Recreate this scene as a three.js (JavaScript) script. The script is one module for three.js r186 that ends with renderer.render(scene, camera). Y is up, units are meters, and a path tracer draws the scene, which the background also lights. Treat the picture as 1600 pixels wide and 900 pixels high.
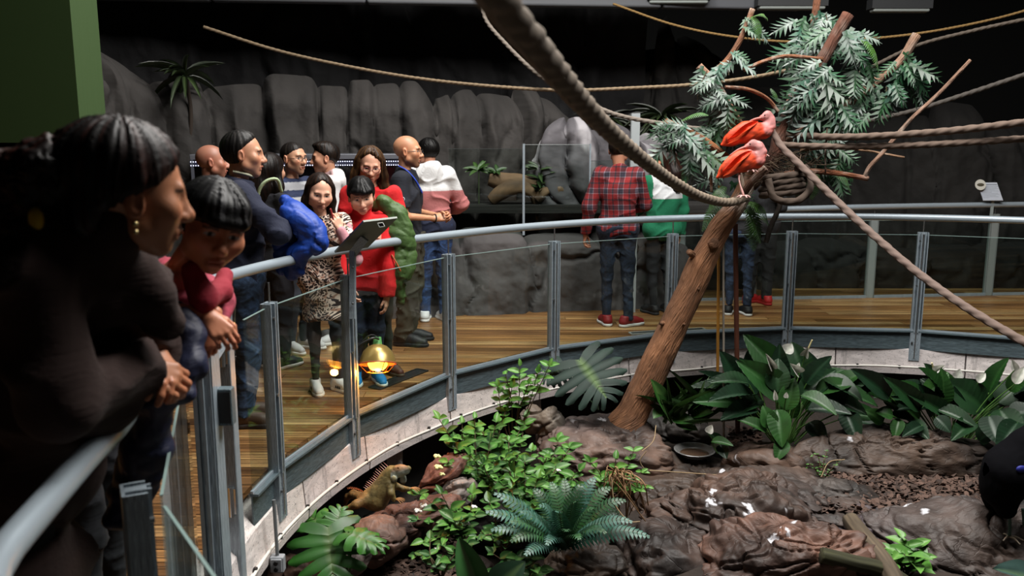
import * as THREE from 'three';
import { mergeGeometries } from 'three/addons/utils/BufferGeometryUtils.js';
import { RoundedBoxGeometry } from 'three/addons/geometries/RoundedBoxGeometry.js';
import { RectAreaLightUniformsLib } from 'three/addons/lights/RectAreaLightUniformsLib.js';
import { FontLoader } from 'three/addons/loaders/FontLoader.js';
import { TextGeometry } from 'three/addons/geometries/TextGeometry.js';

RectAreaLightUniformsLib.init();
// ---------- camera, light, exposure ----------
const FPX = 1350, HORIZON = 215, EYE = 1.72;                  // focal length in pixels of the 1600x900 frame, eye height
const PITCH = Math.atan((450 - HORIZON) / FPX);
const scene = new THREE.Scene();
scene.background = new THREE.Color(0x000000);
const camera = new THREE.PerspectiveCamera(2 * Math.atan(450 / FPX) * 180 / Math.PI, 16 / 9, 0.05, 60);
camera.position.set(0, EYE, 0); camera.rotation.x = -PITCH;
camera.focus = 6.2; camera.userData.fStop = 3.2;
scene.add(camera);
const renderer = new THREE.WebGLRenderer({ antialias: true });
renderer.toneMapping = THREE.LinearToneMapping;
renderer.toneMappingExposure = 1.0;
renderer.shadowMap.enabled = true;
const UNSEEN_ROOF_LIGHTS = [   // x, z, width, depth, luminance: roof lights out of view, lighting pit and deck from 5.7 m above
  [1.9, -4.1, 3.0, 2.6, 25], [4.2, -5.8, 1.6, 1.6, 6], [-0.3, -6.5, 1.8, 1.8, 23],
];
const ROOF = 5.8;
for (const [x, z, w, d, I] of UNSEEN_ROOF_LIGHTS) {
  const l = new THREE.RectAreaLight(new THREE.Color(1.0, 0.97, 0.93), I, w, d);
  l.position.set(x, ROOF - 0.16, z); l.rotation.x = -Math.PI / 2; scene.add(l);
}

// ---------- helpers ----------
const V = (x, y, z) => new THREE.Vector3(x, y, z);
const rngOf = (s) => () => { s |= 0; s = s + 0x6D2B79F5 | 0; let t = Math.imul(s ^ s >>> 15, 1 | s); t = t + Math.imul(t ^ t >>> 7, 61 | t) ^ t; return ((t ^ t >>> 14) >>> 0) / 4294967296; };
const clamp = (x, a = 0, b = 1) => x < a ? a : x > b ? b : x;
const lerp = (a, b, t) => a + (b - a) * t;
const sstep = (a, b, x) => { const t = clamp((x - a) / (b - a)); return t * t * (3 - 2 * t); };
const SN = Math.sin(PITCH), CN = Math.cos(PITCH);
function ray(px, py) { const x = (px - 800) / FPX, y = -(py - 450) / FPX; return [x, -SN + y * CN, CN + y * SN]; }
function P(px, py, depth) { const [x, u, d] = ray(px, py), s = depth / d; return V(x * s, EYE + u * s, -depth); }
function PY(px, py, Y) { const [x, u, d] = ray(px, py), s = (Y - EYE) / u; return V(x * s, Y, -d * s); }
const lin = (hex) => { const c = new THREE.Color(hex); return [c.r, c.g, c.b]; };
function h3(x, y, z) { let h = Math.imul(x, 374761393) + Math.imul(y, 668265263) + Math.imul(z, 2147483647 ^ 0x5bd1e995); h = Math.imul(h ^ h >>> 13, 1274126177); return ((h ^ h >>> 16) >>> 0) / 4294967296; }
function noise(x, y, z) {
  const X = Math.floor(x), Y = Math.floor(y), Z = Math.floor(z); let a = x - X, b = y - Y, c = z - Z;
  a = a * a * (3 - 2 * a); b = b * b * (3 - 2 * b); c = c * c * (3 - 2 * c);
  const l = (p, q, t) => p + (q - p) * t;
  return l(l(l(h3(X, Y, Z), h3(X + 1, Y, Z), a), l(h3(X, Y + 1, Z), h3(X + 1, Y + 1, Z), a), b), l(l(h3(X, Y, Z + 1), h3(X + 1, Y, Z + 1), a), l(h3(X, Y + 1, Z + 1), h3(X + 1, Y + 1, Z + 1), a), b), c) * 2 - 1;
}
function fbm(x, y, z, o = 4) { let s = 0, a = 0.5; for (let i = 0; i < o; i++) { s += a * noise(x, y, z); x = x * 2.03 + 17.1; y = y * 2.03 + 5.3; z = z * 2.03 + 9.7; a *= 0.5; } return s; }
const ridge = (x, y, z, o = 4) => { let s = 0, a = 0.5; for (let i = 0; i < o; i++) { s += a * (1 - 2 * Math.abs(noise(x, y, z))); x = x * 2.1 + 3.1; y = y * 2.1 + 7.7; z = z * 2.1 + 1.3; a *= 0.5; } return s; };

const used = {};
function numbered(n) { used[n] = (used[n] ?? -1) + 1; return used[n] ? n + '_' + String(used[n]).padStart(3, '0') : n; }
function shade(o) { o.traverse(c => { if (c.isMesh) { c.castShadow = c.receiveShadow = true; } }); return o; }
function thing(name, label, category, pos, group) {
  const g = new THREE.Group(); g.name = numbered(name); if (pos) g.position.copy(pos);
  g.userData = { label, category }; if (group) g.userData.group = group; scene.add(g); return g;
}
function solo(name, label, category, geo, m, pos, group) {
  const o = new THREE.Mesh(geo, m); o.name = numbered(name); o.userData = { label, category }; if (group) o.userData.group = group;
  if (pos) o.position.copy(pos); scene.add(shade(o)); return o;
}
function structure(name, geo, m, parent) {
  const o = geo ? new THREE.Mesh(geo, m) : new THREE.Group(); o.name = parent ? name : numbered(name);
  o.userData.kind = 'structure'; (parent ?? scene).add(shade(o)); return o;
}
function part(parent, name, geo, m, pos, label) {
  const o = new THREE.Mesh(geo, m); o.name = name; if (pos) o.position.copy(pos); if (label) o.userData.label = label;
  parent.add(shade(o)); return o;
}
function group(parent, name) { const g = new THREE.Group(); g.name = name; parent.add(g); return g; }
const M = (color, roughness = 0.8, o = {}) => new THREE.MeshStandardMaterial({ color, roughness, metalness: 0, side: THREE.DoubleSide, ...o });
const VM = (roughness = 0.8, o = {}) => new THREE.MeshStandardMaterial({ color: 0xffffff, vertexColors: true, roughness, metalness: 0, side: THREE.DoubleSide, ...o });
function geoOf(pos, idx, uv, col) {
  const g = new THREE.BufferGeometry(); g.setAttribute('position', new THREE.Float32BufferAttribute(pos, 3));
  if (uv) g.setAttribute('uv', new THREE.Float32BufferAttribute(uv, 2)); if (col) g.setAttribute('color', new THREE.Float32BufferAttribute(col, 3));
  if (idx) g.setIndex(idx); g.computeVertexNormals(); return g;
}
const clean = (g) => { const r = g.index ? g.toNonIndexed() : g; for (const k of Object.keys(r.attributes)) if (!['position', 'normal', 'uv'].includes(k)) r.deleteAttribute(k); return r; };
const merge = (l) => mergeGeometries(l.map(clean));
const box = (w, h, d, x = 0, y = 0, z = 0) => new THREE.BoxGeometry(w, h, d).translate(x, y, z);
const rbox = (w, h, d, r, x = 0, y = 0, z = 0) => new RoundedBoxGeometry(w, h, d, 2, r).translate(x, y, z);
function bar(a, b, w, t) {   // square bar between two points
  const g = new THREE.BoxGeometry(w, a.distanceTo(b), t); g.applyQuaternion(new THREE.Quaternion().setFromUnitVectors(V(0, 1, 0), b.clone().sub(a).normalize())); return g.translate((a.x + b.x) / 2, (a.y + b.y) / 2, (a.z + b.z) / 2);
}
function rod(a, b, r, r2 = r, seg = 10) {
  const g = new THREE.CylinderGeometry(r2, r, a.distanceTo(b), seg); g.applyQuaternion(new THREE.Quaternion().setFromUnitVectors(V(0, 1, 0), b.clone().sub(a).normalize())); return g.translate((a.x + b.x) / 2, (a.y + b.y) / 2, (a.z + b.z) / 2);
}
// tube along points with a radius that varies; rad(t, angle, length along) lets strands and bark stand out
function tube(pts, rad, n = 24, seg = 10, color, closed = true) {
  const c = new THREE.CatmullRomCurve3(pts, false, 'centripetal'), fr = c.computeFrenetFrames(n), L = c.getLength();
  const pos = [], uv = [], idx = [], col = []; const R = typeof rad === 'function' ? rad : () => rad;
  for (let i = 0; i <= n; i++) {
    const t = i / n, p = c.getPointAt(t), N = fr.normals[i], B = fr.binormals[i];
    for (let j = 0; j <= seg; j++) {
      const a = j / seg * Math.PI * 2, r = R(t, a, t * L), x = Math.cos(a) * r, y = Math.sin(a) * r;
      const q = [p.x + N.x * x + B.x * y, p.y + N.y * x + B.y * y, p.z + N.z * x + B.z * y];
      pos.push(...q); uv.push(j / seg * 6.283 * (R(t, 0, 0)), t * L); if (color) col.push(...color(q, t, a));
    }
  }
  for (let i = 0; i < n; i++) for (let j = 0; j < seg; j++) { const a = i * (seg + 1) + j, b = a + seg + 1; idx.push(a, b, a + 1, b, b + 1, a + 1); }
  if (closed) for (const i of [0, n]) {
    const p = c.getPointAt(i / n), k = pos.length / 3; pos.push(p.x, p.y, p.z); uv.push(0, 0); if (color) col.push(...color([p.x, p.y, p.z], i / n, -1));
    for (let j = 0; j < seg; j++) { const a = i * (seg + 1) + j; i ? idx.push(a, k, a + 1) : idx.push(a, a + 1, k); }
  }
  return geoOf(pos, idx, uv, color ? col : null);
}
function rope(pts, r, pitch = 0.09, n, seg = 12) {   // three laid strands
  const L = new THREE.CatmullRomCurve3(pts, false, 'centripetal').getLength(); n = n ?? Math.min(900, Math.ceil(L / pitch * 7));
  return tube(pts, (t, a, s) => r * (0.84 + 0.2 * Math.abs(Math.sin(1.5 * a + s / pitch * Math.PI)) + 0.06 * noise(s * 40, a * 2, 3)), n, seg);
}
function tex(w, h, f, srgb = true) {
  const d = new Uint8Array(w * h * 4);
  for (let y = 0; y < h; y++) for (let x = 0; x < w; x++) { const c = f(x / w, y / h), k = (y * w + x) * 4; d[k] = clamp(c[0]) * 255; d[k + 1] = clamp(c[1]) * 255; d[k + 2] = clamp(c[2]) * 255; d[k + 3] = 255; }
  const t = new THREE.DataTexture(d, w, h); t.wrapS = t.wrapT = THREE.RepeatWrapping; t.magFilter = THREE.LinearFilter; t.minFilter = THREE.LinearFilter; if (srgb) t.colorSpace = THREE.SRGBColorSpace; t.needsUpdate = true; return t;
}
const rep = (t, x, y = x) => { const c = t.clone(); c.repeat.set(x, y); c.needsUpdate = true; return c; };
// noise that tiles over the unit square (for textures)
function tnoise(u, v, f, o = 4, fv = f) { let s = 0, a = 0.5; const C = Math.PI * 2; for (let i = 0; i < o; i++) { const A = u * C, B = v * C; s += a * (noise(Math.cos(A) * f / 6 + 31 * i, Math.sin(A) * f / 6 + Math.cos(B) * fv / 6 * 1.3, Math.sin(B) * fv / 6 + 7 * i)); a *= 0.5; f *= 2; fv *= 2; } return s; }
// value noise that repeats after f lattice steps, even in every direction
function wnoise(u, v, f, o = 4) { let s = 0, a = 0.5; for (let i = 0; i < o; i++) { const x = u * f, y = v * f, X = Math.floor(x), Y = Math.floor(y), p = sstep(0, 1, x - X), q = sstep(0, 1, y - Y), h = (m, n) => h3((m % f + f) % f, (n % f + f) % f, i * 7 + 3); s += a * (lerp(lerp(h(X, Y), h(X + 1, Y), p), lerp(h(X, Y + 1), h(X + 1, Y + 1), p), q) * 2 - 1); a *= 0.5; f *= 2; } return s; }
const g3 = (v) => [v, v, v];
const T = {};
T.grain = tex(512, 128, (u, v) => { const g = tnoise(u, v, 3, 5, 60), k = tnoise(u, v, 2, 3, 14); const c = 0.74 + g * 0.8 + k * 0.5; return [c, c * 0.96, c * 0.9]; });
T.rough = tex(256, 256, (u, v) => g3(0.5 + wnoise(u, v, 5, 5) * 0.6), false);
T.fine = tex(256, 256, (u, v) => g3(0.5 + wnoise(u, v, 16, 4) * 0.6), false);
T.stone = tex(512, 512, (u, v) => { const n = wnoise(u, v, 6, 6), c = Math.abs(wnoise(u + 0.37, v + 0.11, 5, 3)); return g3(0.55 + n * 0.6 - 0.14 * sstep(0.03, 0, c)); }, false);
T.zinc = tex(256, 256, (u, v) => g3(0.82 + tnoise(u, v, 14, 4) * 0.35));
T.bark = tex(256, 256, (u, v) => g3(0.5 + tnoise(u, v, 40, 4, 8) * 1.1), false);
T.concrete = tex(512, 256, (u, v) => { let c = 0.92 + tnoise(u, v, 16, 5) * 0.16; if (tnoise(u + 0.3, v, 120, 2) > 0.4) c *= 0.4; const s = tnoise(u, v, 30, 3, 2); if (s > 0.36) c *= 0.88; return [c, c * 0.985, c * 0.97]; });
// ---------- the setting ----------
const CX = 2.69, CD = 3.76, RI = 4.0;                          // centre of the round pit and its radius
const RP = (deg, r, y) => V(CX + r * Math.cos(deg * Math.PI / 180), y, -(CD + r * Math.sin(deg * Math.PI / 180)));
const mZinc = M(0xa9b7c1, 0.42, { metalness: 0.2, map: rep(T.zinc, 3), bumpMap: T.fine, bumpScale: 0.0004 });
const mZincDark = M(0x64757c, 0.5, { metalness: 0.15, map: rep(T.zinc, 2) });
const mRail = M(0xa0acb5, 0.34, { metalness: 0.35 });
const mSteel = M(0xc9cccd, 0.22, { metalness: 0.95 });
const mBolt = M(0x6c7072, 0.35, { metalness: 0.8 });
const mGlass = new THREE.MeshPhysicalMaterial({ color: 0xf1f6f4, roughness: 0.02, metalness: 0, transmission: 1, thickness: 0, ior: 1.28, side: THREE.DoubleSide });
const mGlassNear = new THREE.MeshPhysicalMaterial({ color: 0xf1f6f4, roughness: 0.02, transmission: 1, thickness: 0, ior: 1.6, side: THREE.DoubleSide });
const mEdge = M(0x7f9490, 0.3);
const mBlack = M(0x0b0b0c, 0.6);
const mConcrete = M(0xb9b4b4, 0.85, { map: rep(T.concrete, 1.2, 1.6), bumpMap: T.rough, bumpScale: 0.003 });
{
  // shell of the hall
  const dark = M(0x101210, 0.95), darker = M(0x0b0c0c, 0.95);
  structure('ceiling', box(19, 0.3, 19, 2, ROOF + 0.15, -6), darker);
  structure('wall_back', box(19, 8, 0.3, 2, 1.8, -15), M(0x0a0b0a, 0.95));
  structure('wall_right', box(0.3, 8, 19, 11, 1.8, -6), dark);
  structure('wall_front', box(19, 8, 0.3, 2, 1.8, 3.2), dark);
  structure('wall_left', box(0.3, 8, 19, -7, 1.8, -6), dark);
  structure('floor', box(19, 0.3, 19, 2, -2.0, -6), darker);
  // green painted wall with a timber rail at its foot, at the left
  const gw = structure('wall_green');
  structure('wall_panel', box(4.3, 4.1, 0.34, -4.71, 3.74, -5.38), M(0x2a4216, 0.85, { bumpMap: T.rough, bumpScale: 0.002 }), gw);
  structure('lower_wall', box(4.3, 3.4, 0.3, -4.73, -0.05, -5.4), M(0x17120e, 0.9), gw);
  structure('timber_rail', rbox(1.9, 0.07, 0.06, 0.01, -4.05, 1.655, -5.2), M(0x9a5a24, 0.6, { map: rep(T.grain, 1) }), gw);
  // bulkhead across the top of the back wall
  const bh = structure('bulkhead');
  const seg = [];
  for (let i = 0; i < 5; i++) {
    const a = V(-4.6 + i * 1.55, 0, -9.0 - i * 0.16), b = V(-4.6 + (i + 1) * 1.55 - 0.012, 0, -9.0 - (i + 1) * 0.16);
    structure('bulkhead_panel', rbox(a.distanceTo(b), 0.9, 0.14, 0.03).rotateY(Math.atan2(-(b.z - a.z), b.x - a.x)).translate((a.x + b.x) / 2, 3.53, (a.z + b.z) / 2), M([0x5b5d61, 0x55575c, 0x606266][i % 3], 0.75, { bumpMap: T.rough, bumpScale: 0.004 }), bh);
  }
}
// roof lights over the pit, out of view, placed to light pit and deck
for (const [x, z, w, d, I] of UNSEEN_ROOF_LIGHTS) {
  const t = thing('unseen_roof_light', x > 2 ? 'square glowing roof light out of view, lighting the back of the pit' : x < 0 ? 'square glowing roof light out of view, lighting the wooden deck' : 'largest glowing roof light out of view, lighting the pit', 'roof light', V(x, ROOF, z), 'roof lights');
  part(t, 'frame', merge([box(w + 0.16, 0.12, 0.08, 0, -0.06, d / 2 + 0.04), box(w + 0.16, 0.12, 0.08, 0, -0.06, -d / 2 - 0.04), box(0.08, 0.12, d, w / 2 + 0.04, -0.06, 0), box(0.08, 0.12, d, -w / 2 - 0.04, -0.06, 0)]), M(0x333638, 0.6));
  part(t, 'diffuser', box(w, 0.02, d, 0, -0.11, 0), M(0xffffff, 0.6, { emissive: 0xf4f1ea, emissiveIntensity: 2 }));
}
// dim strip lights in the dark roof at the back right
for (const [x0, x1, y, w] of [[1010, 1108, 3, 0.5], [1181, 1290, 12, 1], [1358, 1452, 16, 0.9]]) {
  const a = P(x0, y, 9.6), b = P(x1, y, 9.6);
  const t = thing('strip_light', x0 < 1100 ? 'dim grey ceiling strip left of the tree top' : x0 < 1300 ? 'pale ceiling strip right behind the tree top' : 'dim grey ceiling strip right of the tree', 'ceiling light', V(a.x, a.y, a.z));
  part(t, 'housing', box(b.x - a.x, 0.1, 0.16, (b.x - a.x) / 2, 0.06, 0), M(0x2a2c2e, 0.6));
  part(t, 'diffuser', rbox(b.x - a.x - 0.04, 0.05, 0.12, 0.02, (b.x - a.x) / 2, 0, 0.01), M(0x8f9693, 0.5));
  part(t, 'hanger', merge([rod(V(0.1, 0.1, 0), V(0.1, ROOF - a.y, 0), 0.006), rod(V(b.x - a.x - 0.1, 0.1, 0), V(b.x - a.x - 0.1, ROOF - a.y, 0), 0.006)]), mBlack);
}
// ---------- deck of single boards, cut along the pit edge ----------
{
  const deck = structure('deck');
  const tones = [0xb88a58, 0x9a7048, 0xc49c6c, 0xaa7e52, 0x876038, 0xd0ac7c].map(c => M(c, 0.42, { map: rep(T.grain, 0.55, 2.2), bumpMap: rep(T.grain, 0.55, 2.2), bumpScale: 0.001 }));
  const w = 0.115, gap = 0.006, y0 = -0.03; let row = 0;
  const R = rngOf(5), W = RI + 0.015;
  for (let d = 0.2; d < 9.75; d += w, row++) {
    const d0 = d, d1 = d + w - gap;
    let cuts = [-3.6 - R() * 0.6]; while (cuts[cuts.length - 1] < 6.6) cuts.push(cuts[cuts.length - 1] + 1.9 + R() * 1.3);
    if (d < 3.2) cuts = [-3.4, -1.1];
    for (let k = 0; k + 1 < cuts.length; k++) {
      const xa = cuts[k] + 0.002, xb = cuts[k + 1] - 0.002, xs = [];
      for (let i = 0; i <= 24; i++) xs.push(lerp(xa, xb, i / 24));
      for (let i = 0; i <= 4; i++) { const q = W * W - (lerp(d0, d1, i / 4) - CD) ** 2; if (q > 0) for (const s of [-1, 1]) { const x = CX + s * Math.sqrt(q); if (x > xa && x < xb) xs.push(x); } }
      xs.sort((a, b) => a - b);
      const pos = [], uv = [], idx = []; let prev = -1; const off = R() * 7;
      for (const x of xs) {
        let lo = d0, hi = d1; const q = W * W - (x - CX) ** 2;
        if (q > 0) { const h = Math.sqrt(q); if (d1 > CD) lo = Math.max(lo, CD + h); else hi = Math.min(hi, CD - h); }
        if (Math.hypot(x - CX, (d0 + d1) / 2 - CD) > 7.2) { prev = -1; continue; }
        if (hi - lo < -1e-6) { prev = -1; continue; }
        const n = pos.length / 3; pos.push(x, 0, -lo, x, 0, -hi, x, y0, -lo, x, y0, -hi); uv.push(x + off, lo - d0, x + off, hi - d0, x + off, -0.03, x + off, 0.2);
        if (prev >= 0) { const m = prev; idx.push(m, n, m + 1, n, n + 1, m + 1, m, m + 2, n, n, m + 2, n + 2, m + 1, n + 1, m + 3, n + 1, n + 3, m + 3); }
        prev = n;
      }
      if (idx.length < 12) continue;
      const g = geoOf(pos, idx, uv).toNonIndexed(); g.computeVertexNormals();
      structure('plank', g, tones[Math.floor(R() * 6)], deck);
    }
  }
  // dark bearer slab below the boards
  const sh = new THREE.Shape(); sh.absarc(0, 0, 7.4, 0, Math.PI * 2); const ho = new THREE.Path(); ho.absarc(0, 0, RI + 0.12, 0, Math.PI * 2, true); sh.holes.push(ho);
  structure('deck_base', new THREE.ExtrudeGeometry(sh, { depth: 0.05, bevelEnabled: false, curveSegments: 96 }).rotateX(-Math.PI / 2).translate(CX, -0.095, -CD), M(0x15100c, 0.9), deck);
  // white painted concrete ring under the deck edge, in cast sections with open joints
  const ring = structure('concrete_ring');
  const tint = [0xe0dbdc, 0xd8d3d5, 0xe6e1e0].map(c => M(c, 0.85, { map: rep(T.concrete, 0.9, 2.2), bumpMap: T.rough, bumpScale: 0.003 }));
  const cuts = [55, 70, 86, 101, 115, 129, 143, 157, 168, 180, 193, 207, 220];
  for (let k = 0; k + 1 < cuts.length; k++) {
    const pos = [], uv = [], idx = [], n = 18, a0 = cuts[k] + 0.09, a1 = cuts[k + 1] - 0.09;
    const prof = [[RI + 0.25, -0.1], [RI + 0.02, -0.1], [RI - 0.05, -0.17], [RI - 0.065, -0.335], [RI - 0.085, -0.342], [RI - 0.08, -0.39], [RI + 0.25, -0.41], [RI + 0.25, -0.1]];
    for (let i = 0; i <= n; i++) for (let j = 0; j < prof.length; j++) { const a = lerp(a0, a1, i / n), p = RP(a, prof[j][0], prof[j][1]); pos.push(p.x, p.y, p.z); uv.push(a * 0.07, prof[j][1] + prof[j][0]); }
    for (let i = 0; i < n; i++) for (let j = 0; j < prof.length - 1; j++) { const a = i * prof.length + j, b = a + prof.length; idx.push(a, b, a + 1, b, b + 1, a + 1); }
    for (const i of [0, n]) for (let j = 1; j < 6; j++) idx.push(i * prof.length, i * prof.length + j, i * prof.length + j + 1);
    const g = geoOf(pos, idx, uv).toNonIndexed(); g.computeVertexNormals();
    structure('concrete_panel', g, tint[k % 3], ring);
  }
  // dark wall of the pit under the ring
  structure('pit_wall', new THREE.CylinderGeometry(RI + 0.22, RI + 0.22, 1.8, 96, 1, true).translate(CX, -1.25, -CD), M(0x1c1a18, 0.95, { bumpMap: T.rough, bumpScale: 0.01 }));
  // brackets that carry the ring
  for (const a of [100.5, 128, 150]) structure('bracket', merge([bar(RP(a, RI + 0.06, -0.39), RP(a, RI + 0.06, -0.62), 0.1, 0.1)]), mConcrete, ring);
}
// ---------- railing round the pit ----------
const POSTS = [60, 76.2, 92.6, 109, 126.4, 142.7, 158.8, 172.2];
const railPts = [];
{
  const t = thing('pit_railing', 'curved galvanized railing with clear glass panels around the planted pit', 'railing', V(0, 0, 0));
  // hand rail, carried on thin rods
  for (const p of [[1.02, -40, 1180], [1.02, -14, 900]]) railPts.push(PY(p[1], p[2], 1.02));
  for (const [x, y] of [[0, 872], [60, 800], [130, 720], [200, 640]]) railPts.push(PY(x, y, 1.02));
  railPts.push(RP(193, 4.12, 1.02), RP(182, 4.22, 1.02), RP(171, 4.19, 1.02), RP(160, 4.13, 1.02), RP(150, 4.08, 1.02));
  for (let a = 140; a >= 45; a -= 8) railPts.push(RP(a, 4.02, 1.02));
  part(t, 'handrail', tube(railPts, 0.03, 150, 16), mRail);
  const sleeve = (a, r) => tube([RP(a - 0.9, r, 1.02), RP(a, r, 1.02), RP(a + 0.9, r, 1.02)], 0.0312, 4, 16); 
  const postGeo = merge([box(0.085, 1.16, 0.008, 0, 0.315, 0.028), box(0.008, 1.16, 0.05, -0.04, 0.315, 0), box(0.008, 1.16, 0.05, 0.04, 0.315, 0), box(0.008, 0.9, 0.03, -0.014, 0.445, -0.02), box(0.008, 0.9, 0.03, 0.014, 0.445, -0.02), box(0.03, 0.014, 0.05, 0, 0.888, 0), box(0.086, 0.28, 0.03, 0, -0.125, -0.008)]);
  const rodGeo = rod(V(0, 0.86, 0.0), V(0, 1.0, 0.0), 0.0055), seamGeo = rod(V(0, -0.24, -0.028), V(0, 0.88, -0.028), 0.006);
  const boltGeo = new THREE.CylinderGeometry(0.009, 0.009, 0.012, 8).rotateX(Math.PI / 2).translate(0.026, 0, -0.03);
  const allPosts = [...POSTS, 207.5, 222];
  for (const a of allPosts) {
    const g = group(t, 'post'); g.position.copy(a === 207.5 ? P(212, 775, 1.95).setY(0) : RP(a, 3.955, 0)); g.rotation.y = (a - 90) * Math.PI / 180 + (a > 180 && a < 200 ? 0.25 : 0);
    const flip = new THREE.Group(); // keep local -z toward the pit
    g.rotation.y += Math.PI; 
    part(g, 'channel', postGeo, mZinc); part(g, 'centre_strip', seamGeo, mSteel); for (const y of [0.82, 0.42, -0.1]) part(g, 'bolt', boltGeo, mBolt, V(0, y, 0));
    if (a < 175) part(g, 'rail_rod', rodGeo, mSteel);
  }
  // panels and the steel channel below them
  const spans = []; for (let i = 0; i + 1 < POSTS.length; i++) spans.push([POSTS[i], POSTS[i + 1]]); spans.push([172.2, 177.2], [188.4, 207.5], [207.5, 222]);
  for (const [a0, a1] of spans) {
    const a = RP(a0 + 0.5, 3.965, 0), b = RP(a1 - 0.5, 3.965, 0), L = a.distanceTo(b), mid = a.clone().add(b).multiplyScalar(0.5), yaw = Math.atan2(-(b.z - a.z), b.x - a.x);
    const g = group(t, 'glass_panel'); g.position.set(mid.x, 0, mid.z); g.rotation.y = yaw;
    part(g, 'pane', box(L, 0.85, 0.006, 0, 0.445, 0), a0 > 180 ? mGlassNear : mGlass);
    part(g, 'polished_edge', box(L, 0.004, 0.0075, 0, 0.872, 0), mEdge);
    const ch = part(t, 'edge_channel', merge([box(L + 0.02, 0.155, 0.008, 0, -0.085, 0), box(L + 0.02, 0.012, 0.045, 0, 0.0, -0.012), box(L + 0.02, 0.01, 0.03, 0, -0.163, 0.01)]), mZincDark); ch.position.set(mid.x, 0, mid.z); ch.rotation.y = yaw;
    const lip = part(t, 'edge_lip', box(L + 0.02, 0.014, 0.014, 0, 0.014, 0), mRail); lip.position.set(mid.x, 0, mid.z); lip.rotation.y = yaw;
  }
}
// gate in the railing beside the boy: two upright channels, hinges, a top bar and a latch box
{
  const A = P(318, 552, 3.24), B = P(347, 489, 3.72);
  const t = thing('railing_gate', 'galvanized gate frame with hinges and black latch box in the pit railing', 'gate', V(A.x, 0, A.z));
  const q = (p, y, o = 0) => V(p.x - A.x + o, y, p.z - A.z);
  part(t, 'top_bar', bar(q(A, 0.885, -0.012), q(B, 0.885, -0.012), 0.05, 0.01), mZinc);
  part(t, 'top_bar', bar(q(A, 0.86, 0.018), q(B, 0.86, 0.018), 0.01, 0.06), mZinc);
  part(t, 'stile', merge([box(0.012, 1.5, 0.09, 0.036, 0.15, -0.005), box(0.072, 1.5, 0.012, 0, 0.15, 0.04), box(0.012, 1.5, 0.02, 0.006, 0.15, 0.052), box(0.012, 1.5, 0.02, -0.02, 0.15, 0.052)]), mZinc);
  part(t, 'stile', merge([box(0.012, 1.36, 0.06, B.x - A.x + 0.028, 0.275, B.z - A.z), box(0.065, 1.36, 0.012, B.x - A.x, 0.275, B.z - A.z + 0.03)]), mZinc);
  for (const y of [0.8, 0.1]) part(t, 'hinge', merge([new THREE.CylinderGeometry(0.012, 0.012, 0.14, 10).translate(B.x - A.x + 0.005, y, B.z - A.z + 0.045), box(0.03, 0.12, 0.006, B.x - A.x + 0.012, y, B.z - A.z + 0.04)]), mSteel);
  part(t, 'latch_box', rbox(0.06, 0.15, 0.05, 0.006, 0.065, 0.68, -0.03), mZincDark);
  part(t, 'latch_plate', box(0.045, 0.125, 0.004, 0.068, 0.68, -0.003), mBlack);
}
// white cable and its clips on the concrete ring
{
  const pts = []; for (let a = 60; a <= 205; a += 3) pts.push(RP(a, RI - 0.082, -0.328 + 0.008 * noise(a * 0.15, 2, 1)));
  const t = solo('cable', 'white electric cable clipped along the foot of the concrete ring', 'cable', tube(pts, 0.0085, 180, 8), M(0xd8d6cf, 0.5));
  for (let a = 62; a <= 204; a += 5.3) part(t, 'clip', rbox(0.02, 0.03, 0.02, 0.004), mBlack, RP(a, RI - 0.077, -0.328));
  const c0 = P(428, 815, 4.1), jb = thing('junction_box', 'grey electric junction box on the pit wall below the railing', 'junction box', P(434, 880, 4.05));
  part(jb, 'housing', rbox(0.07, 0.085, 0.05, 0.008), M(0x8b8f94, 0.6)); part(jb, 'cover', rbox(0.055, 0.07, 0.012, 0.004, 0, 0, 0.026), M(0x9a9ea3, 0.6));
  part(jb, 'socket', merge([-0.017, 0.017].map(y => new THREE.CylinderGeometry(0.011, 0.011, 0.02, 14).rotateX(Math.PI / 2).translate(0.0, y, 0.032))), mBlack);
  part(jb, 'conduit', rod(V(0, 0.04, 0), V(-0.01, 0.33, -0.02), 0.009), M(0x6a6e70, 0.5));
}
// drain grille and dark floor slots let into the boards
for (const [p0, p1, w, l, lab, c] of [[[985, 521], [1100, 514], 0.07, 0, 'long white-framed floor slot in the deck behind the leaning trunk', 0xb9bbb8], [[585, 607], [660, 578], 0.1, 0, 'dark floor slot in the deck beside the heat lamp', 0x2b2d2c]]) {
  const a = PY(...p0, 0.004), b = PY(...p1, 0.004), t = thing('floor_slot', lab, 'floor vent', V((a.x + b.x) / 2, 0.004, (a.z + b.z) / 2)); t.rotation.y = Math.atan2(-(b.z - a.z), b.x - a.x);
  const L = a.distanceTo(b); part(t, 'frame', merge([box(L, 0.012, 0.012, 0, 0, w / 2), box(L, 0.012, 0.012, 0, 0, -w / 2), box(0.012, 0.012, w, L / 2, 0, 0), box(0.012, 0.012, w, -L / 2, 0, 0)]), M(c, 0.5, { metalness: 0.3 }));
  part(t, 'slot', box(L - 0.02, 0.006, w - 0.02, 0, 0, 0), mBlack);
}
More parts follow.
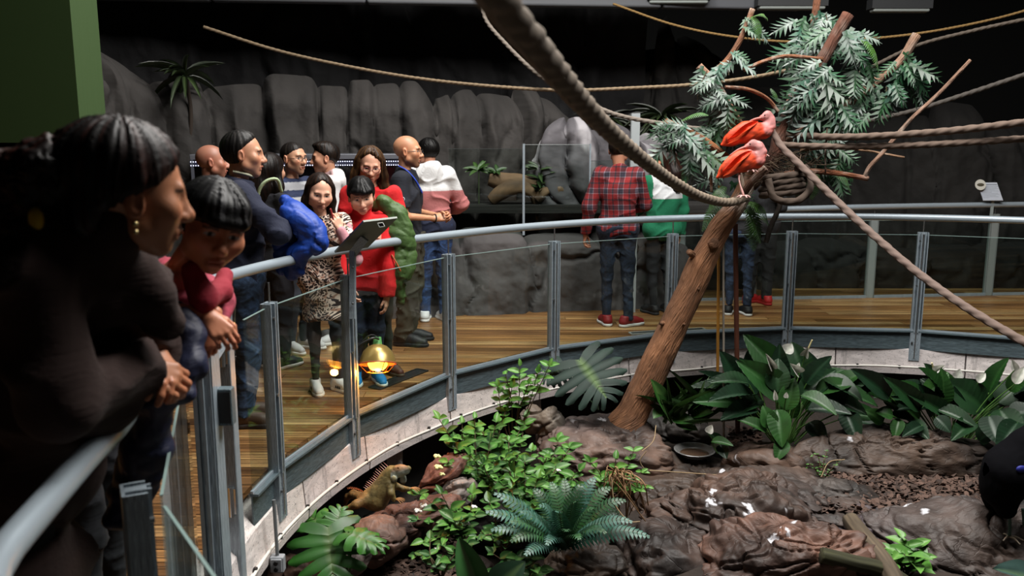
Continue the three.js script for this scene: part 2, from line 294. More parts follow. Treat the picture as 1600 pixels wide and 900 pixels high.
// ---------- outer railing at the back right ----------
{
  const t = thing('outer_railing', 'straight galvanized railing with grey posts and glass at the back of the deck', 'railing', V(0, 0, 0));
  const q = (x, y, d) => P(x, y, d);
  part(t, 'handrail', tube([P(1000, 335, 9.0), P(1100, 331, 9.1), P(1250, 326, 9.2), P(1400, 322.5, 9.3), P(1600, 319.5, 9.45), P(1800, 317, 9.6)], 0.03, 40, 12), mRail);
  const ps = [[1065, 9.08], [1180, 9.17], [1366, 9.28], [1554, 9.43], [1740, 9.56]];
  for (const [x, d] of ps) {
    const f = P(x, 340, d), g = group(t, 'post'); g.position.set(f.x, 0, f.z); g.rotation.y = -0.03;
    part(g, 'upright', merge([box(0.085, 0.9, 0.01, 0, 0.45, 0.02), box(0.01, 0.9, 0.05, -0.04, 0.45, 0), box(0.01, 0.9, 0.05, 0.04, 0.45, 0)]), M(0x8b9494, 0.5, { metalness: 0.3 }));
    part(g, 'rail_rod', rod(V(0, 0.89, 0), V(0, 0.98, 0), 0.007), mSteel);
  }
  for (let i = 0; i + 1 < ps.length; i++) {
    const a = P(ps[i][0], 340, ps[i][1]), b = P(ps[i + 1][0], 340, ps[i + 1][1]), L = Math.hypot(b.x - a.x, b.z - a.z) - 0.09;
    const g = group(t, 'glass_panel'); g.position.set((a.x + b.x) / 2, 0, (a.z + b.z) / 2); g.rotation.y = Math.atan2(-(b.z - a.z), b.x - a.x);
    part(g, 'pane', box(L, 0.82, 0.006, 0, 0.43, 0), mGlass); part(g, 'polished_edge', box(L, 0.005, 0.008, 0, 0.842, 0), mEdge);
    part(g, 'foot_bar', box(L, 0.03, 0.03, 0, 0.012, 0.02), mZinc);
  }
}
// ---------- glass screen before the rock wall ----------
{
  const t = thing('glass_screen', 'tall clear glass screen with thin steel edges before the rock wall', 'glass screen', V(0, 0, 0));
  const pts = [[700, 8.55], [818, 8.6], [921, 8.68], [990, 8.85]];
  for (let i = 0; i < 3; i++) {
    const a = P(pts[i][0], 300, pts[i][1]), b = P(pts[i + 1][0], 300, pts[i + 1][1]), L = Math.hypot(b.x - a.x, b.z - a.z);
    const g = group(t, 'glass_panel'); g.position.set((a.x + b.x) / 2, 0, (a.z + b.z) / 2); g.rotation.y = Math.atan2(-(b.z - a.z), b.x - a.x);
    const h = i === 1 ? 1.66 : i === 0 ? 1.62 : 1.5; 
    part(g, 'pane', box(L - 0.02, h - 0.78, 0.006, 0, (h + 0.76) / 2, 0), mGlass);
    part(g, 'top_edge', box(L, 0.005, 0.01, 0, h - 0.008, 0), M(i === 1 ? 0x8a9090 : 0x3a3e3e, 0.4));
    if (i === 1) { part(g, 'edge_strip', box(0.022, 0.9, 0.012, -L / 2, h - 0.45, 0.01), mRail); part(g, 'edge_strip', box(0.014, 0.8, 0.012, L / 2, h - 0.4, 0.01), mZinc); }
  }
  const f = P(990, 300, 8.5);
  part(t, 'end_post', merge([box(0.075, 1.95, 0.012, f.x, 0.975, f.z + 0.03), box(0.012, 1.95, 0.06, f.x - 0.036, 0.975, f.z), box(0.012, 1.95, 0.06, f.x + 0.036, 0.975, f.z)]), M(0xa9b0b2, 0.45, { metalness: 0.3 }));
}
// ---------- rocks ----------
const rockCol = (base, o = {}) => (x, y, z, ny, cav) => {
  const n = fbm(x * 3.1, y * 3.1, z * 3.1, 4), s = fbm(x * 14, y * 14, z * 14, 3); let k = 0.72 + n * 0.8 + s * 0.5; k *= 1 - 0.62 * sstep(0.02, 0.3, fbm(x * 2.2 + 4, y * 5, z * 2.2, 3)); k = clamp(k, 0.16, 1.5);  // noise-placed dark patches put depth and shaded gaps into the colour
  const warm = fbm(x * 1.7 + 9, y * 1.7, z * 1.7, 2), m = o.moss ? sstep(0.15, 0.5, fbm(x * 4 + 3, y * 4, z * 4, 3)) * o.moss : 0;
  return [lerp(base[0] * k * (1 + warm * 0.22), 0.05, m), lerp(base[1] * k, 0.055, m), lerp(base[2] * k * (1 - warm * 0.25), 0.02, m)];
};
const STAINS = [];   // pale droppings: world centre, radius
function stainAt(x, y, z) {
  let s = 0; for (const [p, r, rag] of STAINS) { const d = Math.hypot(x - p.x, (y - p.y) * 0.7, z - p.z) / r; if (d < 1.8) s = Math.max(s, sstep(0.06, -0.1, d - 0.5 - (rag ?? 1.5) * fbm(x * 40, y * 40, z * 40, 3))); }
  return s;
}
const mRock = VM(0.62, { bumpMap: rep(T.stone, 1.1), bumpScale: 0.013 });
// a boulder: a ball cut by random planes, then roughened and layered; half sizes sx, sy, sz
function rockGeo(sx, sy, sz, o = {}) {
  const seed = o.seed ?? 1, R = rngOf(seed * 977), S = o.seg ?? 96, rows = Math.round(S * 0.6), planes = [];
  for (let i = 0; i < (o.planes ?? 13); i++) { const a = R() * 6.283, u = R() * 1.9 - 0.9, q = Math.sqrt(1 - u * u); planes.push([Math.cos(a) * q, u, Math.sin(a) * q, 0.74 + R() * 0.22]); }
  if (o.flat) planes.push([0, 1, 0, o.flat]);
  const pos = [], uv = [], idx = [];
  for (let i = 0; i <= rows; i++) for (let j = 0; j <= S; j++) {
    const th = i / rows * Math.PI, ph = j / S * Math.PI * 2, n = [Math.sin(th) * Math.cos(ph), Math.cos(th), Math.sin(th) * Math.sin(ph)];
    let r = 1; for (const p of planes) { const d = n[0] * p[0] + n[1] * p[1] + n[2] * p[2]; if (d > 0.05) { const q = p[3] / d; const h = clamp(0.5 + 0.5 * (q - r) / 0.12); r = lerp(q, r, h) - 0.12 * h * (1 - h); } }
    let x = n[0] * r * sx, y = n[1] * r * sy, z = n[2] * r * sz; const A = o.amp ?? 0.07, m = Math.min(sx, sy, sz) * 1.2, f = (o.freq ?? 1.6) / m;
    let d = A * (fbm(x * f + seed, y * f, z * f, 4) * 1.1 + 0.3 * ridge(x * f * 1.7, y * f * 1.7 + seed, z * f * 1.7, 2)) * m * 2.2 + 0.026 * fbm(x * 5, y * 8 + seed, z * 5, 5) - 0.02 * sstep(0.1, 0, Math.abs(noise(x * 5 + seed, y * 9, z * 5))) + 0.005 * fbm(x * 40, y * 40, z * 40, 2);
    { const ck = Math.abs(fbm(x * 2.6 + seed * 3, y * 3.4, z * 2.6, 3)), c2 = Math.abs(fbm(x * 1.4 + seed, y * 7, z * 1.4 + 5, 3)); d -= 0.04 * sstep(0.03, 0, ck) + 0.03 * sstep(0.03, 0, c2); }
    if (o.strata) { const L = y * o.strata + fbm(x * 3 + seed, 1, z * 3, 2) * 1.6, fr = L - Math.floor(L); d += (sstep(0, 0.2, fr) * sstep(1, 0.75, fr) - 0.5) * (o.layer ?? 0.03) * Math.sin(th); }
    x += n[0] * d; y += n[1] * d; z += n[2] * d;
    pos.push(x, y, z); uv.push(j / S * 6.28 * Math.max(sx, sz), i / rows * 3.14 * Math.max(sx, sy));
  }
  for (let i = 0; i < rows; i++) for (let j = 0; j < S; j++) { const a = i * (S + 1) + j, b = a + S + 1; idx.push(a, a + 1, b, b, a + 1, b + 1); }
  const g = geoOf(pos, idx, uv); const N = g.attributes.normal; // close the seam's shading
  for (let i = 0; i <= rows; i++) { const a = i * (S + 1), b = a + S, x = N.getX(a) + N.getX(b), y = N.getY(a) + N.getY(b), z = N.getZ(a) + N.getZ(b), l = Math.hypot(x, y, z) || 1; N.setXYZ(a, x / l, y / l, z / l); N.setXYZ(b, x / l, y / l, z / l); }
  return g;
}
const pitRocks = [], caster = new THREE.Raycaster();
function surfaceAt(px, py) { const [x, u, d] = ray(px, py); caster.set(V(0, EYE, 0), V(x, u, -d).normalize()); for (const o of pitRocks) o.updateMatrixWorld(); const h = caster.intersectObjects(pitRocks, false)[0]; return h ? h.point : null; }
function rock(name, label, at, size, o = {}) {
  const g = rockGeo(...size, o), col = [], p = g.attributes.position, c = rockCol(o.base ?? lin(0x5d4c45), o);
  const q = new THREE.Matrix4().makeRotationFromEuler(new THREE.Euler(o.rx ?? 0, o.ry ?? 0, o.rz ?? 0)); g.applyMatrix4(q);
  for (let i = 0; i < p.count; i++) { const x = p.getX(i) + at.x, y = p.getY(i) + at.y, z = p.getZ(i) + at.z; let k = c(x, y, z); col.push(...k); }
  g.setAttribute('color', new THREE.Float32BufferAttribute(col, 3));
  const ob = o.parent ? part(o.parent, name, g, o.mat ?? mRock, at) : solo(name, label, o.cat ?? 'rock', g, o.mat ?? mRock, at, o.group); pitRocks.push(ob); return ob;
}
const RB = lin(0x66544c), RG = lin(0x5b5550), RR = lin(0x6e4b3e), RD = lin(0x3d3632);
// droppings
// ground of the pit: soil sloping up to the ring
{
  const n = 90, pos = [], idx = [], uv = [], col = [];
  for (let i = 0; i <= n; i++) for (let j = 0; j <= n; j++) {
    const x = CX + (j / n * 2 - 1) * 4.2, z = -CD + (i / n * 2 - 1) * 4.2, r = Math.hypot(x - CX, z + CD), y = lerp(-1.0, -0.76, sstep(0.5, 1.1, x)) + 0.1 * sstep(2.5, 4, r) + 0.05 * fbm(x * 2, z * 2, 1) + 0.012 * fbm(x * 25, z * 25, 4, 2);
    pos.push(x, r > 4.25 ? -1.3 : y, z); uv.push(x, z); const k = 0.7 + 0.6 * fbm(x * 8, z * 8, 2, 3); col.push(0.035 * k, 0.024 * k, 0.018 * k);
  }
  for (let i = 0; i < n; i++) for (let j = 0; j < n; j++) { const a = i * (n + 1) + j, b = a + n + 1; idx.push(a, b, a + 1, b, b + 1, a + 1); }
  structure('soil_ground', geoOf(pos, idx, uv, col), VM(0.95, { bumpMap: rep(T.rough, 4), bumpScale: 0.01 }));
}
// boulders of the pit
rock('tree_boulder', 'wide layered boulder that the leaning tree trunk rises from', P(945, 706, 6.35).add(V(0, -0.02, 0)), [0.62, 0.3, 0.5], { seed: 3, strata: 9, layer: 0.02, base: RB, flat: 0.7, rz: -0.06, seg: 150 });
rock('dark_boulder', 'dark grey boulder just right of the tree trunk foot', P(1058, 676, 6.85), [0.3, 0.2, 0.22], { seed: 8, base: lin(0x45403d), seg: 110, amp: 0.09 });
rock('bowl_ledge', 'dark rough ledge with a steep front under the steel bowl', P(1105, 806, 5.95), [0.72, 0.5, 0.6], { seed: 12, strata: 6, layer: 0.05, base: lin(0x4a3d35), flat: 0.62, planes: 12, seg: 250, amp: 0.09 });
rock('streaked_boulder', 'brown boulder with white streaks below the steel bowl', P(1165, 838, 5.35), [0.66, 0.42, 0.46], { seed: 21, base: lin(0x5a463c), seg: 250, strata: 5, layer: 0.05, amp: 0.1, rz: -0.1 });
rock('shelf_boulder', 'long sloping boulder between the ledge and the bark mulch', P(1290, 800, 5.5), [0.82, 0.3, 0.46], { seed: 29, base: lin(0x54463f), seg: 250, rz: -0.16, flat: 0.6 });
rock('reddish_boulder', 'large reddish brown boulder at the bottom edge with white scratches', P(1225, 912, 4.7), [0.62, 0.42, 0.36], { seed: 33, base: lin(0x6d5044), seg: 250, strata: 6, layer: 0.035, rz: 0.1, amp: 0.09 });
rock('lower_boulder', 'dark boulder below the brown streaked one at the bottom', P(1050, 925, 5.0), [0.5, 0.46, 0.36], { seed: 37, base: lin(0x4a3a33), seg: 130, strata: 7, layer: 0.04 });
rock('flat_stone', 'flat grey stone slab left of the bark mulch', P(1300, 775, 5.5).add(V(0, 0.015, 0)), [0.22, 0.09, 0.16], { seed: 41, base: lin(0x5a524d), seg: 80 });
rock('rim_boulder', 'long low curved boulder edging the lily bed', P(1395, 716, 6.05), [0.84, 0.28, 0.3], { seed: 46, base: lin(0x55473f), seg: 170, flat: 0.72, planes: 12, rz: -0.03 });
rock('rim_stone', 'rounded brown stone in front of the left lily leaves', P(1200, 726, 6.1), [0.36, 0.2, 0.26], { seed: 49, base: lin(0x57463d), seg: 100 });
rock('slab_boulder', 'big angular dark slab right of the weathered log', P(1540, 888, 4.95), [0.86, 0.42, 0.5], { seed: 52, base: lin(0x4b403c), seg: 170, planes: 6, rz: -0.2 });
rock('middle_slab', 'purplish cracked slab behind the weathered log', P(1385, 838, 5.15), [0.5, 0.18, 0.34], { seed: 57, base: lin(0x54474a), seg: 110, strata: 9, layer: 0.02 });
rock('back_slab', 'dark slab under the black bird at the far edge', P(1590, 800, 5.4).add(V(0.15, -0.12, 0)), [0.5, 0.2, 0.4], { seed: 59, base: lin(0x443a38), seg: 90 });
rock('iguana_rock', 'reddish brown slanting rock that the iguana lies on', P(632, 803, 5.0).add(V(0, -0.07, 0)), [0.44, 0.12, 0.22], { seed: 62, base: RR, seg: 150, rz: 0.3, flat: 0.7, amp: 0.06 });
rock('upper_rock', 'reddish rock rising behind the head of the iguana', P(693, 738, 5.35), [0.22, 0.08, 0.18], { seed: 66, base: lin(0x744c40), seg: 90, rz: 0.55 });
rock('pink_boulder', 'rounded pinkish boulder below the iguana', P(590, 843, 4.75), [0.17, 0.15, 0.16], { seed: 70, base: lin(0x84604f), seg: 90, planes: 4, amp: 0.05 });
rock('grey_boulder', 'rough grey boulder right of the split leaf plant', P(545, 868, 4.6), [0.15, 0.13, 0.15], { seed: 73, base: lin(0x6b5d57), seg: 80 });
rock('pale_rock', 'pale grey rough rock among the shrub leaves', P(715, 768, 5.2), [0.15, 0.1, 0.12], { seed: 76, base: lin(0x8a807b), seg: 80, rz: 0.5, amp: 0.1 });
rock('twin_stone', 'left of two small rounded stones beside the layered boulder', P(832, 655, 6.45), [0.1, 0.12, 0.1], { seed: 79, base: lin(0x695e54), seg: 70, planes: 3, amp: 0.04 });
rock('twin_stone', 'right of two small rounded stones beside the layered boulder', P(857, 660, 6.4), [0.13, 0.13, 0.1], { seed: 83, base: lin(0x6e6459), seg: 70, planes: 3, amp: 0.04, rz: 0.5 });
rock('fern_rock', 'brown rough rock under the bluish fern', P(905, 905, 4.65), [0.27, 0.2, 0.22], { seed: 86, base: lin(0x5a4a3e), seg: 120, strata: 8, layer: 0.03, amp: 0.1 });
rock('corner_rock', 'brown rock at the bottom left of the planted pit', P(470, 905, 4.45), [0.2, 0.12, 0.18], { seed: 90, base: lin(0x6b5144), seg: 80 });
rock('bank_rock', 'dark rock bank hidden behind the shrub leaves', P(790, 770, 5.6).add(V(0, -0.16, 0)), [0.7, 0.26, 0.4], { seed: 92, base: RD, seg: 110 });
// pale droppings on the boulders, laid on the faces they fell on
for (const [x, y, d, r, rag] of [[1130, 735, 5.9, 0.05], [1112, 768, 5.45, 0.05], [1112, 785, 5.4, 0.06], [1170, 797, 5.3, 0.075], [1228, 797, 5.3, 0.03], [1148, 716, 6.0, 0.05], [1120, 712, 6.1, 0.05], [893, 657, 6.3, 0.04], [940, 655, 6.5, 0.06], [1120, 705, 6.0, 0.06, 1.3], [1225, 830, 4.95, 0.06], [1208, 845, 4.9, 0.06], [1330, 685, 6.05, 0.03], [1430, 682, 6.05, 0.03], [1240, 815, 5.0, 0.04], [1445, 797, 5.1, 0.05], [1415, 790, 5.2, 0.04]]) { const p = surfaceAt(x, y); if (p) STAINS.push([p, r * 0.85, rag]); }
for (const o of pitRocks) { const p = o.geometry.attributes.position, c = o.geometry.attributes.color; for (let i = 0; i < p.count; i++) { const s = stainAt(p.getX(i) + o.position.x, p.getY(i) + o.position.y, p.getZ(i) + o.position.z); if (s > 0) c.setXYZ(i, lerp(c.getX(i), 0.62, s), lerp(c.getY(i), 0.62, s), lerp(c.getZ(i), 0.66, s)); } }
// bark mulch: pieces beyond counting
{
  const R = rngOf(71), chip = rockGeo(0.03, 0.006, 0.016, { seg: 8, planes: 5, amp: 0, seed: 4 }), m = M(0xffffff, 0.8);
  const spots = []; for (let k = 0; k < 2600; k++) { const px = 1270 + R() * 290, py = 728 + R() * 72; spots.push([px, py, 0.5]); }
  for (let k = 0; k < 900; k++) spots.push([545 + R() * 190, 835 + R() * 75, 0.45]);
  for (let k = 0; k < 300; k++) spots.push([1140 + R() * 50, 668 + R() * 36, 0.5]);
  const im = new THREE.InstancedMesh(chip, m, spots.length); im.name = 'bark_mulch'; im.userData = { label: 'loose reddish brown bark mulch spread between the rocks', category: 'mulch', kind: 'stuff' };
  const mt = new THREE.Matrix4(), q = new THREE.Quaternion(), c = new THREE.Color();
  spots.forEach(([px, py], i) => {
    const p = PY(px, py, px < 800 ? -0.8 : py < 712 ? -0.6 : -0.645 + R() * 0.025); const s = 0.7 + R() * 1.3; q.setFromEuler(new THREE.Euler((R() - 0.5) * 1.1, R() * 6.3, (R() - 0.5) * 1.1)); mt.compose(p, q, V(s, s, s)); im.setMatrixAt(i, mt);
    const k = 0.35 + R() * 1.1; c.setRGB(0.09 * k, 0.052 * k, 0.038 * k); im.setColorAt(i, c);
  });
  im.castShadow = im.receiveShadow = true; scene.add(im);
  // soil shelf that holds the mulch at the right
  const bed = rock('mulch_bed', 'dark soil bed under the bark mulch', PY(1420, 762, -0.655).add(V(0, -0.15, 0)), [1.1, 0.18, 0.6], { seed: 95, base: lin(0x2a1c15), seg: 80, flat: 0.8, amp: 0.02, cat: 'soil bed' });
  rock('soil_bank', 'dark soil bank below the iguana rocks', PY(640, 878, -0.81).add(V(0, -0.13, 0)), [0.55, 0.16, 0.45], { seed: 97, base: lin(0x2a1c15), seg: 80, flat: 0.8, amp: 0.02, cat: 'soil bed' });
}
// ---------- rock walls round the hall ----------
const mWallRock = VM(0.88, { bumpMap: rep(T.rough, 0.8), bumpScale: 0.03 });
// rock face along a plan curve: pillars of uneven width and height with creases between them
function rockFace(parent, name, path, tops, y0, o = {}) {
  const R = rngOf(o.seed ?? 1), c = new THREE.CatmullRomCurve3(path, false, 'centripetal'), L = c.getLength(), nu = o.nu ?? Math.ceil(L / 0.028), nv = o.nv ?? 60, cell = []; let s = 0;
  while (s < L + 0.5) { const w = (o.w ?? 0.42) * (0.35 + R() * 1.3); cell.push([s, w, R(), R()]); s += w; }
  const pos = [], uv = [], idx = [], col = [], base = o.base ?? lin(0x55524f);
  for (let i = 0; i <= nu; i++) {
    const t = i / nu, p = c.getPointAt(t), tg = c.getTangentAt(t), nx = -tg.z, nz = tg.x, sign = o.flip ? -1 : 1; const u = t * L;
    for (let j = 0; j <= nv; j++) {
      const v = j / nv, wob = 0.22 * fbm(u * 0.7, v * 2.2, o.seed ?? 1, 3) + 0.1 * (v - 0.5); const uu = clamp(u + wob, 0, L - 1e-3); const k = cell.find(q => uu >= q[0] && uu < q[0] + q[1]) ?? cell[cell.length - 1];
      const e = ((uu - k[0]) / k[1]) * 2 - 1, round = Math.sqrt(Math.max(0, 1 - Math.abs(e) ** 7));
      let top = y0 + 0; const tt = tops; { let a = 0; while (a < tt.length - 2 && t > tt[a + 1][0]) a++; top = lerp(tt[a][1], tt[a + 1][1], sstep(tt[a][0], tt[a + 1][0], t)); }
      top += (k[2] - 0.5) * (o.vary ?? 0.16) - 0.1 * (1 - round);
      const y = lerp(y0, top, v), over = v > 0.86 ? ((v - 0.86) / 0.14) ** 2 : 0;
      let d = (o.bulge ?? 0.16) * round * (0.5 + k[3]) * (0.6 + 0.4 * Math.sin(v * 3)) - over * (o.over ?? 0.3) + 0.13 * fbm(u * 1.5, y * 1.2, o.seed ?? 1, 5) + (o.rib ?? 0.1) * (ridge(u * 2.6 + 0.3 * fbm(u, y * 2, 3, 2), y * 0.5, o.seed ?? 1, 3) - 0.3) - 0.06 * sstep(0.05, 0, Math.abs(fbm(u * 1.6 + 4, y * 0.9, o.seed ?? 1, 3))) + 0.02 * fbm(u * 9, y * 9, 2, 3) + (o.lean ?? 0) * (1 - v);
      pos.push(p.x + nx * d * sign, y, p.z + nz * d * sign); uv.push(u, y);
      const n = fbm(u * 2.4, y * 2.4, 5 + (o.seed ?? 1), 4), cr = sstep(0.0, 0.35, round) ; let q = (0.8 + n * 0.5) * lerp(0.6, 1, cr); q = clamp(q, 0.3, 1.4); let cc = [base[0] * q, base[1] * q, base[2] * q];  // creases between pillars painted darker, shade put into the rock colour
      if (o.stain) { const st = o.stain(u / L, v, u, y); cc = cc.map((a, b) => lerp(a, [0.5, 0.48, 0.5][b], st)); }
      col.push(...cc);
    }
  }
  for (let i = 0; i < nu; i++) for (let j = 0; j < nv; j++) { const a = i * (nv + 1) + j, b = a + nv + 1; idx.push(a, b, a + 1, b, b + 1, a + 1); }
  return structure(name, geoOf(pos, idx, uv, col), mWallRock, parent);
}
{
  const rw = structure('rock_wall');
  const G = (x, d) => { const p = P(x, 300, d); return V(p.x, 0, p.z); };
  // tall pillars behind the visitors
  const path = [G(60, 7.4), G(200, 8.3), G(330, 8.9), G(470, 9.2), G(620, 9.4), G(780, 9.6), G(930, 9.9)];
  const yo = (py, d) => EYE - (py - HORIZON) * d / FPX;
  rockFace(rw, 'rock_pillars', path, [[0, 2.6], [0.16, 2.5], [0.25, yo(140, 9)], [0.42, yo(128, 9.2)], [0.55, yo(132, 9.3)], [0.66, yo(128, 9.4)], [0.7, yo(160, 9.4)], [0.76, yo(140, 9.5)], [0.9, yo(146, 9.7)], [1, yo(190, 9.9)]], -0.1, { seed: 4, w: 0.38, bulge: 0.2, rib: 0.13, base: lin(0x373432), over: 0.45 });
  // dark wall above and behind them
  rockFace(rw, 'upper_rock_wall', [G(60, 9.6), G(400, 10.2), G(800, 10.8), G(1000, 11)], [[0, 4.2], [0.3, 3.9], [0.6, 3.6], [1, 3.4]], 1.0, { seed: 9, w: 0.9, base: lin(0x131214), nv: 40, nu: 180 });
  // grey streaked rocks behind the glass
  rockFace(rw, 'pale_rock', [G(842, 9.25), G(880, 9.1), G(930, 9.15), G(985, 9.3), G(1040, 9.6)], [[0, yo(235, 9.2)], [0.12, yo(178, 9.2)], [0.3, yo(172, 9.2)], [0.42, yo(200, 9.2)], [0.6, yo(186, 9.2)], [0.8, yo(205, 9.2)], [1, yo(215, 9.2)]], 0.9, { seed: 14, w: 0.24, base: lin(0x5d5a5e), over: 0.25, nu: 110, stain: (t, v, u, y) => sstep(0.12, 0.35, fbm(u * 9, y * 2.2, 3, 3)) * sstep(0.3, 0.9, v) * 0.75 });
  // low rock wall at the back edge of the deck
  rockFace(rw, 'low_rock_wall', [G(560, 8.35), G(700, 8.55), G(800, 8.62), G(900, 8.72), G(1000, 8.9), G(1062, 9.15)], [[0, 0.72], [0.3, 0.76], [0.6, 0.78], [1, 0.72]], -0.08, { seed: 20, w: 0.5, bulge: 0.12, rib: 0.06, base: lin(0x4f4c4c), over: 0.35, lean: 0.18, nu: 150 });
  // dim habitat at the right
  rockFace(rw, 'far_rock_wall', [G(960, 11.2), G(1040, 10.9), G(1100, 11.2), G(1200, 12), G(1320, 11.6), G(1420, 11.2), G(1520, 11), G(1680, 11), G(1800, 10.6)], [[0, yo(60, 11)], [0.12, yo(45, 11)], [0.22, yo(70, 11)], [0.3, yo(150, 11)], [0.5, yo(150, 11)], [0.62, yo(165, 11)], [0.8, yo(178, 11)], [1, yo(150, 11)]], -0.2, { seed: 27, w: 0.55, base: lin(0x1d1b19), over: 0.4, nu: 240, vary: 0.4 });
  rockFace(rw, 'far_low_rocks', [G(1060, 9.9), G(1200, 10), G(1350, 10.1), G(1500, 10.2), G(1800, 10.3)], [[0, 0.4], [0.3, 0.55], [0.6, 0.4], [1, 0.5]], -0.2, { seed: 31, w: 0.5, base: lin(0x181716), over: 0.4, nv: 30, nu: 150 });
  structure('ledge', box(3.3, 0.08, 0.62, 0.55, 1.0, -9.12).rotateX(0), M(0x1d1b19, 0.9, { bumpMap: T.rough, bumpScale: 0.006 }), rw);
}
// ---------- leaves: unit blades along +z, 1 long and 1 wide, face up ----------
const leafMat = VM(0.45, { color: 0xb4b4b4 }), waxMat = VM(0.46, { color: 0xa2a2a2 }), shrubMat = VM(0.45, { color: 0xdcdcdc }), dryMat = VM(0.65);
const mixc = (a, b, t) => [lerp(a[0], b[0], t), lerp(a[1], b[1], t), lerp(a[2], b[2], t)];
function bladeGeo(o = {}) {
  const n = o.n ?? 8, m = o.m ?? 4, pos = [], idx = [], uv = [], col = [], c = o.color ?? lin(0x3c6b22), rib = o.rib ?? mixc(c, [0.25, 0.4, 0.12], 0.35), pk = o.peak ?? 0.42;
  for (let i = 0; i <= n; i++) for (let j = 0; j <= m; j++) {
    const t = i / n, s = j / m * 2 - 1, w = 0.5 * Math.pow(Math.sin(Math.PI * Math.pow(t, Math.log(0.5) / Math.log(pk))), o.pow ?? 0.8) * (t > 0.985 ? 0 : 1) + (t === 0 ? 0.02 : 0);
    const vein = o.vein ? o.vein * Math.sin((t - Math.abs(s) * 0.16) * Math.PI * 2 * (o.veins ?? 9)) * Math.abs(s) * (1 - Math.abs(s) * 0.6) : 0;
    pos.push(s * w, (o.fold ?? 0.12) * Math.abs(s) * w * 2 - (o.droop ?? 0.15) * t * t + vein + (o.wave ?? 0) * Math.sin(t * 17 + s * 2) * Math.abs(s), t); uv.push(s, t);
    const k = 0.86 + 0.28 * noise(t * 6 + (o.seed ?? 0), s * 3, 2) + (o.vein ? vein / o.vein * 0.3 : 0); let q = j * 2 === m ? rib : [c[0] * k, c[1] * k, c[2] * k];
    if (o.blotch) q = mixc(q, o.blotchColor ?? [0.55, 0.6, 0.58], sstep(0.1, 0.35, fbm(t * 7 + (o.seed ?? 0) * 3.1, s * 2.5, 4, 3)) * o.blotch); col.push(...q);
  }
  for (let i = 0; i < n; i++) for (let j = 0; j < m; j++) { const a = i * (m + 1) + j, b = a + m + 1; idx.push(a, b, a + 1, b, b + 1, a + 1); }
  return geoOf(pos, idx, uv, col);
}
// a blade cut into pointed side lobes
function lobedGeo(o = {}) {
  const pos = [], col = [], uv = [], idx = [], c = o.color ?? lin(0x39603f), K = o.pairs ?? 6, sd = o.seed ?? 0;
  const drop = (t) => -(o.droop ?? 0.25) * t * t;
  const put = (x, y, z, q) => { pos.push(x, y, z); uv.push(x, z); col.push(...q); return pos.length / 3 - 1; };
  const tint = (x, z) => { const k = 0.8 + 0.5 * noise(z * 9 + sd, x * 9, 1); let q = [c[0] * k, c[1] * k, c[2] * k]; return o.blotch ? mixc(q, o.blotchColor ?? [0.56, 0.62, 0.6], sstep(-0.05, 0.3, fbm(z * 5 + sd * 2.7, x * 8, 3, 3)) * o.blotch) : q; };
  for (let i = 0; i < 10; i++) { const t0 = i / 10, t1 = (i + 1) / 10, w0 = 0.075 * (1 - t0 * 0.7), w1 = 0.075 * (1 - t1 * 0.7); const a = put(-w0, drop(t0), t0, tint(-w0, t0)), b = put(w0, drop(t0), t0, tint(w0, t0)), d = put(-w1, drop(t1), t1, tint(-w1, t1)), e = put(w1, drop(t1), t1, tint(w1, t1)); idx.push(a, d, b, d, e, b); }
  for (let k = 0; k < K; k++) for (const s of [-1, 1]) {
    const t = 0.12 + 0.8 * k / K + (s > 0 ? 0.03 : 0), len = 0.5 * Math.sin(Math.PI * (0.18 + 0.72 * (k + 0.5) / K)) * (0.85 + 0.3 * h3(k, s + 2, sd)), an = lerp(1.15, 0.5, k / K), dx = Math.sin(an) * s, dz = Math.cos(an), w = len * 0.2;
    const y0 = drop(t), b0 = put(0.02 * s, y0, t - 0.03, tint(0, t)), m1 = put(dx * len * 0.45 - dz * w * s * -1 * -1, y0 - 0.02 + 0.03, t + dz * len * 0.45 - Math.abs(dx) * w, tint(dx * 0.2, t)), m2 = put(dx * len * 0.45 + dz * w * s * -1, y0 + 0.03, t + dz * len * 0.45 + Math.abs(dx) * w, tint(dx * 0.2, t + 0.1)), b1 = put(0.02 * s, y0, t + 0.05, tint(0, t)), tip = put(dx * len, y0 - 0.09 * len, t + dz * len, tint(dx * 0.4, t + 0.2));
    idx.push(b0, m1, b1, b1, m1, m2, m1, tip, m2);
  }
  { const t = 1, a = put(-0.03, drop(1), 0.98, tint(0, 1)), b = put(0.03, drop(1), 0.98, tint(0, 1)), d = put(0, drop(1) - 0.05, 1.14, tint(0, 1.1)); idx.push(a, d, b); }
  return geoOf(pos, idx, uv, col);
}
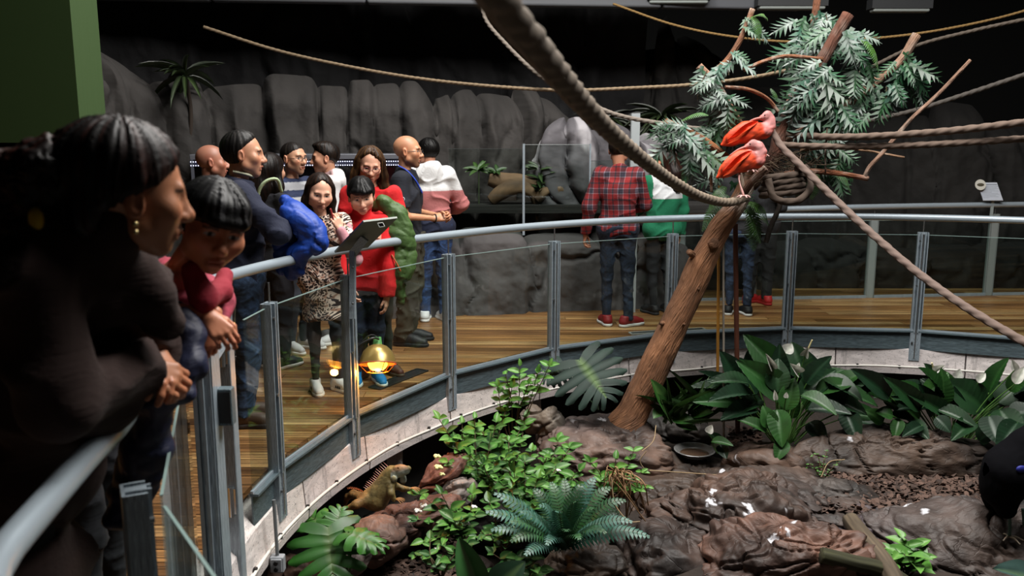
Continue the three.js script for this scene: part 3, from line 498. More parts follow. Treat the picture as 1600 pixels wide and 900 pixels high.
// split leaf: broad lobes parted by slots that stop short of the midrib
function splitGeo(o = {}) {
  const pos = [], col = [], uv = [], idx = [], c = o.color, K = o.lobes ?? 6;
  const put = (x, y, z, q) => { pos.push(x, y, z); uv.push(x, z); col.push(...q); return pos.length / 3 - 1; };
  for (const s of [-1, 1]) for (let k = 0; k < K; k++) {
    const a0 = k / K, a1 = (k + 1) / K, N = 6, rows = [];
    for (let i = 0; i <= N; i++) {
      const u = i / N, row = [];
      for (let j = 0; j <= 3; j++) {
        const f = j / 3, gap = sstep(0.3, 0.75, u) * 0.2, ff = lerp(gap, 1 - gap * 0.9, f), a = lerp(a0, a1, ff);
        const zr = a * 0.86, ang = lerp(2.35, 0.35, Math.pow(a, 0.85)), reach = (0.5 * Math.sin(Math.PI * Math.min(1, 0.3 + 0.62 * a)) + 0.08) * (1 - 0.16 * (2 * f - 1) ** 2 * sstep(0.6, 1, u)) * (u > 0.98 ? 0.98 : 1);
        const x = s * Math.sin(ang) * reach * u, z = zr + Math.cos(ang) * reach * u * 0.9, y = 0.05 * u - 0.16 * u * u - (o.droop ?? 0.15) * zr * zr + 0.015 * Math.sin(f * 9 + k), q = 0.85 + 0.3 * noise(x * 8, z * 8, k) + (j === 1 ? 0.12 : 0);
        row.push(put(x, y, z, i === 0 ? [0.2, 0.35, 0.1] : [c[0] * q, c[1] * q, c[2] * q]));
      } rows.push(row);
    }
    for (let i = 0; i < N; i++) for (let j = 0; j < 3; j++) { const [a, b, d, e] = [rows[i][j], rows[i][j + 1], rows[i + 1][j], rows[i + 1][j + 1]]; s > 0 ? idx.push(a, d, b, d, e, b) : idx.push(a, b, d, d, b, e); }
  }
  return geoOf(pos, idx, uv, col);
}
// feather frond along three points: stalk and paired leaflets in one leaf
function frondGeo(p0, p1, p2, o = {}) {
  const c = new THREE.QuadraticBezierCurve3(p0, p1, p2), pos = [], col = [], idx = [], uv = [], K = o.pairs ?? 22, W = o.width ?? 0.06, col0 = o.color, sd = o.seed ?? 0;
  const put = (v, q) => { pos.push(v.x, v.y, v.z); uv.push(0, 0); col.push(...q); return pos.length / 3 - 1; };
  let prev = null;
  for (let k = 0; k <= K; k++) {
    const t = 0.12 + 0.88 * k / K, p = c.getPointAt(t), tg = c.getTangentAt(t), side = tg.clone().cross(V(0, 1, 0.35)).normalize(), up = side.clone().cross(tg).normalize(), w = W * Math.pow(Math.sin(Math.PI * (0.16 + 0.8 * k / K)), 0.8), h = c.getLength() / K;
    const k0 = 0.75 + 0.5 * h3(k, sd, 3); let q = [col0[0] * k0, col0[1] * k0, col0[2] * k0]; if (o.blotch) q = mixc(q, o.blotchColor ?? [0.4, 0.55, 0.5], sstep(0.25, 0.8, h3(k, sd, 9) * 0.5 + t * 0.5) * o.blotch);
    for (const s of [-1, 1]) {
      const d = side.clone().multiplyScalar(s).addScaledVector(tg, 0.45), tip = p.clone().addScaledVector(d, w).addScaledVector(up, -w * 0.22), mid = p.clone().addScaledVector(d, w * 0.5).addScaledVector(up, 0.004);
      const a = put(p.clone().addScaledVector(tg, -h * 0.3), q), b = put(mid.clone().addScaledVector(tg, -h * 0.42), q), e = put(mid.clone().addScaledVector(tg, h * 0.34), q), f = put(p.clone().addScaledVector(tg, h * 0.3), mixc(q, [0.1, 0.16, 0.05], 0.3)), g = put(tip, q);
      idx.push(a, b, f, f, b, e, b, g, e);
    }
    const a = put(p.clone().addScaledVector(side, 0.0025), [0.1, 0.12, 0.04]), b = put(p.clone().addScaledVector(side, -0.0025), [0.1, 0.12, 0.04]); if (prev) idx.push(prev[0], a, prev[1], prev[1], a, b); prev = [a, b];
  }
  return geoOf(pos, idx, uv, col);
}
const _m = new THREE.Matrix4();
function setLeaf(parent, geo, mat, at, dir, up, len, wid, name = 'leaf', thick = len) {
  const z = dir.clone().normalize(), x = up.clone().cross(z); if (x.lengthSq() < 1e-6) x.set(1, 0, 0); x.normalize(); const y = z.clone().cross(x);
  const o = new THREE.Mesh(geo, mat); o.name = name; _m.makeBasis(x, y, z); o.quaternion.setFromRotationMatrix(_m); o.scale.set(wid, thick, len); o.position.copy(at); o.castShadow = o.receiveShadow = true; parent.add(o); return o;
}
const CAM = V(0, EYE, 0);
// leaf between two pixels at given depths, width in pixels, face turned between the viewer's side and up
function leafAt(parent, geo, mat, bx, by, bd, tx, ty, td, wpx, lift = 0.6, name) {
  const a = P(bx, by, bd), b = P(tx, ty, td), up = CAM.clone().sub(a).normalize().multiplyScalar(1 - lift).add(V(0, lift, 0));
  return setLeaf(parent, geo, mat, a, b.clone().sub(a), up, a.distanceTo(b), wpx * bd / FPX, name);
}
// ---------- perch tree with artificial foliage ----------
const D0 = 6.5;
{
  const base = P(1000, 648, D0), tr = thing('perch_tree', 'leaning reddish brown perch tree with cut branches and whitened leaf sprays', 'tree', base);
  const L = (x, y, d = D0) => P(x, y, d).sub(base);
  const bark = (p, t, a) => { const n = fbm(p[0] * 9, p[1] * 5, p[2] * 9, 3), f = ridge(Math.cos(a) * 4, Math.sin(a) * 4, t * 4, 3), k = (0.78 + n * 0.7) * (0.8 + 0.5 * clamp(f, -0.6, 0.6)); const pale = sstep(0.78, 0.9, t) * sstep(-0.25, 0.2, fbm(p[0] * 14, p[1] * 8, p[2] * 14, 2)); return mixc([0.3 * k, 0.135 * k, 0.062 * k], [0.5, 0.42, 0.36], pale * 0.85); };
  const mBark = VM(0.85, { bumpMap: rep(T.bark, 4, 2), bumpScale: 0.009 });
  const trunkPts = [L(975, 672), L(1008, 605), L(1047, 520), L(1078, 455), L(1104, 395), L(1126, 355), L(1150, 322), L(1166, 290), L(1178, 262)];
  part(tr, 'trunk', tube(trunkPts, (t, a, s) => (t < 0.62 ? lerp(0.125, 0.098, t / 0.62) : lerp(0.098, 0.05, (t - 0.62) / 0.38)) * (1 + 0.25 * sstep(0.08, 0, t)) + 0.016 * fbm(Math.cos(a) * 1.4, Math.sin(a) * 1.4, s * 5, 4) + 0.007 * ridge(Math.cos(a) * 4, Math.sin(a) * 4, s * 3.4, 3), 200, 56, bark), mBark);
  const stub = (x, y, dx, dy, r, dz = 0.05) => part(tr, 'knot', tube([L(x, y), L(x + dx * 0.5, y + dy * 0.5, D0 - dz), L(x + dx, y + dy, D0 - dz * 1.5)], (t) => r * (1.25 - 0.4 * t), 6, 10, (p) => { const k = 0.8 + 0.6 * fbm(p[0] * 30, p[1] * 30, p[2] * 30, 2); return [0.26 * k, 0.12 * k, 0.058 * k]; }), mBark);
  stub(1112, 382, 4, -3, 0.045, 0.07); stub(1085, 400, -9, -7, 0.026); stub(1040, 505, -8, 0, 0.018); stub(1070, 478, 4, 1, 0.018, 0.07); stub(1088, 452, 4, -1, 0.015, 0.07); stub(1048, 525, -7, -5, 0.013); stub(1066, 505, 3, 2, 0.013, 0.08);
  const wood = (hex, end) => (p, t, a) => { const k = 0.8 + 0.7 * fbm(p[0] * 12, p[1] * 12, p[2] * 12, 3), b = lin(hex); return mixc([b[0] * k, b[1] * k, b[2] * k], [0.45, 0.4, 0.34], (end ?? 0.35) * sstep(0.05, 0.4, fbm(p[0] * 20, p[1] * 20, p[2] * 20, 2))); };
  const branch = (pts, r0, r1, hex = 0x7d4f33, end, label) => part(tr, 'branch', tube(pts.map(p => L(p[0], p[1], p[2] ?? D0)), (t, a, s) => lerp(r0, r1, t) * (1 + 0.16 * fbm(s * 9, Math.cos(a) * 2, Math.sin(a) * 2, 3)), 36, 12, wood(hex, end)), mBark, null, label);
  branch([[1172, 290], [1192, 268], [1212, 240], [1218, 210], [1235, 175], [1262, 130], [1295, 75], [1325, 22]], 0.055, 0.042, 0x5a3220, 0.15, 'thick dark red upright branch');
  branch([[1225, 180, 6.7], [1245, 135, 6.75], [1262, 95, 6.8], [1270, 50, 6.8], [1278, -10, 6.8]], 0.03, 0.026, 0x7a4a30);
  branch([[1215, 225, 6.6], [1262, 200, 6.7], [1325, 162, 6.8], [1375, 122, 6.85], [1410, 92, 6.9], [1432, 54, 6.9]], 0.03, 0.034, 0x8a6a55);
  branch([[1160, 198], [1140, 165], [1120, 132], [1092, 103]], 0.022, 0.026, 0x94705a, 0.7, 'branch bleached nearly white');
  branch([[1112, 116], [1138, 92], [1160, 55], [1176, 14]], 0.022, 0.02, 0x85573a);
  branch([[1160, 265], [1135, 245, 6.45], [1098, 218, 6.4], [1062, 200, 6.35], [1040, 190, 6.3]], 0.028, 0.024, 0x94603c, 0.1);
  branch([[1216, 175, 6.4], [1200, 155, 6.4], [1170, 140, 6.35], [1133, 136, 6.3]], 0.014, 0.012, 0x7d4f33);
  branch([[1162, 110, 6.5], [1190, 97, 6.45], [1225, 88, 6.45], [1286, 92, 6.45]], 0.014, 0.012, 0x7d4f33);
  branch([[1225, 272, 6.4], [1270, 268, 6.35], [1310, 271, 6.3], [1356, 279, 6.3]], 0.02, 0.02, 0x8a5030);
  branch([[1350, 278, 6.3], [1358, 262, 6.3], [1378, 240, 6.3], [1420, 190, 6.35], [1470, 143, 6.4], [1516, 94, 6.4]], 0.016, 0.013, 0x7a5c4a);
  branch([[1250, 235, 6.6], [1300, 230, 6.55], [1350, 235, 6.5], [1413, 246, 6.45]], 0.012, 0.008, 0x8a6a50);
  branch([[1290, 268, 6.3], [1290, 230, 6.3], [1296, 170, 6.4]], 0.006, 0.004, 0x4a3526);
  branch([[1152, 320, 6.4], [1160, 300, 6.35], [1156, 270, 6.35]], 0.02, 0.016, 0xa08a78, 0.7);
  branch([[1160, 305, 6.35], [1176, 282, 6.3], [1196, 262, 6.25]], 0.028, 0.026, 0x6e5040, 0.4);
  branch([[1112, 300, 6.6], [1110, 270, 6.6], [1105, 250, 6.6]], 0.012, 0.01, 0x7d4f33);
  // sprays of lobed leaves
  const geos = [[0x2f6a42, 0], [0x3c7a46, 0.25], [0x4a8066, 0.85], [0x357048, 0.6], [0x2a5c32, 0.05]].map(([c, b], i) => lobedGeo({ color: lin(c), blotch: b, seed: i * 3 + 1, droop: 0.2 + 0.1 * (i % 3), pairs: 5 + i % 2 }));
  const R = rngOf(19);
  const spray = (x, y, d, n, size, white, ang = 1.57, spread = 2.4) => {
    const g = group(tr, 'foliage_spray'); g.position.copy(L(x, y, d));
    part(g, 'stem', rod(V(0, 0, 0), V(Math.cos(ang) * 0.1, -Math.sin(ang) * 0.1, 0), 0.004), dryMat.clone ? M(0x4a3c26, 0.8) : null);
    for (let i = 0; i < n; i++) {
      const a = ang + (R() - 0.5) * spread, out = (R() - 0.35) * 0.9, dir = V(Math.cos(a), -Math.sin(a), out * 0.8), len = size * (0.7 + R() * 0.5), at = V((R() - 0.5) * 0.12, (R() - 0.5) * 0.14, (R() - 0.5) * 0.1);
      const gi = R() < white ? (R() < 0.5 ? 2 : 3) : [0, 1, 4][Math.floor(R() * 3)];
      setLeaf(g, geos[gi], leafMat, at, dir, V((R() - 0.5) * 0.9, 0.65, 0.9), len, len * 0.95);
    }
  };
  spray(1140, 95, 6.4, 7, 0.16, 0.4, 1.6, 2.6); spray(1128, 150, 6.4, 12, 0.2, 0.6, 1.5, 2.8); spray(1168, 40, 6.5, 5, 0.15, 0.1, 1.2, 1.6);
  spray(1105, 110, 6.4, 7, 0.19, 0.8, 2.0, 1.4); spray(1060, 205, 6.25, 13, 0.22, 0.75, 1.7, 3.4); spray(1090, 230, 6.25, 8, 0.22, 0.5, 1.2, 2.0); spray(1122, 195, 6.45, 10, 0.21, 0.6, 1.7, 2.0);
  spray(1255, 35, 6.75, 9, 0.22, 0.35, 1.9, 2.4); spray(1290, 20, 6.7, 8, 0.2, 0.35, 1.3, 2.2); spray(1258, 85, 6.7, 10, 0.22, 0.3, 2.0, 2.0);
  spray(1290, 108, 6.4, 15, 0.27, 0.7, 1.6, 3.0); spray(1265, 150, 6.4, 13, 0.26, 0.55, 1.6, 2.6); spray(1300, 165, 6.35, 11, 0.24, 0.5, 1.5, 2.4);
  spray(1335, 55, 6.6, 10, 0.24, 0.5, 1.2, 2.4); spray(1345, 100, 6.6, 11, 0.24, 0.25, 1.5, 2.2); spray(1305, 50, 6.5, 8, 0.22, 0.7, 1.7, 2.2);
  spray(1412, 95, 6.85, 12, 0.22, 0.35, 1.4, 2.6); spray(1385, 135, 6.8, 10, 0.22, 0.35, 1.5, 2.4); spray(1345, 175, 6.7, 9, 0.2, 0.3, 1.6, 2.4); spray(1425, 115, 6.9, 7, 0.22, 0.3, 1.0, 1.8);
  spray(1290, 215, 6.7, 11, 0.2, 0.2, 1.6, 3.2); spray(1262, 255, 6.7, 8, 0.18, 0.2, 1.6, 3.2); spray(1310, 255, 6.7, 8, 0.2, 0.1, 1.4, 2.2);
  spray(1128, 288, 6.7, 8, 0.18, 0.4, 1.8, 2.4); spray(1148, 300, 6.75, 6, 0.17, 0.3, 1.4, 2.4);
  // hanging feather fronds
  const fr = (x0, y0, x1, y1, d, w, c = 0x4d8030) => { const a = L(x0, y0, d), b = L(x1, y1, d - 0.05), m = a.clone().lerp(b, 0.45).add(V((x1 - x0) * 0.0008, 0.06, 0.08)); part(tr, 'feather_frond', frondGeo(a, m, b, { color: lin(c), width: w, seed: x0 | 0, pairs: 18, blotch: 0.2 }), leafMat); };
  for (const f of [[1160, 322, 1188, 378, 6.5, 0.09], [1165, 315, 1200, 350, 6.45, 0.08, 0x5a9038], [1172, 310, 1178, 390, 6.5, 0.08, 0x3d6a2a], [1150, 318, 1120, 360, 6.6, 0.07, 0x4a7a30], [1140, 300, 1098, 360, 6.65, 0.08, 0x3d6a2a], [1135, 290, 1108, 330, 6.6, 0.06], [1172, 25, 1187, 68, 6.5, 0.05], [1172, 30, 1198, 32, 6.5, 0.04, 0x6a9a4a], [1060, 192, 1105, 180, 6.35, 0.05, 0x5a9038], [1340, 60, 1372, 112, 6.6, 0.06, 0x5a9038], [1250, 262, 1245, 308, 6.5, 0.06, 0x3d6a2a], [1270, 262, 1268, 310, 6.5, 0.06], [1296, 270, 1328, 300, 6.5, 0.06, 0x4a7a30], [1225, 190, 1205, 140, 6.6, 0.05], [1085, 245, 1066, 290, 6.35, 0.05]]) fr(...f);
}
{
  // three thin uprights beside the trunk
  const up = (n, lab, x0, y0, x1, y1, d0, d1, r, hex, cat) => { const a = P(x0, y0, d0), b = P(x1, y1, d1), k = lin(hex); return solo(n, lab, cat, tube([V(0, 0, 0), b.clone().sub(a).multiplyScalar(0.5), b.clone().sub(a)], (t, an, s) => r * (1 + 0.06 * noise(s * 14, an, 1) + (n === 'bamboo_pole' && s % 0.25 < 0.02 ? 0.12 : 0)), 60, 10, (p, t) => { const q = 0.8 + 0.5 * fbm(p[0] * 20, p[1] * 5, p[2] * 20, 2); return [k[0] * q, k[1] * q, k[2] * q]; }), VM(0.6), a); };
  up('bamboo_pole', 'thin yellow bamboo pole standing behind the leaning trunk', 1121, 608, 1124, 290, 6.75, 6.72, 0.012, 0xb07a2c, 'pole');
  up('grey_stake', 'thin grey stake between the bamboo pole and the brown stake', 1131, 700, 1130, 330, 6.4, 6.6, 0.009, 0x8c8478, 'stake');
  up('brown_stake', 'dark reddish brown stake right of the bamboo pole', 1153, 700, 1149, 350, 6.55, 6.62, 0.019, 0x5a2e1c, 'stake');
  // twig nest on the fork
  const R = rngOf(23), c = P(1222, 262, 6.45), n = 260, g = []; for (let i = 0; i < n; i++) { const a = V((R() - 0.5) * 0.5, (R() - 0.5) * 0.2, (R() - 0.5) * 0.3), b = a.clone().add(V((R() - 0.5) * 0.3, (R() - 0.5) * 0.14, (R() - 0.5) * 0.2)); g.push(rod(a, b, 0.003, 0.002, 4)); }
  const nest = solo('twig_nest', 'tangled nest of dark twigs and dry fibre where the branches fork', 'nest', merge(g), M(0x4a3a2a, 0.9), c); nest.userData.kind = 'stuff';
}
// ---------- ropes ----------
{
  const RT = (lab, pts, r, hex, pitch, n, cat = 'rope') => { const q = pts.map(p => P(...p)), o = q[0].clone(); return solo('rope', lab, cat, rope(q.map(p => p.clone().sub(o)), r, pitch ?? r * 3.4, n), M(hex, 0.9), o); };
  RT('thick hairy foreground rope running down from the ceiling to the tree trunk', [[1165, 309, 6.35], [1140, 316, 6.0], [1100, 309, 5.3], [1050, 283, 4.4], [1000, 246, 3.5], [950, 203, 2.8], [900, 150, 2.2], [850, 90, 1.75], [800, 28, 1.45], [745, -50, 1.2], [700, -130, 1.05]], 0.03, 0x6f6253, 0.11, 700);
  RT('thin rope hanging from the ceiling behind the thick foreground rope', [[752, -5, 8.3], [758, 28, 8.2], [790, 68, 8.0], [840, 115, 7.8], [900, 150, 7.6], [960, 178, 7.3], [1040, 194, 7.0], [1120, 204, 6.8], [1216, 209, 6.6]], 0.018, 0x6e655c);
  RT('long thin rope sagging across the rock wall to the tree', [[318, 42, 8.4], [430, 78, 8.4], [540, 103, 8.3], [650, 122, 8.2], [760, 134, 8.0], [880, 141, 7.8], [1000, 137, 7.6], [1085, 132, 7.4], [1180, 120, 7.2], [1262, 103, 7.0]], 0.0155, 0x776650);
  RT('upper of two thick ropes stretched from the tree to the right', [[1218, 207, 6.5], [1260, 212, 6.4], [1320, 214, 6.2], [1400, 211, 6.0], [1500, 203, 5.8], [1640, 186, 5.5]], 0.025, 0x5b4c42);
  RT('lower of two thick ropes stretched from the tree to the right', [[1222, 226, 6.4], [1260, 228, 6.3], [1330, 229, 6.2], [1450, 226, 5.9], [1640, 214, 5.6]], 0.023, 0x5b4c42);
  RT('thick brown rope running from the tree down to the right edge', [[1206, 205, 6.4], [1222, 230, 6.3], [1250, 258, 6.2], [1290, 297, 6.05], [1340, 345, 5.85], [1420, 415, 5.5], [1500, 474, 5.15], [1600, 534, 4.8], [1700, 585, 4.5]], 0.026, 0x66564e);
  RT('thin yellowish rope high above the tree', [[958, 6, 9.2], [1050, 38, 9], [1130, 55, 8.9], [1230, 65, 8.8], [1350, 61, 8.7], [1450, 50, 8.6], [1560, 28, 8.5], [1650, 2, 8.4]], 0.012, 0x7d6238);
  RT('dim grey rope high at the right running to the top edge', [[1300, 130, 8.2], [1360, 105, 8.1], [1430, 72, 8], [1520, 48, 7.8], [1650, 20, 7.6]], 0.016, 0x4f463d);
  RT('dim sagging rope behind the bare branch at the right', [[1300, 200, 8.4], [1365, 187, 8.2], [1430, 172, 8], [1500, 150, 7.8], [1650, 100, 7.5]], 0.02, 0x4a4540);
  // coils wound round the fork
  const o = P(1225, 285, 6.35), pts = []; for (let i = 0; i <= 72; i++) { const a = i / 72 * Math.PI * 2 * 4.2; pts.push(V(Math.cos(a) * (0.14 + 0.02 * Math.sin(i)), -0.09 + i / 72 * 0.17 + 0.03 * Math.sin(a + 1), Math.sin(a) * 0.13)); }
  solo('rope_coil', 'dark rope wound in coils around the fork of the tree', 'rope', rope(pts, 0.026, 0.09, 420), M(0x3d3128, 0.9), o);
  solo('rope_loop', 'dark loose rope loop hanging below the fork of the tree', 'rope', rope([V(-0.1, 0.05, 0.1), V(-0.06, -0.08, 0.14), V(0.1, -0.1, 0.14), V(0.2, -0.02, 0.1), V(0.22, 0.1, 0.02)], 0.026, 0.09, 120), M(0x3d3128, 0.9), P(1215, 290, 6.3));
  solo('rope_end', 'dark rope end hanging behind the fronds under the fork', 'rope', rope([V(0, 0, 0), V(-0.02, -0.15, 0.02), V(-0.07, -0.3, 0), V(-0.1, -0.42, 0)], 0.02, 0.08, 90), M(0x2f2822, 0.9), P(1222, 292, 6.5));
}
// ---------- shrubs with many leaves ----------
const leafSet = (cs, o = {}) => cs.map((c, i) => bladeGeo({ color: lin(c), n: 6, m: 4, fold: 0.14, droop: 0.12 + 0.08 * (i % 2), seed: i * 2.3, peak: 0.4, pow: 0.85, ...o }));
const shrubGeos = leafSet([0x4f8a34, 0x5f9c3e, 0x3f7030, 0x6faa4a, 0x396a36]);
const mStem = M(0x4c3c26, 0.8), mGreenStem = M(0x47702c, 0.7);
const flowerGeo = (() => { const g = []; for (let i = 0; i < 9; i++) { const a = i * 2.4, r = 0.0022 * i; g.push(new THREE.SphereGeometry(0.007, 8, 6).translate(Math.cos(a) * r, 0.004 - r * 0.25, Math.sin(a) * r)); } return merge(g); })();
function shrub(label, base, tips, o = {}) {
  const b = P(...base), t = thing(o.name ?? 'leafy_shrub', label, 'shrub', b, o.group), R = rngOf(o.seed ?? 1), size = o.size ?? 0.085; let k = 0;
  for (const tp of tips) {
    const e = P(...tp).sub(b), mid = e.clone().multiplyScalar(0.5).add(V((R() - 0.5) * 0.1, 0.03 + R() * 0.06, (R() - 0.3) * 0.12)), c = new THREE.CatmullRomCurve3([V(0, 0, 0), mid, e], false, 'centripetal'), Ln = c.getLength(), n = Math.max(3, Math.round(Ln / (o.step ?? 0.052)));
    part(t, 'stem', tube([V(0, 0, 0), mid, e], (u) => lerp(0.006, 0.0025, u), 12, 6), mStem);
    for (let i = Math.floor(n * (o.bare ?? 0.35)); i <= n; i++) {
      const u = i / n, p = c.getPointAt(u), tg = c.getTangentAt(u), rot = (i % 2) * 1.57 + R() * 0.9, last = i === n;
      for (const s of last ? [-1, 1, 0] : [-1, 1]) {
        const side = V(Math.cos(rot), 0.1, Math.sin(rot)).multiplyScalar(s || 0.001).addScaledVector(tg, s ? 0.35 : 1).add(V(0, R() * 0.35 - 0.05, 0)), q = size * (0.75 + R() * 0.6) * (u < 0.6 ? 1.1 : last ? 0.8 : 1);
        if (R() < 0.06) continue; k++;
        setLeaf(t, shrubGeos[o.tone ? o.tone[Math.floor(R() * o.tone.length)] : Math.floor(R() * 5)], shrubMat, p, side, V((R() - 0.5) * 0.7, 1, 0.45 + R() * 0.3), q, q * 0.56);
      }
    }
  }
  for (const f of o.flowers ?? []) { const h = part(t, 'flower', flowerGeo, f[3] ? M(0xe6e2a0, 0.7) : M(0xeeeee8, 0.7), P(f[0], f[1], f[2]).sub(b)); h.scale.setScalar(f[4] ?? 1); }
  return t;
}
shrub('leafy shrub above the iguana rocks, at the upper left of the greenery', [752, 790, 5.35], [[686, 655, 5.5], [712, 690, 5.4], [742, 655, 5.6], [765, 690, 5.5], [700, 722, 5.25], [735, 712, 5.2], [775, 660, 5.7], [722, 662, 5.5], [755, 725, 5.2], [790, 715, 5.3]], { seed: 3, flowers: [[682, 713, 5.15, 1, 1.3], [684, 730, 5.1, 1, 1.5], [690, 741, 5.1, 1]] });
shrub('tall pale green sapling rising before the glass panel', [800, 705, 5.9], [[790, 585, 5.9], [812, 572, 5.9], [840, 582, 5.85], [858, 572, 5.8], [800, 606, 5.85], [778, 604, 5.9], [826, 600, 5.8]], { name: 'sapling', seed: 5, tone: [1, 3], bare: 0.72, size: 0.075, step: 0.05 });
shrub('bushy green shrub in front of the layered boulder', [815, 815, 5.2], [[795, 690, 5.5], [830, 705, 5.4], [872, 690, 5.45], [762, 742, 5.2], [803, 738, 5.1], [852, 742, 5.1], [880, 722, 5.3], [900, 760, 5.0], [820, 770, 5.0], [860, 775, 5.0]], { seed: 8, flowers: [[872, 735, 5, 0, 0.8]] });
shrub('low shrub with small white flowers right below the iguana', [725, 848, 4.9], [[655, 772, 5.0], [690, 772, 4.95], [652, 812, 4.85], [700, 818, 4.8], [738, 772, 5], [662, 845, 4.75], [715, 800, 4.85], [742, 806, 4.85], [690, 850, 4.7]], { seed: 11, flowers: [[661, 790, 4.95, 0, 1.4], [652, 798, 4.93, 0, 1.3], [646, 823, 4.9, 0, 1.5], [714, 797, 4.9, 0, 1.2], [728, 818, 4.8, 0, 1.2], [740, 792, 4.9], [682, 857, 4.7]] });
shrub('shrub with bare woody runners beside the dark recess', [935, 795, 5.15], [[885, 740, 5.2], [922, 722, 5.2], [962, 718, 5.15], [990, 705, 5.15], [1002, 738, 5.05], [992, 766, 4.95], [950, 745, 5.05], [1008, 762, 4.95]], { seed: 15, tone: [1, 3, 0], bare: 0.6, step: 0.055, size: 0.07 });
shrub('dense dark shrub left behind the bluish fern', [785, 862, 4.75], [[765, 785, 4.95], [803, 793, 4.9], [842, 782, 4.95], [772, 832, 4.7], [745, 838, 4.65], [815, 825, 4.7], [800, 762, 5], [848, 812, 4.75]], { seed: 21, tone: [2, 4, 0], size: 0.08 });
shrub('small shrub on the mulch at the bottom left of the greenery', [690, 905, 4.45], [[650, 868, 4.5], [690, 872, 4.45], [672, 842, 4.55], [712, 862, 4.45], [730, 850, 4.5]], { seed: 25, tone: [0, 2, 4], size: 0.07 });
shrub('dark low foliage under the broad banana leaf', [820, 910, 4.4], [[770, 865, 4.45], [800, 880, 4.4], [830, 872, 4.4], [760, 895, 4.35], [850, 890, 4.4]], { seed: 29, tone: [2, 4], size: 0.08 });
shrub('small bright green plant growing beside the weathered log', [1415, 905, 4.6], [[1410, 842, 4.65], [1392, 860, 4.6], [1428, 855, 4.6], [1440, 872, 4.55], [1400, 880, 4.5]], { seed: 33, tone: [0, 1, 3], bare: 0.5, step: 0.05, size: 0.11 });
shrub('thin sprig growing between the ledge and the rim boulder', [1285, 752, 5.7], [[1270, 712, 5.75], [1292, 705, 5.8], [1310, 722, 5.7], [1262, 730, 5.7]], { seed: 37, tone: [0, 2], size: 0.02, step: 0.03 });
shrub('light green shrub between the sapling and the pale rock', [770, 800, 5.55], [[745, 742, 5.4], [782, 700, 5.6], [812, 672, 5.75], [752, 668, 5.7], [735, 690, 5.55], [822, 652, 5.8], [790, 642, 5.85], [725, 735, 5.3]], { seed: 43, tone: [1, 3, 0] });
shrub('spreading shrub over the bank behind the fern', [840, 830, 5.0], [[778, 752, 5.15], [820, 722, 5.3], [855, 712, 5.35], [890, 700, 5.35], [905, 735, 5.1], [840, 748, 5.05], [800, 775, 4.95], [872, 758, 5.0]], { seed: 47, tone: [0, 1, 2] });
// woody runners and dry twigs
{
  const R = rngOf(41), base = P(960, 735, 5.1), t = thing('woody_runners', 'tangle of bare pale brown runners beside the recess in the rocks', 'vine', base);
  for (let i = 0; i < 26; i++) { const a = V((R() - 0.5) * 0.1, (R() - 0.5) * 0.06, R() * 0.1), b = V((R() - 0.3) * 0.34, -0.06 - R() * 0.22, 0.05 + R() * 0.12), m = a.clone().lerp(b, 0.5).add(V((R() - 0.5) * 0.2, 0.06 + R() * 0.1, 0.08)); part(t, 'runner', tube([a, m, b], 0.0028 + R() * 0.003, 14, 5), M([0x8a6a48, 0x76583a, 0x9a7a58][i % 3], 0.8)); }
  for (const [pts, lab] of [[[[1010, 705, 5.4], [1000, 720, 5.4], [1008, 735, 5.4]], 'curved dry twig left of the steel bowl'], [[[1015, 735, 5.5], [1060, 738, 5.5], [1120, 742, 5.6]], 'straight dry twig lying in front of the steel bowl'], [[[955, 745, 4.9], [962, 790, 4.85], [985, 815, 4.8], [1000, 815, 4.8]], 'long hanging dry runner above the fern'], [[[1320, 718, 5.7], [1296, 722, 5.7], [1283, 745, 5.65]], 'pale bent twig at the left end of the mulch'], [[[1025, 665, 6.2], [1020, 690, 6.0], [1003, 705, 5.9]], 'thin curved twig hanging over the dark grey boulder']]) { const q = pts.map(p => P(...p)), o = q[0].clone(); solo('dry_twig', lab, 'twig', tube(q.map(p => p.clone().sub(o)), 0.0035, 16, 6), M(0x9a8464, 0.8), o); }
}
// ---------- fern ----------
{
  const b = P(882, 862, 4.6), t = thing('fern', 'bluish green fern with arching fronds on a rough rock', 'fern', b), R = rngOf(51);
  const tips = [[775, 772, 4.6, 1], [762, 800, 4.5, 1], [770, 828, 4.45, 1], [800, 845, 4.35, 0], [835, 765, 4.7, 0], [862, 755, 4.75, 0], [882, 750, 4.8, 0], [908, 758, 4.7, 0], [928, 748, 4.75, 1], [952, 762, 4.7, 0], [975, 782, 4.6, 0], [1012, 838, 4.45, 1], [985, 815, 4.45, 1], [945, 832, 4.3, 0], [905, 842, 4.3, 0], [855, 850, 4.3, 1], [822, 866, 4.3, 1], [845, 790, 4.5, 1], [815, 800, 4.45, 1], [898, 785, 4.45, 0], [925, 795, 4.4, 0], [870, 800, 4.35, 1], [965, 800, 4.6, 0], [800, 815, 4.4, 0], [885, 830, 4.25, 0]];
  tips.forEach(([x, y, d, blue], i) => { const e = P(x, y, d).sub(b), c = e.clone().multiplyScalar(0.55).add(V(0, 0.11 + R() * 0.06, 0.03)); part(t, 'frond', frondGeo(V((R() - 0.5) * 0.05, 0, (R() - 0.5) * 0.05), c, e, { color: lin(blue ? [0x36755c, 0x3f8268][i % 2] : [0x3a7038, 0x2c6032, 0x448044][i % 3]), width: 0.075, seed: i, pairs: 19, blotch: blue ? 0.4 : 0.1, blotchColor: [0.3, 0.55, 0.5] }), leafMat); });
}
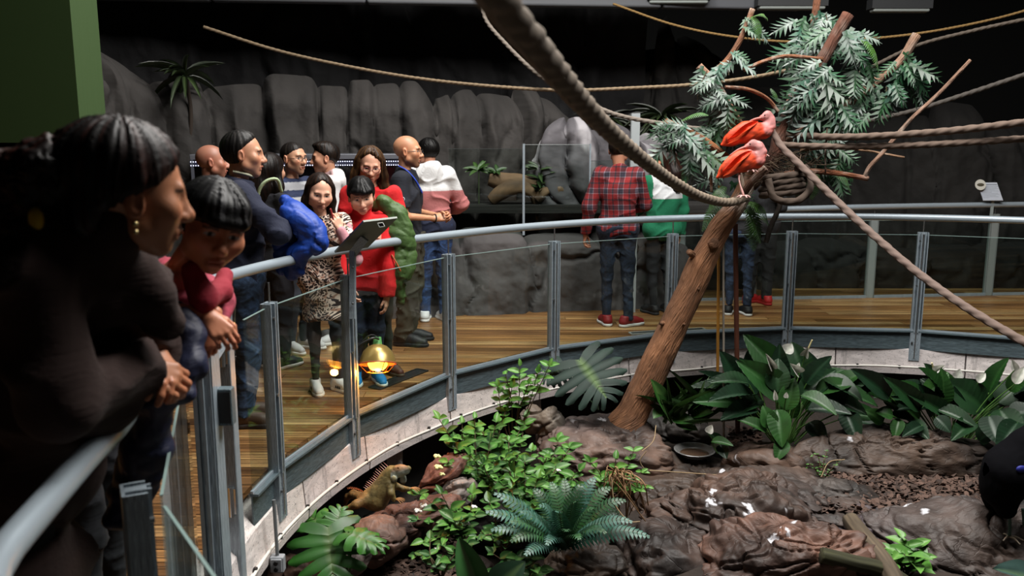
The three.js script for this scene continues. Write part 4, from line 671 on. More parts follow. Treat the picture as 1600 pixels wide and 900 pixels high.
// ---------- broad leaved plants ----------
{
  const c1 = lin(0x3f8c2c), g1 = splitGeo({ color: c1, lobes: 6, droop: 0.2 }), g2 = splitGeo({ color: lin(0x56a838), lobes: 5, droop: 0.25 });
  const b = P(540, 905, 4.4), t = thing('split_leaf_plant', 'bright green split leaf plant at the bottom left beside the junction box', 'plant', b), off = new THREE.Group(); off.position.copy(b).negate(); 
  const lf = (...a) => { const o = leafAt(t, ...a); o.position.sub(b); return o; };
  part(t, 'stalk', tube([V(0, 0, 0), P(545, 860, 4.42).sub(b), P(540, 832, 4.45).sub(b), P(514, 828, 4.45).sub(b)], 0.006, 16, 8), mGreenStem);
  part(t, 'stalk', tube([V(0.02, 0, 0), P(548, 855, 4.4).sub(b), P(545, 830, 4.4).sub(b)], 0.005, 12, 8), mGreenStem);
  lf(g1, waxMat, 512, 824, 4.45, 522, 918, 4.2, 125, 0.35); lf(g2, waxMat, 515, 828, 4.5, 468, 790, 4.65, 60, 0.4); lf(g2, waxMat, 522, 830, 4.5, 535, 786, 4.6, 62, 0.3); lf(g2, waxMat, 540, 832, 4.4, 602, 846, 4.3, 55, 0.7);
  const g3_ = splitGeo({ color: lin(0x264a3c), lobes: 7, droop: 0.1 }), b2 = P(935, 640, 6.6), t2 = thing('split_leaf_plant', 'dark bluish split leaf hanging before the concrete ring left of the trunk', 'plant', b2);
  const dullMat = VM(0.7, { color: 0xa8a8a8 }), o2 = leafAt(t2, g3_, dullMat, 905, 562, 6.45, 955, 628, 6.2, 118, 0.45); o2.position.sub(b2); const o3 = leafAt(t2, g3_, dullMat, 880, 572, 6.5, 845, 592, 6.4, 60, 0.5); o3.position.sub(b2);
  part(t2, 'stalk', tube([V(0, 0, 0), P(925, 600, 6.6).sub(b2), P(905, 562, 6.45).sub(b2)], 0.007, 12, 8), M(0x2f4a34, 0.7)); part(t2, 'stalk', tube([V(0, 0, 0), P(900, 600, 6.6).sub(b2), P(880, 572, 6.5).sub(b2)], 0.006, 12, 8), M(0x2f4a34, 0.7));
  const bn = bladeGeo({ color: lin(0x4f8a4a), rib: lin(0x8fbc7a), n: 22, m: 8, fold: 0.2, droop: 0.1, vein: 0.008, veins: 22, peak: 0.45, pow: 0.6 }), b3 = P(752, 925, 4.2), t3 = thing('banana_plant', 'broad ribbed banana leaf standing upright at the bottom edge', 'plant', b3);
  const o4 = leafAt(t3, bn, leafMat, 750, 935, 4.2, 719, 845, 4.15, 52, 0.1); o4.position.sub(b3); part(t3, 'stalk', rod(V(0, -0.2, 0), V(0, 0, 0), 0.012), mGreenStem);
  const bd = bladeGeo({ color: lin(0x24482e), n: 14, m: 6, fold: 0.15, droop: 0.2, vein: 0.006, veins: 14 }); const o5 = leafAt(t3, bd, leafMat, 770, 930, 4.25, 815, 878, 4.25, 60, 0.3); o5.position.sub(b3);
}
{
  // grassy plant right of the trunk
  const b = P(1065, 655, 6.45), t = thing('palm_seedling', 'spiky green young palm right of the tree trunk', 'plant', b), R = rngOf(61), gs = [0x4c7a38, 0x6f9a58, 0x3a6030, 0x7fa878].map((c, i) => bladeGeo({ color: lin(c), n: 8, m: 2, fold: 0.2, droop: 0.3, seed: i, pow: 0.6, peak: 0.3 }));
  for (let i = 0; i < 44; i++) { const a = -0.3 + R() * 3.7, up = 0.5 + R() * 0.9, dir = V(Math.cos(a), up * 0.8, (R() - 0.2) * 0.9), len = 0.18 + R() * 0.22; setLeaf(t, gs[Math.floor(R() * 4)], leafMat, V((R() - 0.5) * 0.3, (R() - 0.3) * 0.15, (R() - 0.5) * 0.15), dir, V((R() - 0.5), 0.6, 0.8), len, 0.022 + R() * 0.02); }
  const bl = bladeGeo({ color: lin(0x3f7a30), n: 8, m: 4, droop: 0.2, seed: 5 }); for (const [x0, y0, x1, y1, w] of [[1040, 640, 1025, 595, 26], [1045, 650, 1030, 615, 24], [1055, 660, 1090, 668, 22], [1050, 655, 1085, 655, 24], [1035, 640, 1022, 650, 20], [1075, 640, 1100, 620, 22], [1080, 650, 1112, 640, 22]]) { const o = leafAt(t, bl, leafMat, x0, y0, 6.4, x1, y1, 6.3, w, 0.5); o.position.sub(b); }
}
// peace lilies: ribbed leaves on stalks and white hooded flowers
const lilyGeos = [0x2f6a2a, 0x24562a, 0x3c7a30, 0x1f4a2c, 0x4a8a38].map((c, i) => bladeGeo({ color: lin(c), rib: lin([0x3f7f36, 0x346a36, 0x4f8a40, 0x2c5c38, 0x5f9c4a][i]), n: 26, m: 8, fold: 0.16, droop: 0.16 + 0.06 * (i % 3), vein: 0.024, veins: 10, seed: i * 1.7, peak: 0.4, pow: 0.75 }));
const spatheGeo = bladeGeo({ color: [0.8, 0.8, 0.74], rib: [0.72, 0.76, 0.66], n: 12, m: 6, fold: 0.55, droop: -0.15, peak: 0.4 }), mSpathe = VM(0.5);
function lily(label, base, leaves, flowers, fill) {
  const b = P(...base), t = thing('peace_lily', label, 'plant', b);
  for (const [x0, y0, d0, x1, y1, d1, w, lift = 0.45, gi = 0] of leaves) {
    const o = leafAt(t, lilyGeos[gi], waxMat, x0, y0, d0, x1, y1, d1, w, lift); const s = o.position.clone().sub(b); o.position.copy(s);
    part(t, 'stalk', tube([V(s.x * 0.2, -0.02, s.z * 0.2 - 0.02), s.clone().multiplyScalar(0.6).add(V(0, -0.02, -0.05)), s], 0.005, 10, 6), mGreenStem);
  }
  const R = rngOf(Math.round(base[0])), [n, sx, sy] = fill ?? [0, 0, 0];
  for (let i = 0; i < n; i++) {   // further leaves of the clump, behind and between
    const x = base[0] + (R() - 0.5) * sx, y = base[1] - 30 - R() * sy, a = Math.atan2(y - base[1] + 15, x - base[0]) + (R() - 0.5) * 1.2, Lp = 46 + R() * 34, dz = R() * 0.5 - 0.1;
    const o = leafAt(t, lilyGeos[[1, 3, 0, 3, 2][i % 5]], waxMat, x, y, base[2] + dz, x + Math.cos(a) * Lp, y + Math.sin(a) * Lp * 0.75, base[2] + dz - 0.08, 24 + R() * 14, 0.25 + R() * 0.5), s = o.position.clone().sub(b); o.position.copy(s);
    part(t, 'stalk', tube([V(s.x * 0.2, -0.02, s.z * 0.2 - 0.02), s.clone().multiplyScalar(0.6).add(V(0, -0.02, -0.05)), s], 0.005, 8, 5), mGreenStem);
  }
  for (const [x0, y0, d0, x1, y1, d1, w, spx, spy] of flowers) {
    const f = group(t, 'flower'), a = P(x0, y0, d0).sub(b); const o = leafAt(f, spatheGeo, mSpathe, x0, y0, d0, x1, y1, d1, w, 0.2, 'spathe'); o.position.copy(a);
    part(f, 'stalk', tube([V(0, 0, 0), a.clone().multiplyScalar(0.6).add(V(0, 0, -0.04)), a], 0.004, 10, 6), mGreenStem);
    if (spx) part(f, 'spadix', rod(a, P(spx, spy, d0 - 0.03).sub(b), 0.008, 0.006, 8), M(0xd9cf9a, 0.7));
  }
  return t;
}
lily('big peace lily with broad ribbed leaves and white flowers right of the stakes', [1225, 690, 6.3], [
  [1228, 592, 6.5, 1165, 523, 6.55, 46, 0.2, 0], [1228, 622, 6.2, 1158, 563, 6.15, 50, 0.3, 0], [1256, 590, 6.5, 1238, 535, 6.55, 44, 0.2, 1], [1272, 598, 6.5, 1256, 545, 6.55, 36, 0.25, 3], [1250, 622, 6.25, 1306, 572, 6.3, 40, 0.35, 1], [1285, 592, 6.3, 1350, 616, 6.1, 36, 0.7, 1], [1170, 600, 6.3, 1115, 588, 6.2, 30, 0.6, 1], [1178, 618, 6.2, 1112, 616, 6.0, 32, 0.6, 3], [1180, 640, 6.2, 1130, 648, 6.0, 34, 0.5, 3],
  [1197, 676, 6.0, 1157, 648, 6.0, 24, 0.6, 2], [1214, 640, 6.05, 1222, 692, 5.85, 38, 0.25, 2], [1226, 688, 5.95, 1214, 716, 5.85, 26, 0.2, 2], [1205, 668, 6.0, 1195, 636, 6.0, 30, 0.4, 2], [1228, 640, 6.1, 1240, 592, 6.1, 34, 0.3, 2], [1252, 618, 6.1, 1308, 636, 5.9, 30, 0.7, 2], [1160, 580, 6.6, 1140, 560, 6.6, 30, 0.3, 3], [1215, 612, 6.15, 1216, 560, 6.2, 40, 0.2, 1], [1262, 640, 6.15, 1330, 640, 6.0, 34, 0.6, 3], [1190, 625, 6.25, 1150, 640, 6.1, 30, 0.5, 1],
  [1275, 615, 6.2, 1335, 590, 6.2, 32, 0.5, 2], [1290, 620, 6.3, 1355, 640, 6.1, 34, 0.5, 1], [1300, 610, 6.4, 1375, 628, 6.3, 30, 0.6, 0], [1265, 660, 6.2, 1290, 690, 6.0, 30, 0.3, 3], [1235, 655, 6.25, 1180, 665, 6.1, 30, 0.4, 3], [1320, 640, 6.2, 1342, 690, 6.0, 34, 0.3, 3], [1280, 600, 6.6, 1290, 560, 6.6, 34, 0.2, 3], [1180, 590, 6.6, 1170, 548, 6.6, 34, 0.2, 3]],
  [[1206, 575, 6.2, 1194, 549, 6.15, 12], [1228, 552, 6.4, 1238, 537, 6.4, 20], [1258, 556, 6.4, 1264, 541, 6.35, 14, 1269, 531], [1246, 583, 6.15, 1231, 566, 6.1, 16], [1212, 625, 5.95, 1210, 608, 5.95, 8], [1228, 622, 5.95, 1229, 612, 5.95, 8], [1246, 578, 6.2, 1249, 566, 6.2, 8]], [24, 170, 70]);
lily('small low peace lily with one white flower behind the steel bowl', [1125, 705, 6.15], [[1112, 690, 6.1, 1143, 690, 6.0, 18, 0.6, 2], [1125, 695, 6.1, 1135, 715, 6.0, 20, 0.3, 3], [1128, 690, 6.2, 1108, 675, 6.2, 14, 0.5, 1]], [[1107, 677, 6.05, 1113, 663, 6.05, 14]]);
lily('peace lily group with striped leaves at the right edge behind the rim boulder', [1490, 695, 6.2], [
  [1450, 625, 6.3, 1480, 580, 6.3, 36, 0.2, 4], [1536, 638, 6.2, 1482, 594, 6.2, 54, 0.3, 1], [1450, 614, 6.4, 1400, 598, 6.4, 28, 0.5, 3], [1415, 618, 6.3, 1370, 612, 6.2, 26, 0.6, 1], [1455, 634, 6.2, 1402, 634, 6.1, 34, 0.5, 3], [1562, 640, 6.1, 1592, 692, 5.8, 44, 0.4, 1], [1462, 640, 6.1, 1530, 660, 5.9, 28, 0.6, 1], [1440, 665, 6.0, 1412, 678, 5.9, 22, 0.4, 3], [1462, 652, 6.0, 1486, 674, 5.9, 26, 0.4, 3], [1500, 640, 6.3, 1520, 605, 6.4, 36, 0.3, 3], [1560, 630, 6.3, 1590, 600, 6.3, 40, 0.4, 1], [1575, 650, 6.1, 1620, 640, 6, 40, 0.5, 3], [1545, 650, 6.0, 1560, 690, 5.8, 40, 0.3, 3], [1560, 620, 6.4, 1535, 598, 6.4, 36, 0.3, 1],
  [1400, 640, 6.2, 1380, 600, 6.3, 26, 0.3, 4], [1395, 650, 6.1, 1372, 640, 6.1, 26, 0.5, 2], [1405, 655, 6.1, 1398, 682, 6.0, 22, 0.4, 2], [1430, 640, 6.15, 1440, 606, 6.2, 26, 0.4, 2], [1465, 625, 6.25, 1470, 598, 6.3, 24, 0.5, 2], [1520, 660, 6.0, 1490, 680, 5.85, 30, 0.4, 1], [1480, 625, 6.3, 1440, 590, 6.4, 32, 0.4, 3], [1420, 660, 6.1, 1450, 680, 5.9, 28, 0.5, 1], [1590, 660, 5.9, 1560, 700, 5.7, 36, 0.4, 3], [1380, 660, 6.2, 1355, 640, 6.2, 28, 0.4, 4], [1530, 690, 6.0, 1560, 660, 5.9, 36, 0.5, 3], [1400, 645, 6.2, 1420, 610, 6.3, 30, 0.4, 1]],
  [[1460, 582, 6.3, 1478, 571, 6.25, 12, 1456, 567], [1496, 592, 6.3, 1500, 576, 6.3, 16], [1586, 578, 6.0, 1580, 560, 6.0, 12], [1586, 600, 6.0, 1600, 574, 6.0, 18], [1528, 598, 6.2, 1540, 583, 6.2, 14]], [26, 210, 55]);
{
  const b = P(1595, 905, 4.3), t = thing('agave_leaf_plant', 'pale bluish broad leaf at the bottom right corner', 'plant', b), g = bladeGeo({ color: lin(0x4f6f68), n: 10, m: 6, droop: 0.1, wave: 0.01 }); const o = leafAt(t, g, leafMat, 1640, 915, 4.3, 1558, 882, 4.25, 50, 0.6); o.position.sub(b); part(t, 'stalk', rod(V(0, -0.15, 0), V(0.15, -0.02, 0), 0.01), mGreenStem);
  // dim palms in the dark habitat behind
  const R = rngOf(77), gg = [0x1c2c17, 0x141f12].map(c => bladeGeo({ color: lin(c), n: 6, m: 2, droop: 0.35, pow: 0.6 }));
  for (const [x, y, d, s, n, lab] of [[1035, 185, 10.2, 0.5, 46, 'dim fan palm behind the glass screen end post'], [945, 190, 10.3, 0.45, 30, 'dark fan palm above the pale streaked rocks'], [1310, 190, 10.5, 0.3, 24, 'dim fan palm in the dark behind the bare branch'], [290, 120, 8.6, 0.45, 30, 'dark drooping palm at the left above the rock wall']]) {
    const c = P(x, y, d), p = thing('fan_palm', lab, 'palm', c); part(p, 'stem', tube([V(0, -0.7, 0), V(0.03, -0.3, 0), V(0, 0, 0)], 0.02, 8, 8), M(0x2a2018, 0.9));
    for (let i = 0; i < n; i++) { const a = R() * 6.28, u = R() * 1.6 - 0.7; setLeaf(p, gg[i % 2], leafMat, V(0, 0, 0), V(Math.cos(a), u, Math.sin(a)), V(0, 1, 0.3), s * (0.6 + R() * 0.5), 0.05, 'leaf'); }
  }
}
// ---------- smooth bodies: distance fields meshed on a grid ----------
class Field {
  constructor(k = 0.03) { this.k = k; this.add = []; this.sub = []; this.cuts = []; this.pad = 0.02; }
  cap(a, b, ra, rb = ra, k = this.k, clip) { this.add.push({ t: 0, ax: a.x, ay: a.y, az: a.z, bx: b.x - a.x, by: b.y - a.y, bz: b.z - a.z, L: Math.max(1e-9, b.distanceToSquared(a)), ra, rb, k, clip }); return this; }
  ball(c, r, k) { return this.cap(c, c, r, r, k); }
  chain(pts, rs, k) { for (let i = 0; i + 1 < pts.length; i++) this.cap(pts[i], pts[i + 1], rs[i], rs[i + 1], k); return this; }
  ell(c, r, k = this.k, q, sub) { const e = { t: 1, c, r, k, q: q ? q.clone().invert() : null }; (sub ? this.sub : this.add).push(e); return this; }
  hole(c, r, k = 0.01) { return this.ell(c, [r, r, r], k, null, true); }
  cut(n, p) { this.cuts.push([n.x, n.y, n.z, n.dot(p)]); return this; }
  d1(e, x, y, z) {
    if (e.t === 0) {
      const px = x - e.ax, py = y - e.ay, pz = z - e.az; let h = (px * e.bx + py * e.by + pz * e.bz) / e.L; h = h < 0 ? 0 : h > 1 ? 1 : h;
      const dx = px - e.bx * h, dy = py - e.by * h, dz = pz - e.bz * h; let d = Math.sqrt(dx * dx + dy * dy + dz * dz) - e.ra - (e.rb - e.ra) * h;
      if (e.clip) d = Math.max(d, e.clip[0] * x + e.clip[1] * y + e.clip[2] * z - e.clip[3]); return d;
    }
    let px = x - e.c.x, py = y - e.c.y, pz = z - e.c.z; if (e.q) { const v = Field.v.set(px, py, pz).applyQuaternion(e.q); px = v.x; py = v.y; pz = v.z; }
    const [a, b, c] = e.r, k0 = Math.hypot(px / a, py / b, pz / c), k1 = Math.hypot(px / a / a, py / b / b, pz / c / c); return k1 < 1e-9 ? -Math.min(a, b, c) : k0 * (k0 - 1) / k1;
  }
  at(x, y, z, add = this.add) {
    let d = 1e3; for (const e of add) { const q = this.d1(e, x, y, z); const h = e.k > 0 ? Math.max(e.k - Math.abs(d - q), 0) / e.k : 0; d = Math.min(d, q) - h * h * e.k * 0.25; }
    for (const e of this.sub) { const q = -this.d1(e, x, y, z); const h = Math.max(e.k - Math.abs(d - q), 0) / e.k; d = Math.max(d, q) + h * h * e.k * 0.25; }
    for (const c of this.cuts) d = Math.max(d, c[0] * x + c[1] * y + c[2] * z - c[3]);
    return this.disp ? d + this.disp(x, y, z, d) : d;
  }
  mesh(cell, color, uvScale) {
    const lo = [1e9, 1e9, 1e9], hi = [-1e9, -1e9, -1e9];
    for (const e of this.add) { const pts = e.t === 0 ? [[e.ax, e.ay, e.az, e.ra], [e.ax + e.bx, e.ay + e.by, e.az + e.bz, e.rb]] : [[e.c.x, e.c.y, e.c.z, Math.max(...e.r)]]; for (const p of pts) for (let i = 0; i < 3; i++) { lo[i] = Math.min(lo[i], p[i] - p[3] - this.pad); hi[i] = Math.max(hi[i], p[i] + p[3] + this.pad); } }
    const n = [0, 1, 2].map(i => Math.ceil((hi[i] - lo[i]) / cell) + 2), [nx, ny, nz] = n, G = new Float32Array(nx * ny * nz), B = 6, hd = B * cell * 0.87;
    const id = (i, j, k) => (k * ny + j) * nx + i;
    for (let bk = 0; bk < nz; bk += B) for (let bj = 0; bj < ny; bj += B) for (let bi = 0; bi < nx; bi += B) {
      const cx = lo[0] + (bi + B / 2) * cell, cy = lo[1] + (bj + B / 2) * cell, cz = lo[2] + (bk + B / 2) * cell; let d = 1e3; const ds = this.add.map(e => { const q = this.d1(e, cx, cy, cz); d = Math.min(d, q); return q; });
      const far = d > hd * 1.25 + this.pad + 0.02; const list = far ? null : this.add.filter((e, i) => ds[i] < Math.max(d, 0) + hd * 2.2 + e.k);
      for (let k = bk; k < Math.min(nz, bk + B); k++) for (let j = bj; j < Math.min(ny, bj + B); j++) for (let i = bi; i < Math.min(nx, bi + B); i++) G[id(i, j, k)] = far ? d : this.at(lo[0] + i * cell, lo[1] + j * cell, lo[2] + k * cell, list);
    }
    const map = new Int32Array(nx * ny * nz).fill(-1), pos = [], idx = [], E = [[0, 1], [2, 3], [4, 5], [6, 7], [0, 2], [1, 3], [4, 6], [5, 7], [0, 4], [1, 5], [2, 6], [3, 7]];
    for (let k = 0; k < nz - 1; k++) for (let j = 0; j < ny - 1; j++) for (let i = 0; i < nx - 1; i++) {
      const v = [G[id(i, j, k)], G[id(i + 1, j, k)], G[id(i, j + 1, k)], G[id(i + 1, j + 1, k)], G[id(i, j, k + 1)], G[id(i + 1, j, k + 1)], G[id(i, j + 1, k + 1)], G[id(i + 1, j + 1, k + 1)]]; let m = 0; for (let q = 0; q < 8; q++) if (v[q] < 0) m |= 1 << q; if (m === 0 || m === 255) continue;
      let x = 0, y = 0, z = 0, c = 0; for (const [a, b] of E) if ((v[a] < 0) !== (v[b] < 0)) { const t = v[a] / (v[a] - v[b]); x += lerp(a & 1, b & 1, t); y += lerp(a >> 1 & 1, b >> 1 & 1, t); z += lerp(a >> 2, b >> 2, t); c++; }
      map[id(i, j, k)] = pos.length / 3; pos.push(lo[0] + (i + x / c) * cell, lo[1] + (j + y / c) * cell, lo[2] + (k + z / c) * cell);
    }
    const quad = (a, b, c, d, f) => { if (a < 0 || b < 0 || c < 0 || d < 0) return; f ? idx.push(a, b, c, a, c, d) : idx.push(a, c, b, a, d, c); };
    for (let k = 1; k < nz - 1; k++) for (let j = 1; j < ny - 1; j++) for (let i = 1; i < nx - 1; i++) {
      const s = G[id(i, j, k)] < 0;
      if (s !== G[id(i + 1, j, k)] < 0) quad(map[id(i, j - 1, k - 1)], map[id(i, j, k - 1)], map[id(i, j, k)], map[id(i, j - 1, k)], s);
      if (s !== G[id(i, j + 1, k)] < 0) quad(map[id(i - 1, j, k - 1)], map[id(i - 1, j, k)], map[id(i, j, k)], map[id(i, j, k - 1)], s);
      if (s !== G[id(i, j, k + 1)] < 0) quad(map[id(i - 1, j - 1, k)], map[id(i, j - 1, k)], map[id(i, j, k)], map[id(i - 1, j, k)], s);
    }
    const uv = []; for (let i = 0; i < pos.length; i += 3) uv.push((pos[i] + pos[i + 2] * 0.6) * (uvScale ?? 1), pos[i + 1] * (uvScale ?? 1));
    const col = color ? [] : null; if (color) for (let i = 0; i < pos.length; i += 3) col.push(...color(pos[i], pos[i + 1], pos[i + 2]));
    return geoOf(pos, idx, uv, col);
  }
}
Field.v = V(0, 0, 0);
const joinVC = (l) => mergeGeometries(l.map(g => { const r = g.index ? g.toNonIndexed() : g; for (const k of Object.keys(r.attributes)) if (!['position', 'normal', 'color'].includes(k)) r.deleteAttribute(k); return r; }));
const paint = (g, f) => { const p = g.attributes.position, c = new Float32Array(p.count * 3); for (let i = 0; i < p.count; i++) c.set(f(p.getX(i), p.getY(i), p.getZ(i)), i * 3); g.setAttribute('color', new THREE.BufferAttribute(c, 3)); return g; };

// ---------- heads and hands, built once and recoloured ----------
const headCache = {};
function headBase(kind) {
  if (headCache[kind]) return headCache[kind];
  const f = new Field(0.02), c = kind === 'child', w = kind === 'woman', v = V; f.pad = 0.015;
  f.ell(v(0, 0.033, -0.014), [0.076, 0.084, 0.096], 0.02);
  f.ell(v(0, c ? -0.028 : -0.03, 0.03), [c ? 0.061 : 0.058, c ? 0.066 : 0.074, 0.061], 0.035);
  f.ball(v(0, c ? -0.083 : -0.094, 0.06), c ? 0.018 : w ? 0.018 : 0.022, 0.03);
  for (const s of [-1, 1]) {
    f.ball(v(0.046 * s, -0.055, 0.012), w || c ? 0.02 : 0.025, 0.03); f.ball(v(0.044 * s, -0.016, 0.057), c ? 0.026 : 0.021, 0.025);
    f.ell(v(0.079 * s, -0.004, -0.006), [0.011, 0.032, 0.019], 0.008, new THREE.Quaternion().setFromEuler(new THREE.Euler(-0.15, 0.35 * s, 0)));
  }
  f.cap(v(-0.034, 0.024, 0.076), v(0.034, 0.024, 0.076), w || c ? 0.009 : 0.013, undefined, 0.016);
  for (const s of [-1, 1]) f.ell(v(0.031 * s, 0.004, 0.097), [0.02, 0.014, 0.018], 0.014, null, true);
  f.sub.forEach(e => { e.k = 0.014; });
  f.cap(v(0, 0.016, 0.084), v(0, -0.026, 0.103), 0.008, 0.011, 0.014); f.ball(v(0, -0.03, 0.104), c ? 0.011 : 0.0125, 0.01);
  for (const s of [-1, 1]) f.ball(v(0.012 * s, -0.034, 0.095), 0.0085, 0.008);
  for (const s of [-1, 1]) { f.ball(v(0.031 * s, 0.005, 0.073), 0.0145, 0.006); }
  f.cap(v(-0.019, -0.061, 0.082), v(0, -0.059, 0.089), 0.0055, 0.0075, 0.006); f.cap(v(0.019, -0.061, 0.082), v(0, -0.059, 0.089), 0.0055, 0.0075, 0.006);
  f.cap(v(-0.015, -0.0715, 0.081), v(0.015, -0.0715, 0.081), 0.0075, undefined, 0.006);
  f.ell(v(0, -0.0655, 0.096), [0.021, 0.0016, 0.012], 0.004, null, true);
  for (const s of [-1, 1]) f.ell(v(0.088 * s, -0.002, -0.002), [0.006, 0.018, 0.01], 0.006, null, true);
  return headCache[kind] = f.mesh(0.0036);
}
function headGeo(kind, o) {
  const g = headBase(kind).clone(), skin = lin(o.skin), lip = mixc(skin, lin(o.lip ?? 0x9a4a40), 0.6), brow = lin(o.brow ?? 0x1c1410), red = mixc(skin, [skin[0] * 1.02, skin[1] * 0.7, skin[2] * 0.65], 1);
  paint(g, (x, y, z) => {
    let c = mixc(skin, red, 0.5 * sstep(0.03, 0.008, Math.hypot(Math.abs(x) - 0.043, y + 0.028)) * (z > 0.03 ? 1 : 0) + (Math.abs(x) > 0.072 ? 0.4 : 0) + 0.3 * sstep(0.02, 0.006, Math.hypot(x, y + 0.032)) * (z > 0.09 ? 1 : 0));
    if (o.stubble) { const m = sstep(-0.035, -0.06, y + 0.35 * Math.max(0, 0.05 - z)) * (z > -0.02 ? 1 : 0) * (Math.hypot(x, (y + 0.066) * 1.4) < 0.019 ? 0.25 : 1); c = mixc(c, lin(o.stubbleColor ?? 0x33281f), o.stubble * m); }
    if (z > 0.05 && Math.hypot(x / 0.024, (y + 0.0655) / 0.0125) < 1) c = lip;
    if (z > 0.055 && Math.abs(Math.abs(x) - 0.032) < 0.018 && Math.abs(y - 0.0245 + Math.abs(Math.abs(x) - 0.03) * 0.25) < 0.0045) c = mixc(c, brow, o.browMix ?? 0.8);
    const dx = (Math.abs(x) - 0.031) / 0.0145, dy = (y - 0.0055) / 0.0062; if (z > 0.05 && dx * dx + dy * dy < 1) { c = [0.4, 0.36, 0.34]; const ix = (Math.abs(x) - 0.031 - (o.gaze ?? 0) * Math.sign(x)) / 0.0062, iy = (y - 0.005) / 0.0062; if (ix * ix + iy * iy < 1) c = lin(o.iris ?? 0x2a170e); if (y > 0.0085) c = [0.03, 0.02, 0.018]; }
    if (o.scalp) { const t = sstep(o.scalp[1] - 0.008, o.scalp[1] + 0.02, y + z * -0.72); c = mixc(c, lin(o.scalp[0]), t * (o.scalp[2] ?? 0.7)); }
    return c;
  });
  return g;
}
const handCache = {};
function handBase(curl, cell = 0.0042) {
  const key = curl + '_' + cell; if (handCache[key]) return handCache[key];
  const f = new Field(0.008); f.pad = 0.01; const v = V;
  f.cap(v(0, -0.02, 0), v(0, 0.02, 0), 0.024, 0.026, 0.012); const K = [[0.03, 0.088, 0.074, 0.0088], [0.011, 0.094, 0.083, 0.0092], [-0.009, 0.089, 0.077, 0.0088], [-0.028, 0.08, 0.06, 0.0078]];
  for (const [x, y, L, r] of K) {
    f.cap(v(x * 0.5, 0.01, 0), v(x, y, 0.002), 0.016, 0.0115, 0.012); let p = v(x, y, 0.002), a = curl * 0.55; const seg = [0.46, 0.3, 0.24];
    seg.forEach((q, i) => { const n = v(p.x + x * 0.08 * q, p.y + Math.cos(a) * L * q, p.z - Math.sin(a) * L * q); f.cap(p, n, r * (1.06 - i * 0.08), r * (1 - i * 0.09), 0.004); p = n; a += curl * (i ? 0.8 : 1.05); });
  }
  f.cap(v(0.016, 0.015, -0.004), v(0.041, 0.048, -0.014), 0.015, 0.012, 0.012); f.cap(v(0.041, 0.048, -0.014), v(0.05, 0.075, -0.022 - curl * 0.008), 0.0112, 0.0098, 0.004); f.cap(v(0.05, 0.075, -0.022 - curl * 0.008), v(0.048 - curl * 0.012, 0.1, -0.03 - curl * 0.01), 0.0098, 0.008, 0.004);
  return handCache[key] = f.mesh(cell);
}
function handAt(wrist, dir, back, curl, skin, left, scale = 1, cell) {   // dir: where the fingers point, back: where the back of the hand faces
  const y = dir.clone().normalize(), x = y.clone().cross(back).normalize(), z = x.clone().cross(y), g = handBase(curl, cell).clone(); const m = new THREE.Matrix4().makeBasis(x, y, z); const s = new THREE.Matrix4().makeScale(left ? -scale : scale, scale, scale);
  const c = lin(skin), n = [c[0] * 1.05, c[1] * 0.82, c[2] * 0.78]; paint(g, (px, py, pz) => mixc(c, n, sstep(0.08, 0.15, py) * 0.6 + 0.15 * noise(px * 90, py * 90, pz * 90)));
  if (left) { const i = g.index.array; for (let k = 0; k < i.length; k += 3) { const t = i[k]; i[k] = i[k + 1]; i[k + 1] = t; } }
  g.applyMatrix4(m.multiply(s).setPosition(wrist)); if (left) g.computeVertexNormals(); return g;
}
const shoeCache = {};
function shoeParts(kind) {   // toe towards +z, heel at -z, sole on y = 0
  if (shoeCache[kind]) return shoeCache[kind]; const f = new Field(0.03), v = V, boot = kind === 'boot';
  f.cap(v(0, 0.045, -0.045), v(0.004, 0.038, 0.1), 0.036, 0.032, 0.03); f.cap(v(0.004, 0.036, 0.1), v(0.002, 0.032, 0.15), 0.036, 0.03, 0.03); f.cap(v(0, 0.05, -0.05), v(0, boot ? 0.16 : 0.088, -0.035), 0.036, 0.038, 0.03); f.cap(v(0, boot ? 0.12 : 0.08, -0.02), v(0, 0.055, 0.07), 0.034, 0.03, 0.03);
  f.cut(v(0, -1, 0), v(0, 0.012, 0)); f.cut(v(0, 1, 0), v(0, boot ? 0.19 : 0.1, 0)); const upper = f.mesh(0.0055);
  const s = new Field(0.03); s.ell(v(0, 0.014, -0.04), [0.042, 0.03, 0.052], 0.02); s.ell(v(0.004, 0.014, 0.105), [0.046, 0.03, 0.085], 0.03); s.cap(v(0, 0.014, -0.04), v(0.003, 0.014, 0.1), 0.036, 0.04, 0.02); s.cut(v(0, -1, 0), v(0, 0.0, 0)); s.cut(v(0, 1, 0), v(0, 0.028, 0)); const sole = s.mesh(0.006);
  const lace = []; for (let i = 0; i < 5; i++) { const z = 0.035 + i * 0.018, y = 0.092 - i * 0.0062; lace.push(tube([v(-0.026, y - 0.012, z), v(0, y, z + 0.004), v(0.026, y - 0.012, z)], 0.004, 8, 6)); }
  return shoeCache[kind] = { upper, sole, lace: merge(lace) };
}

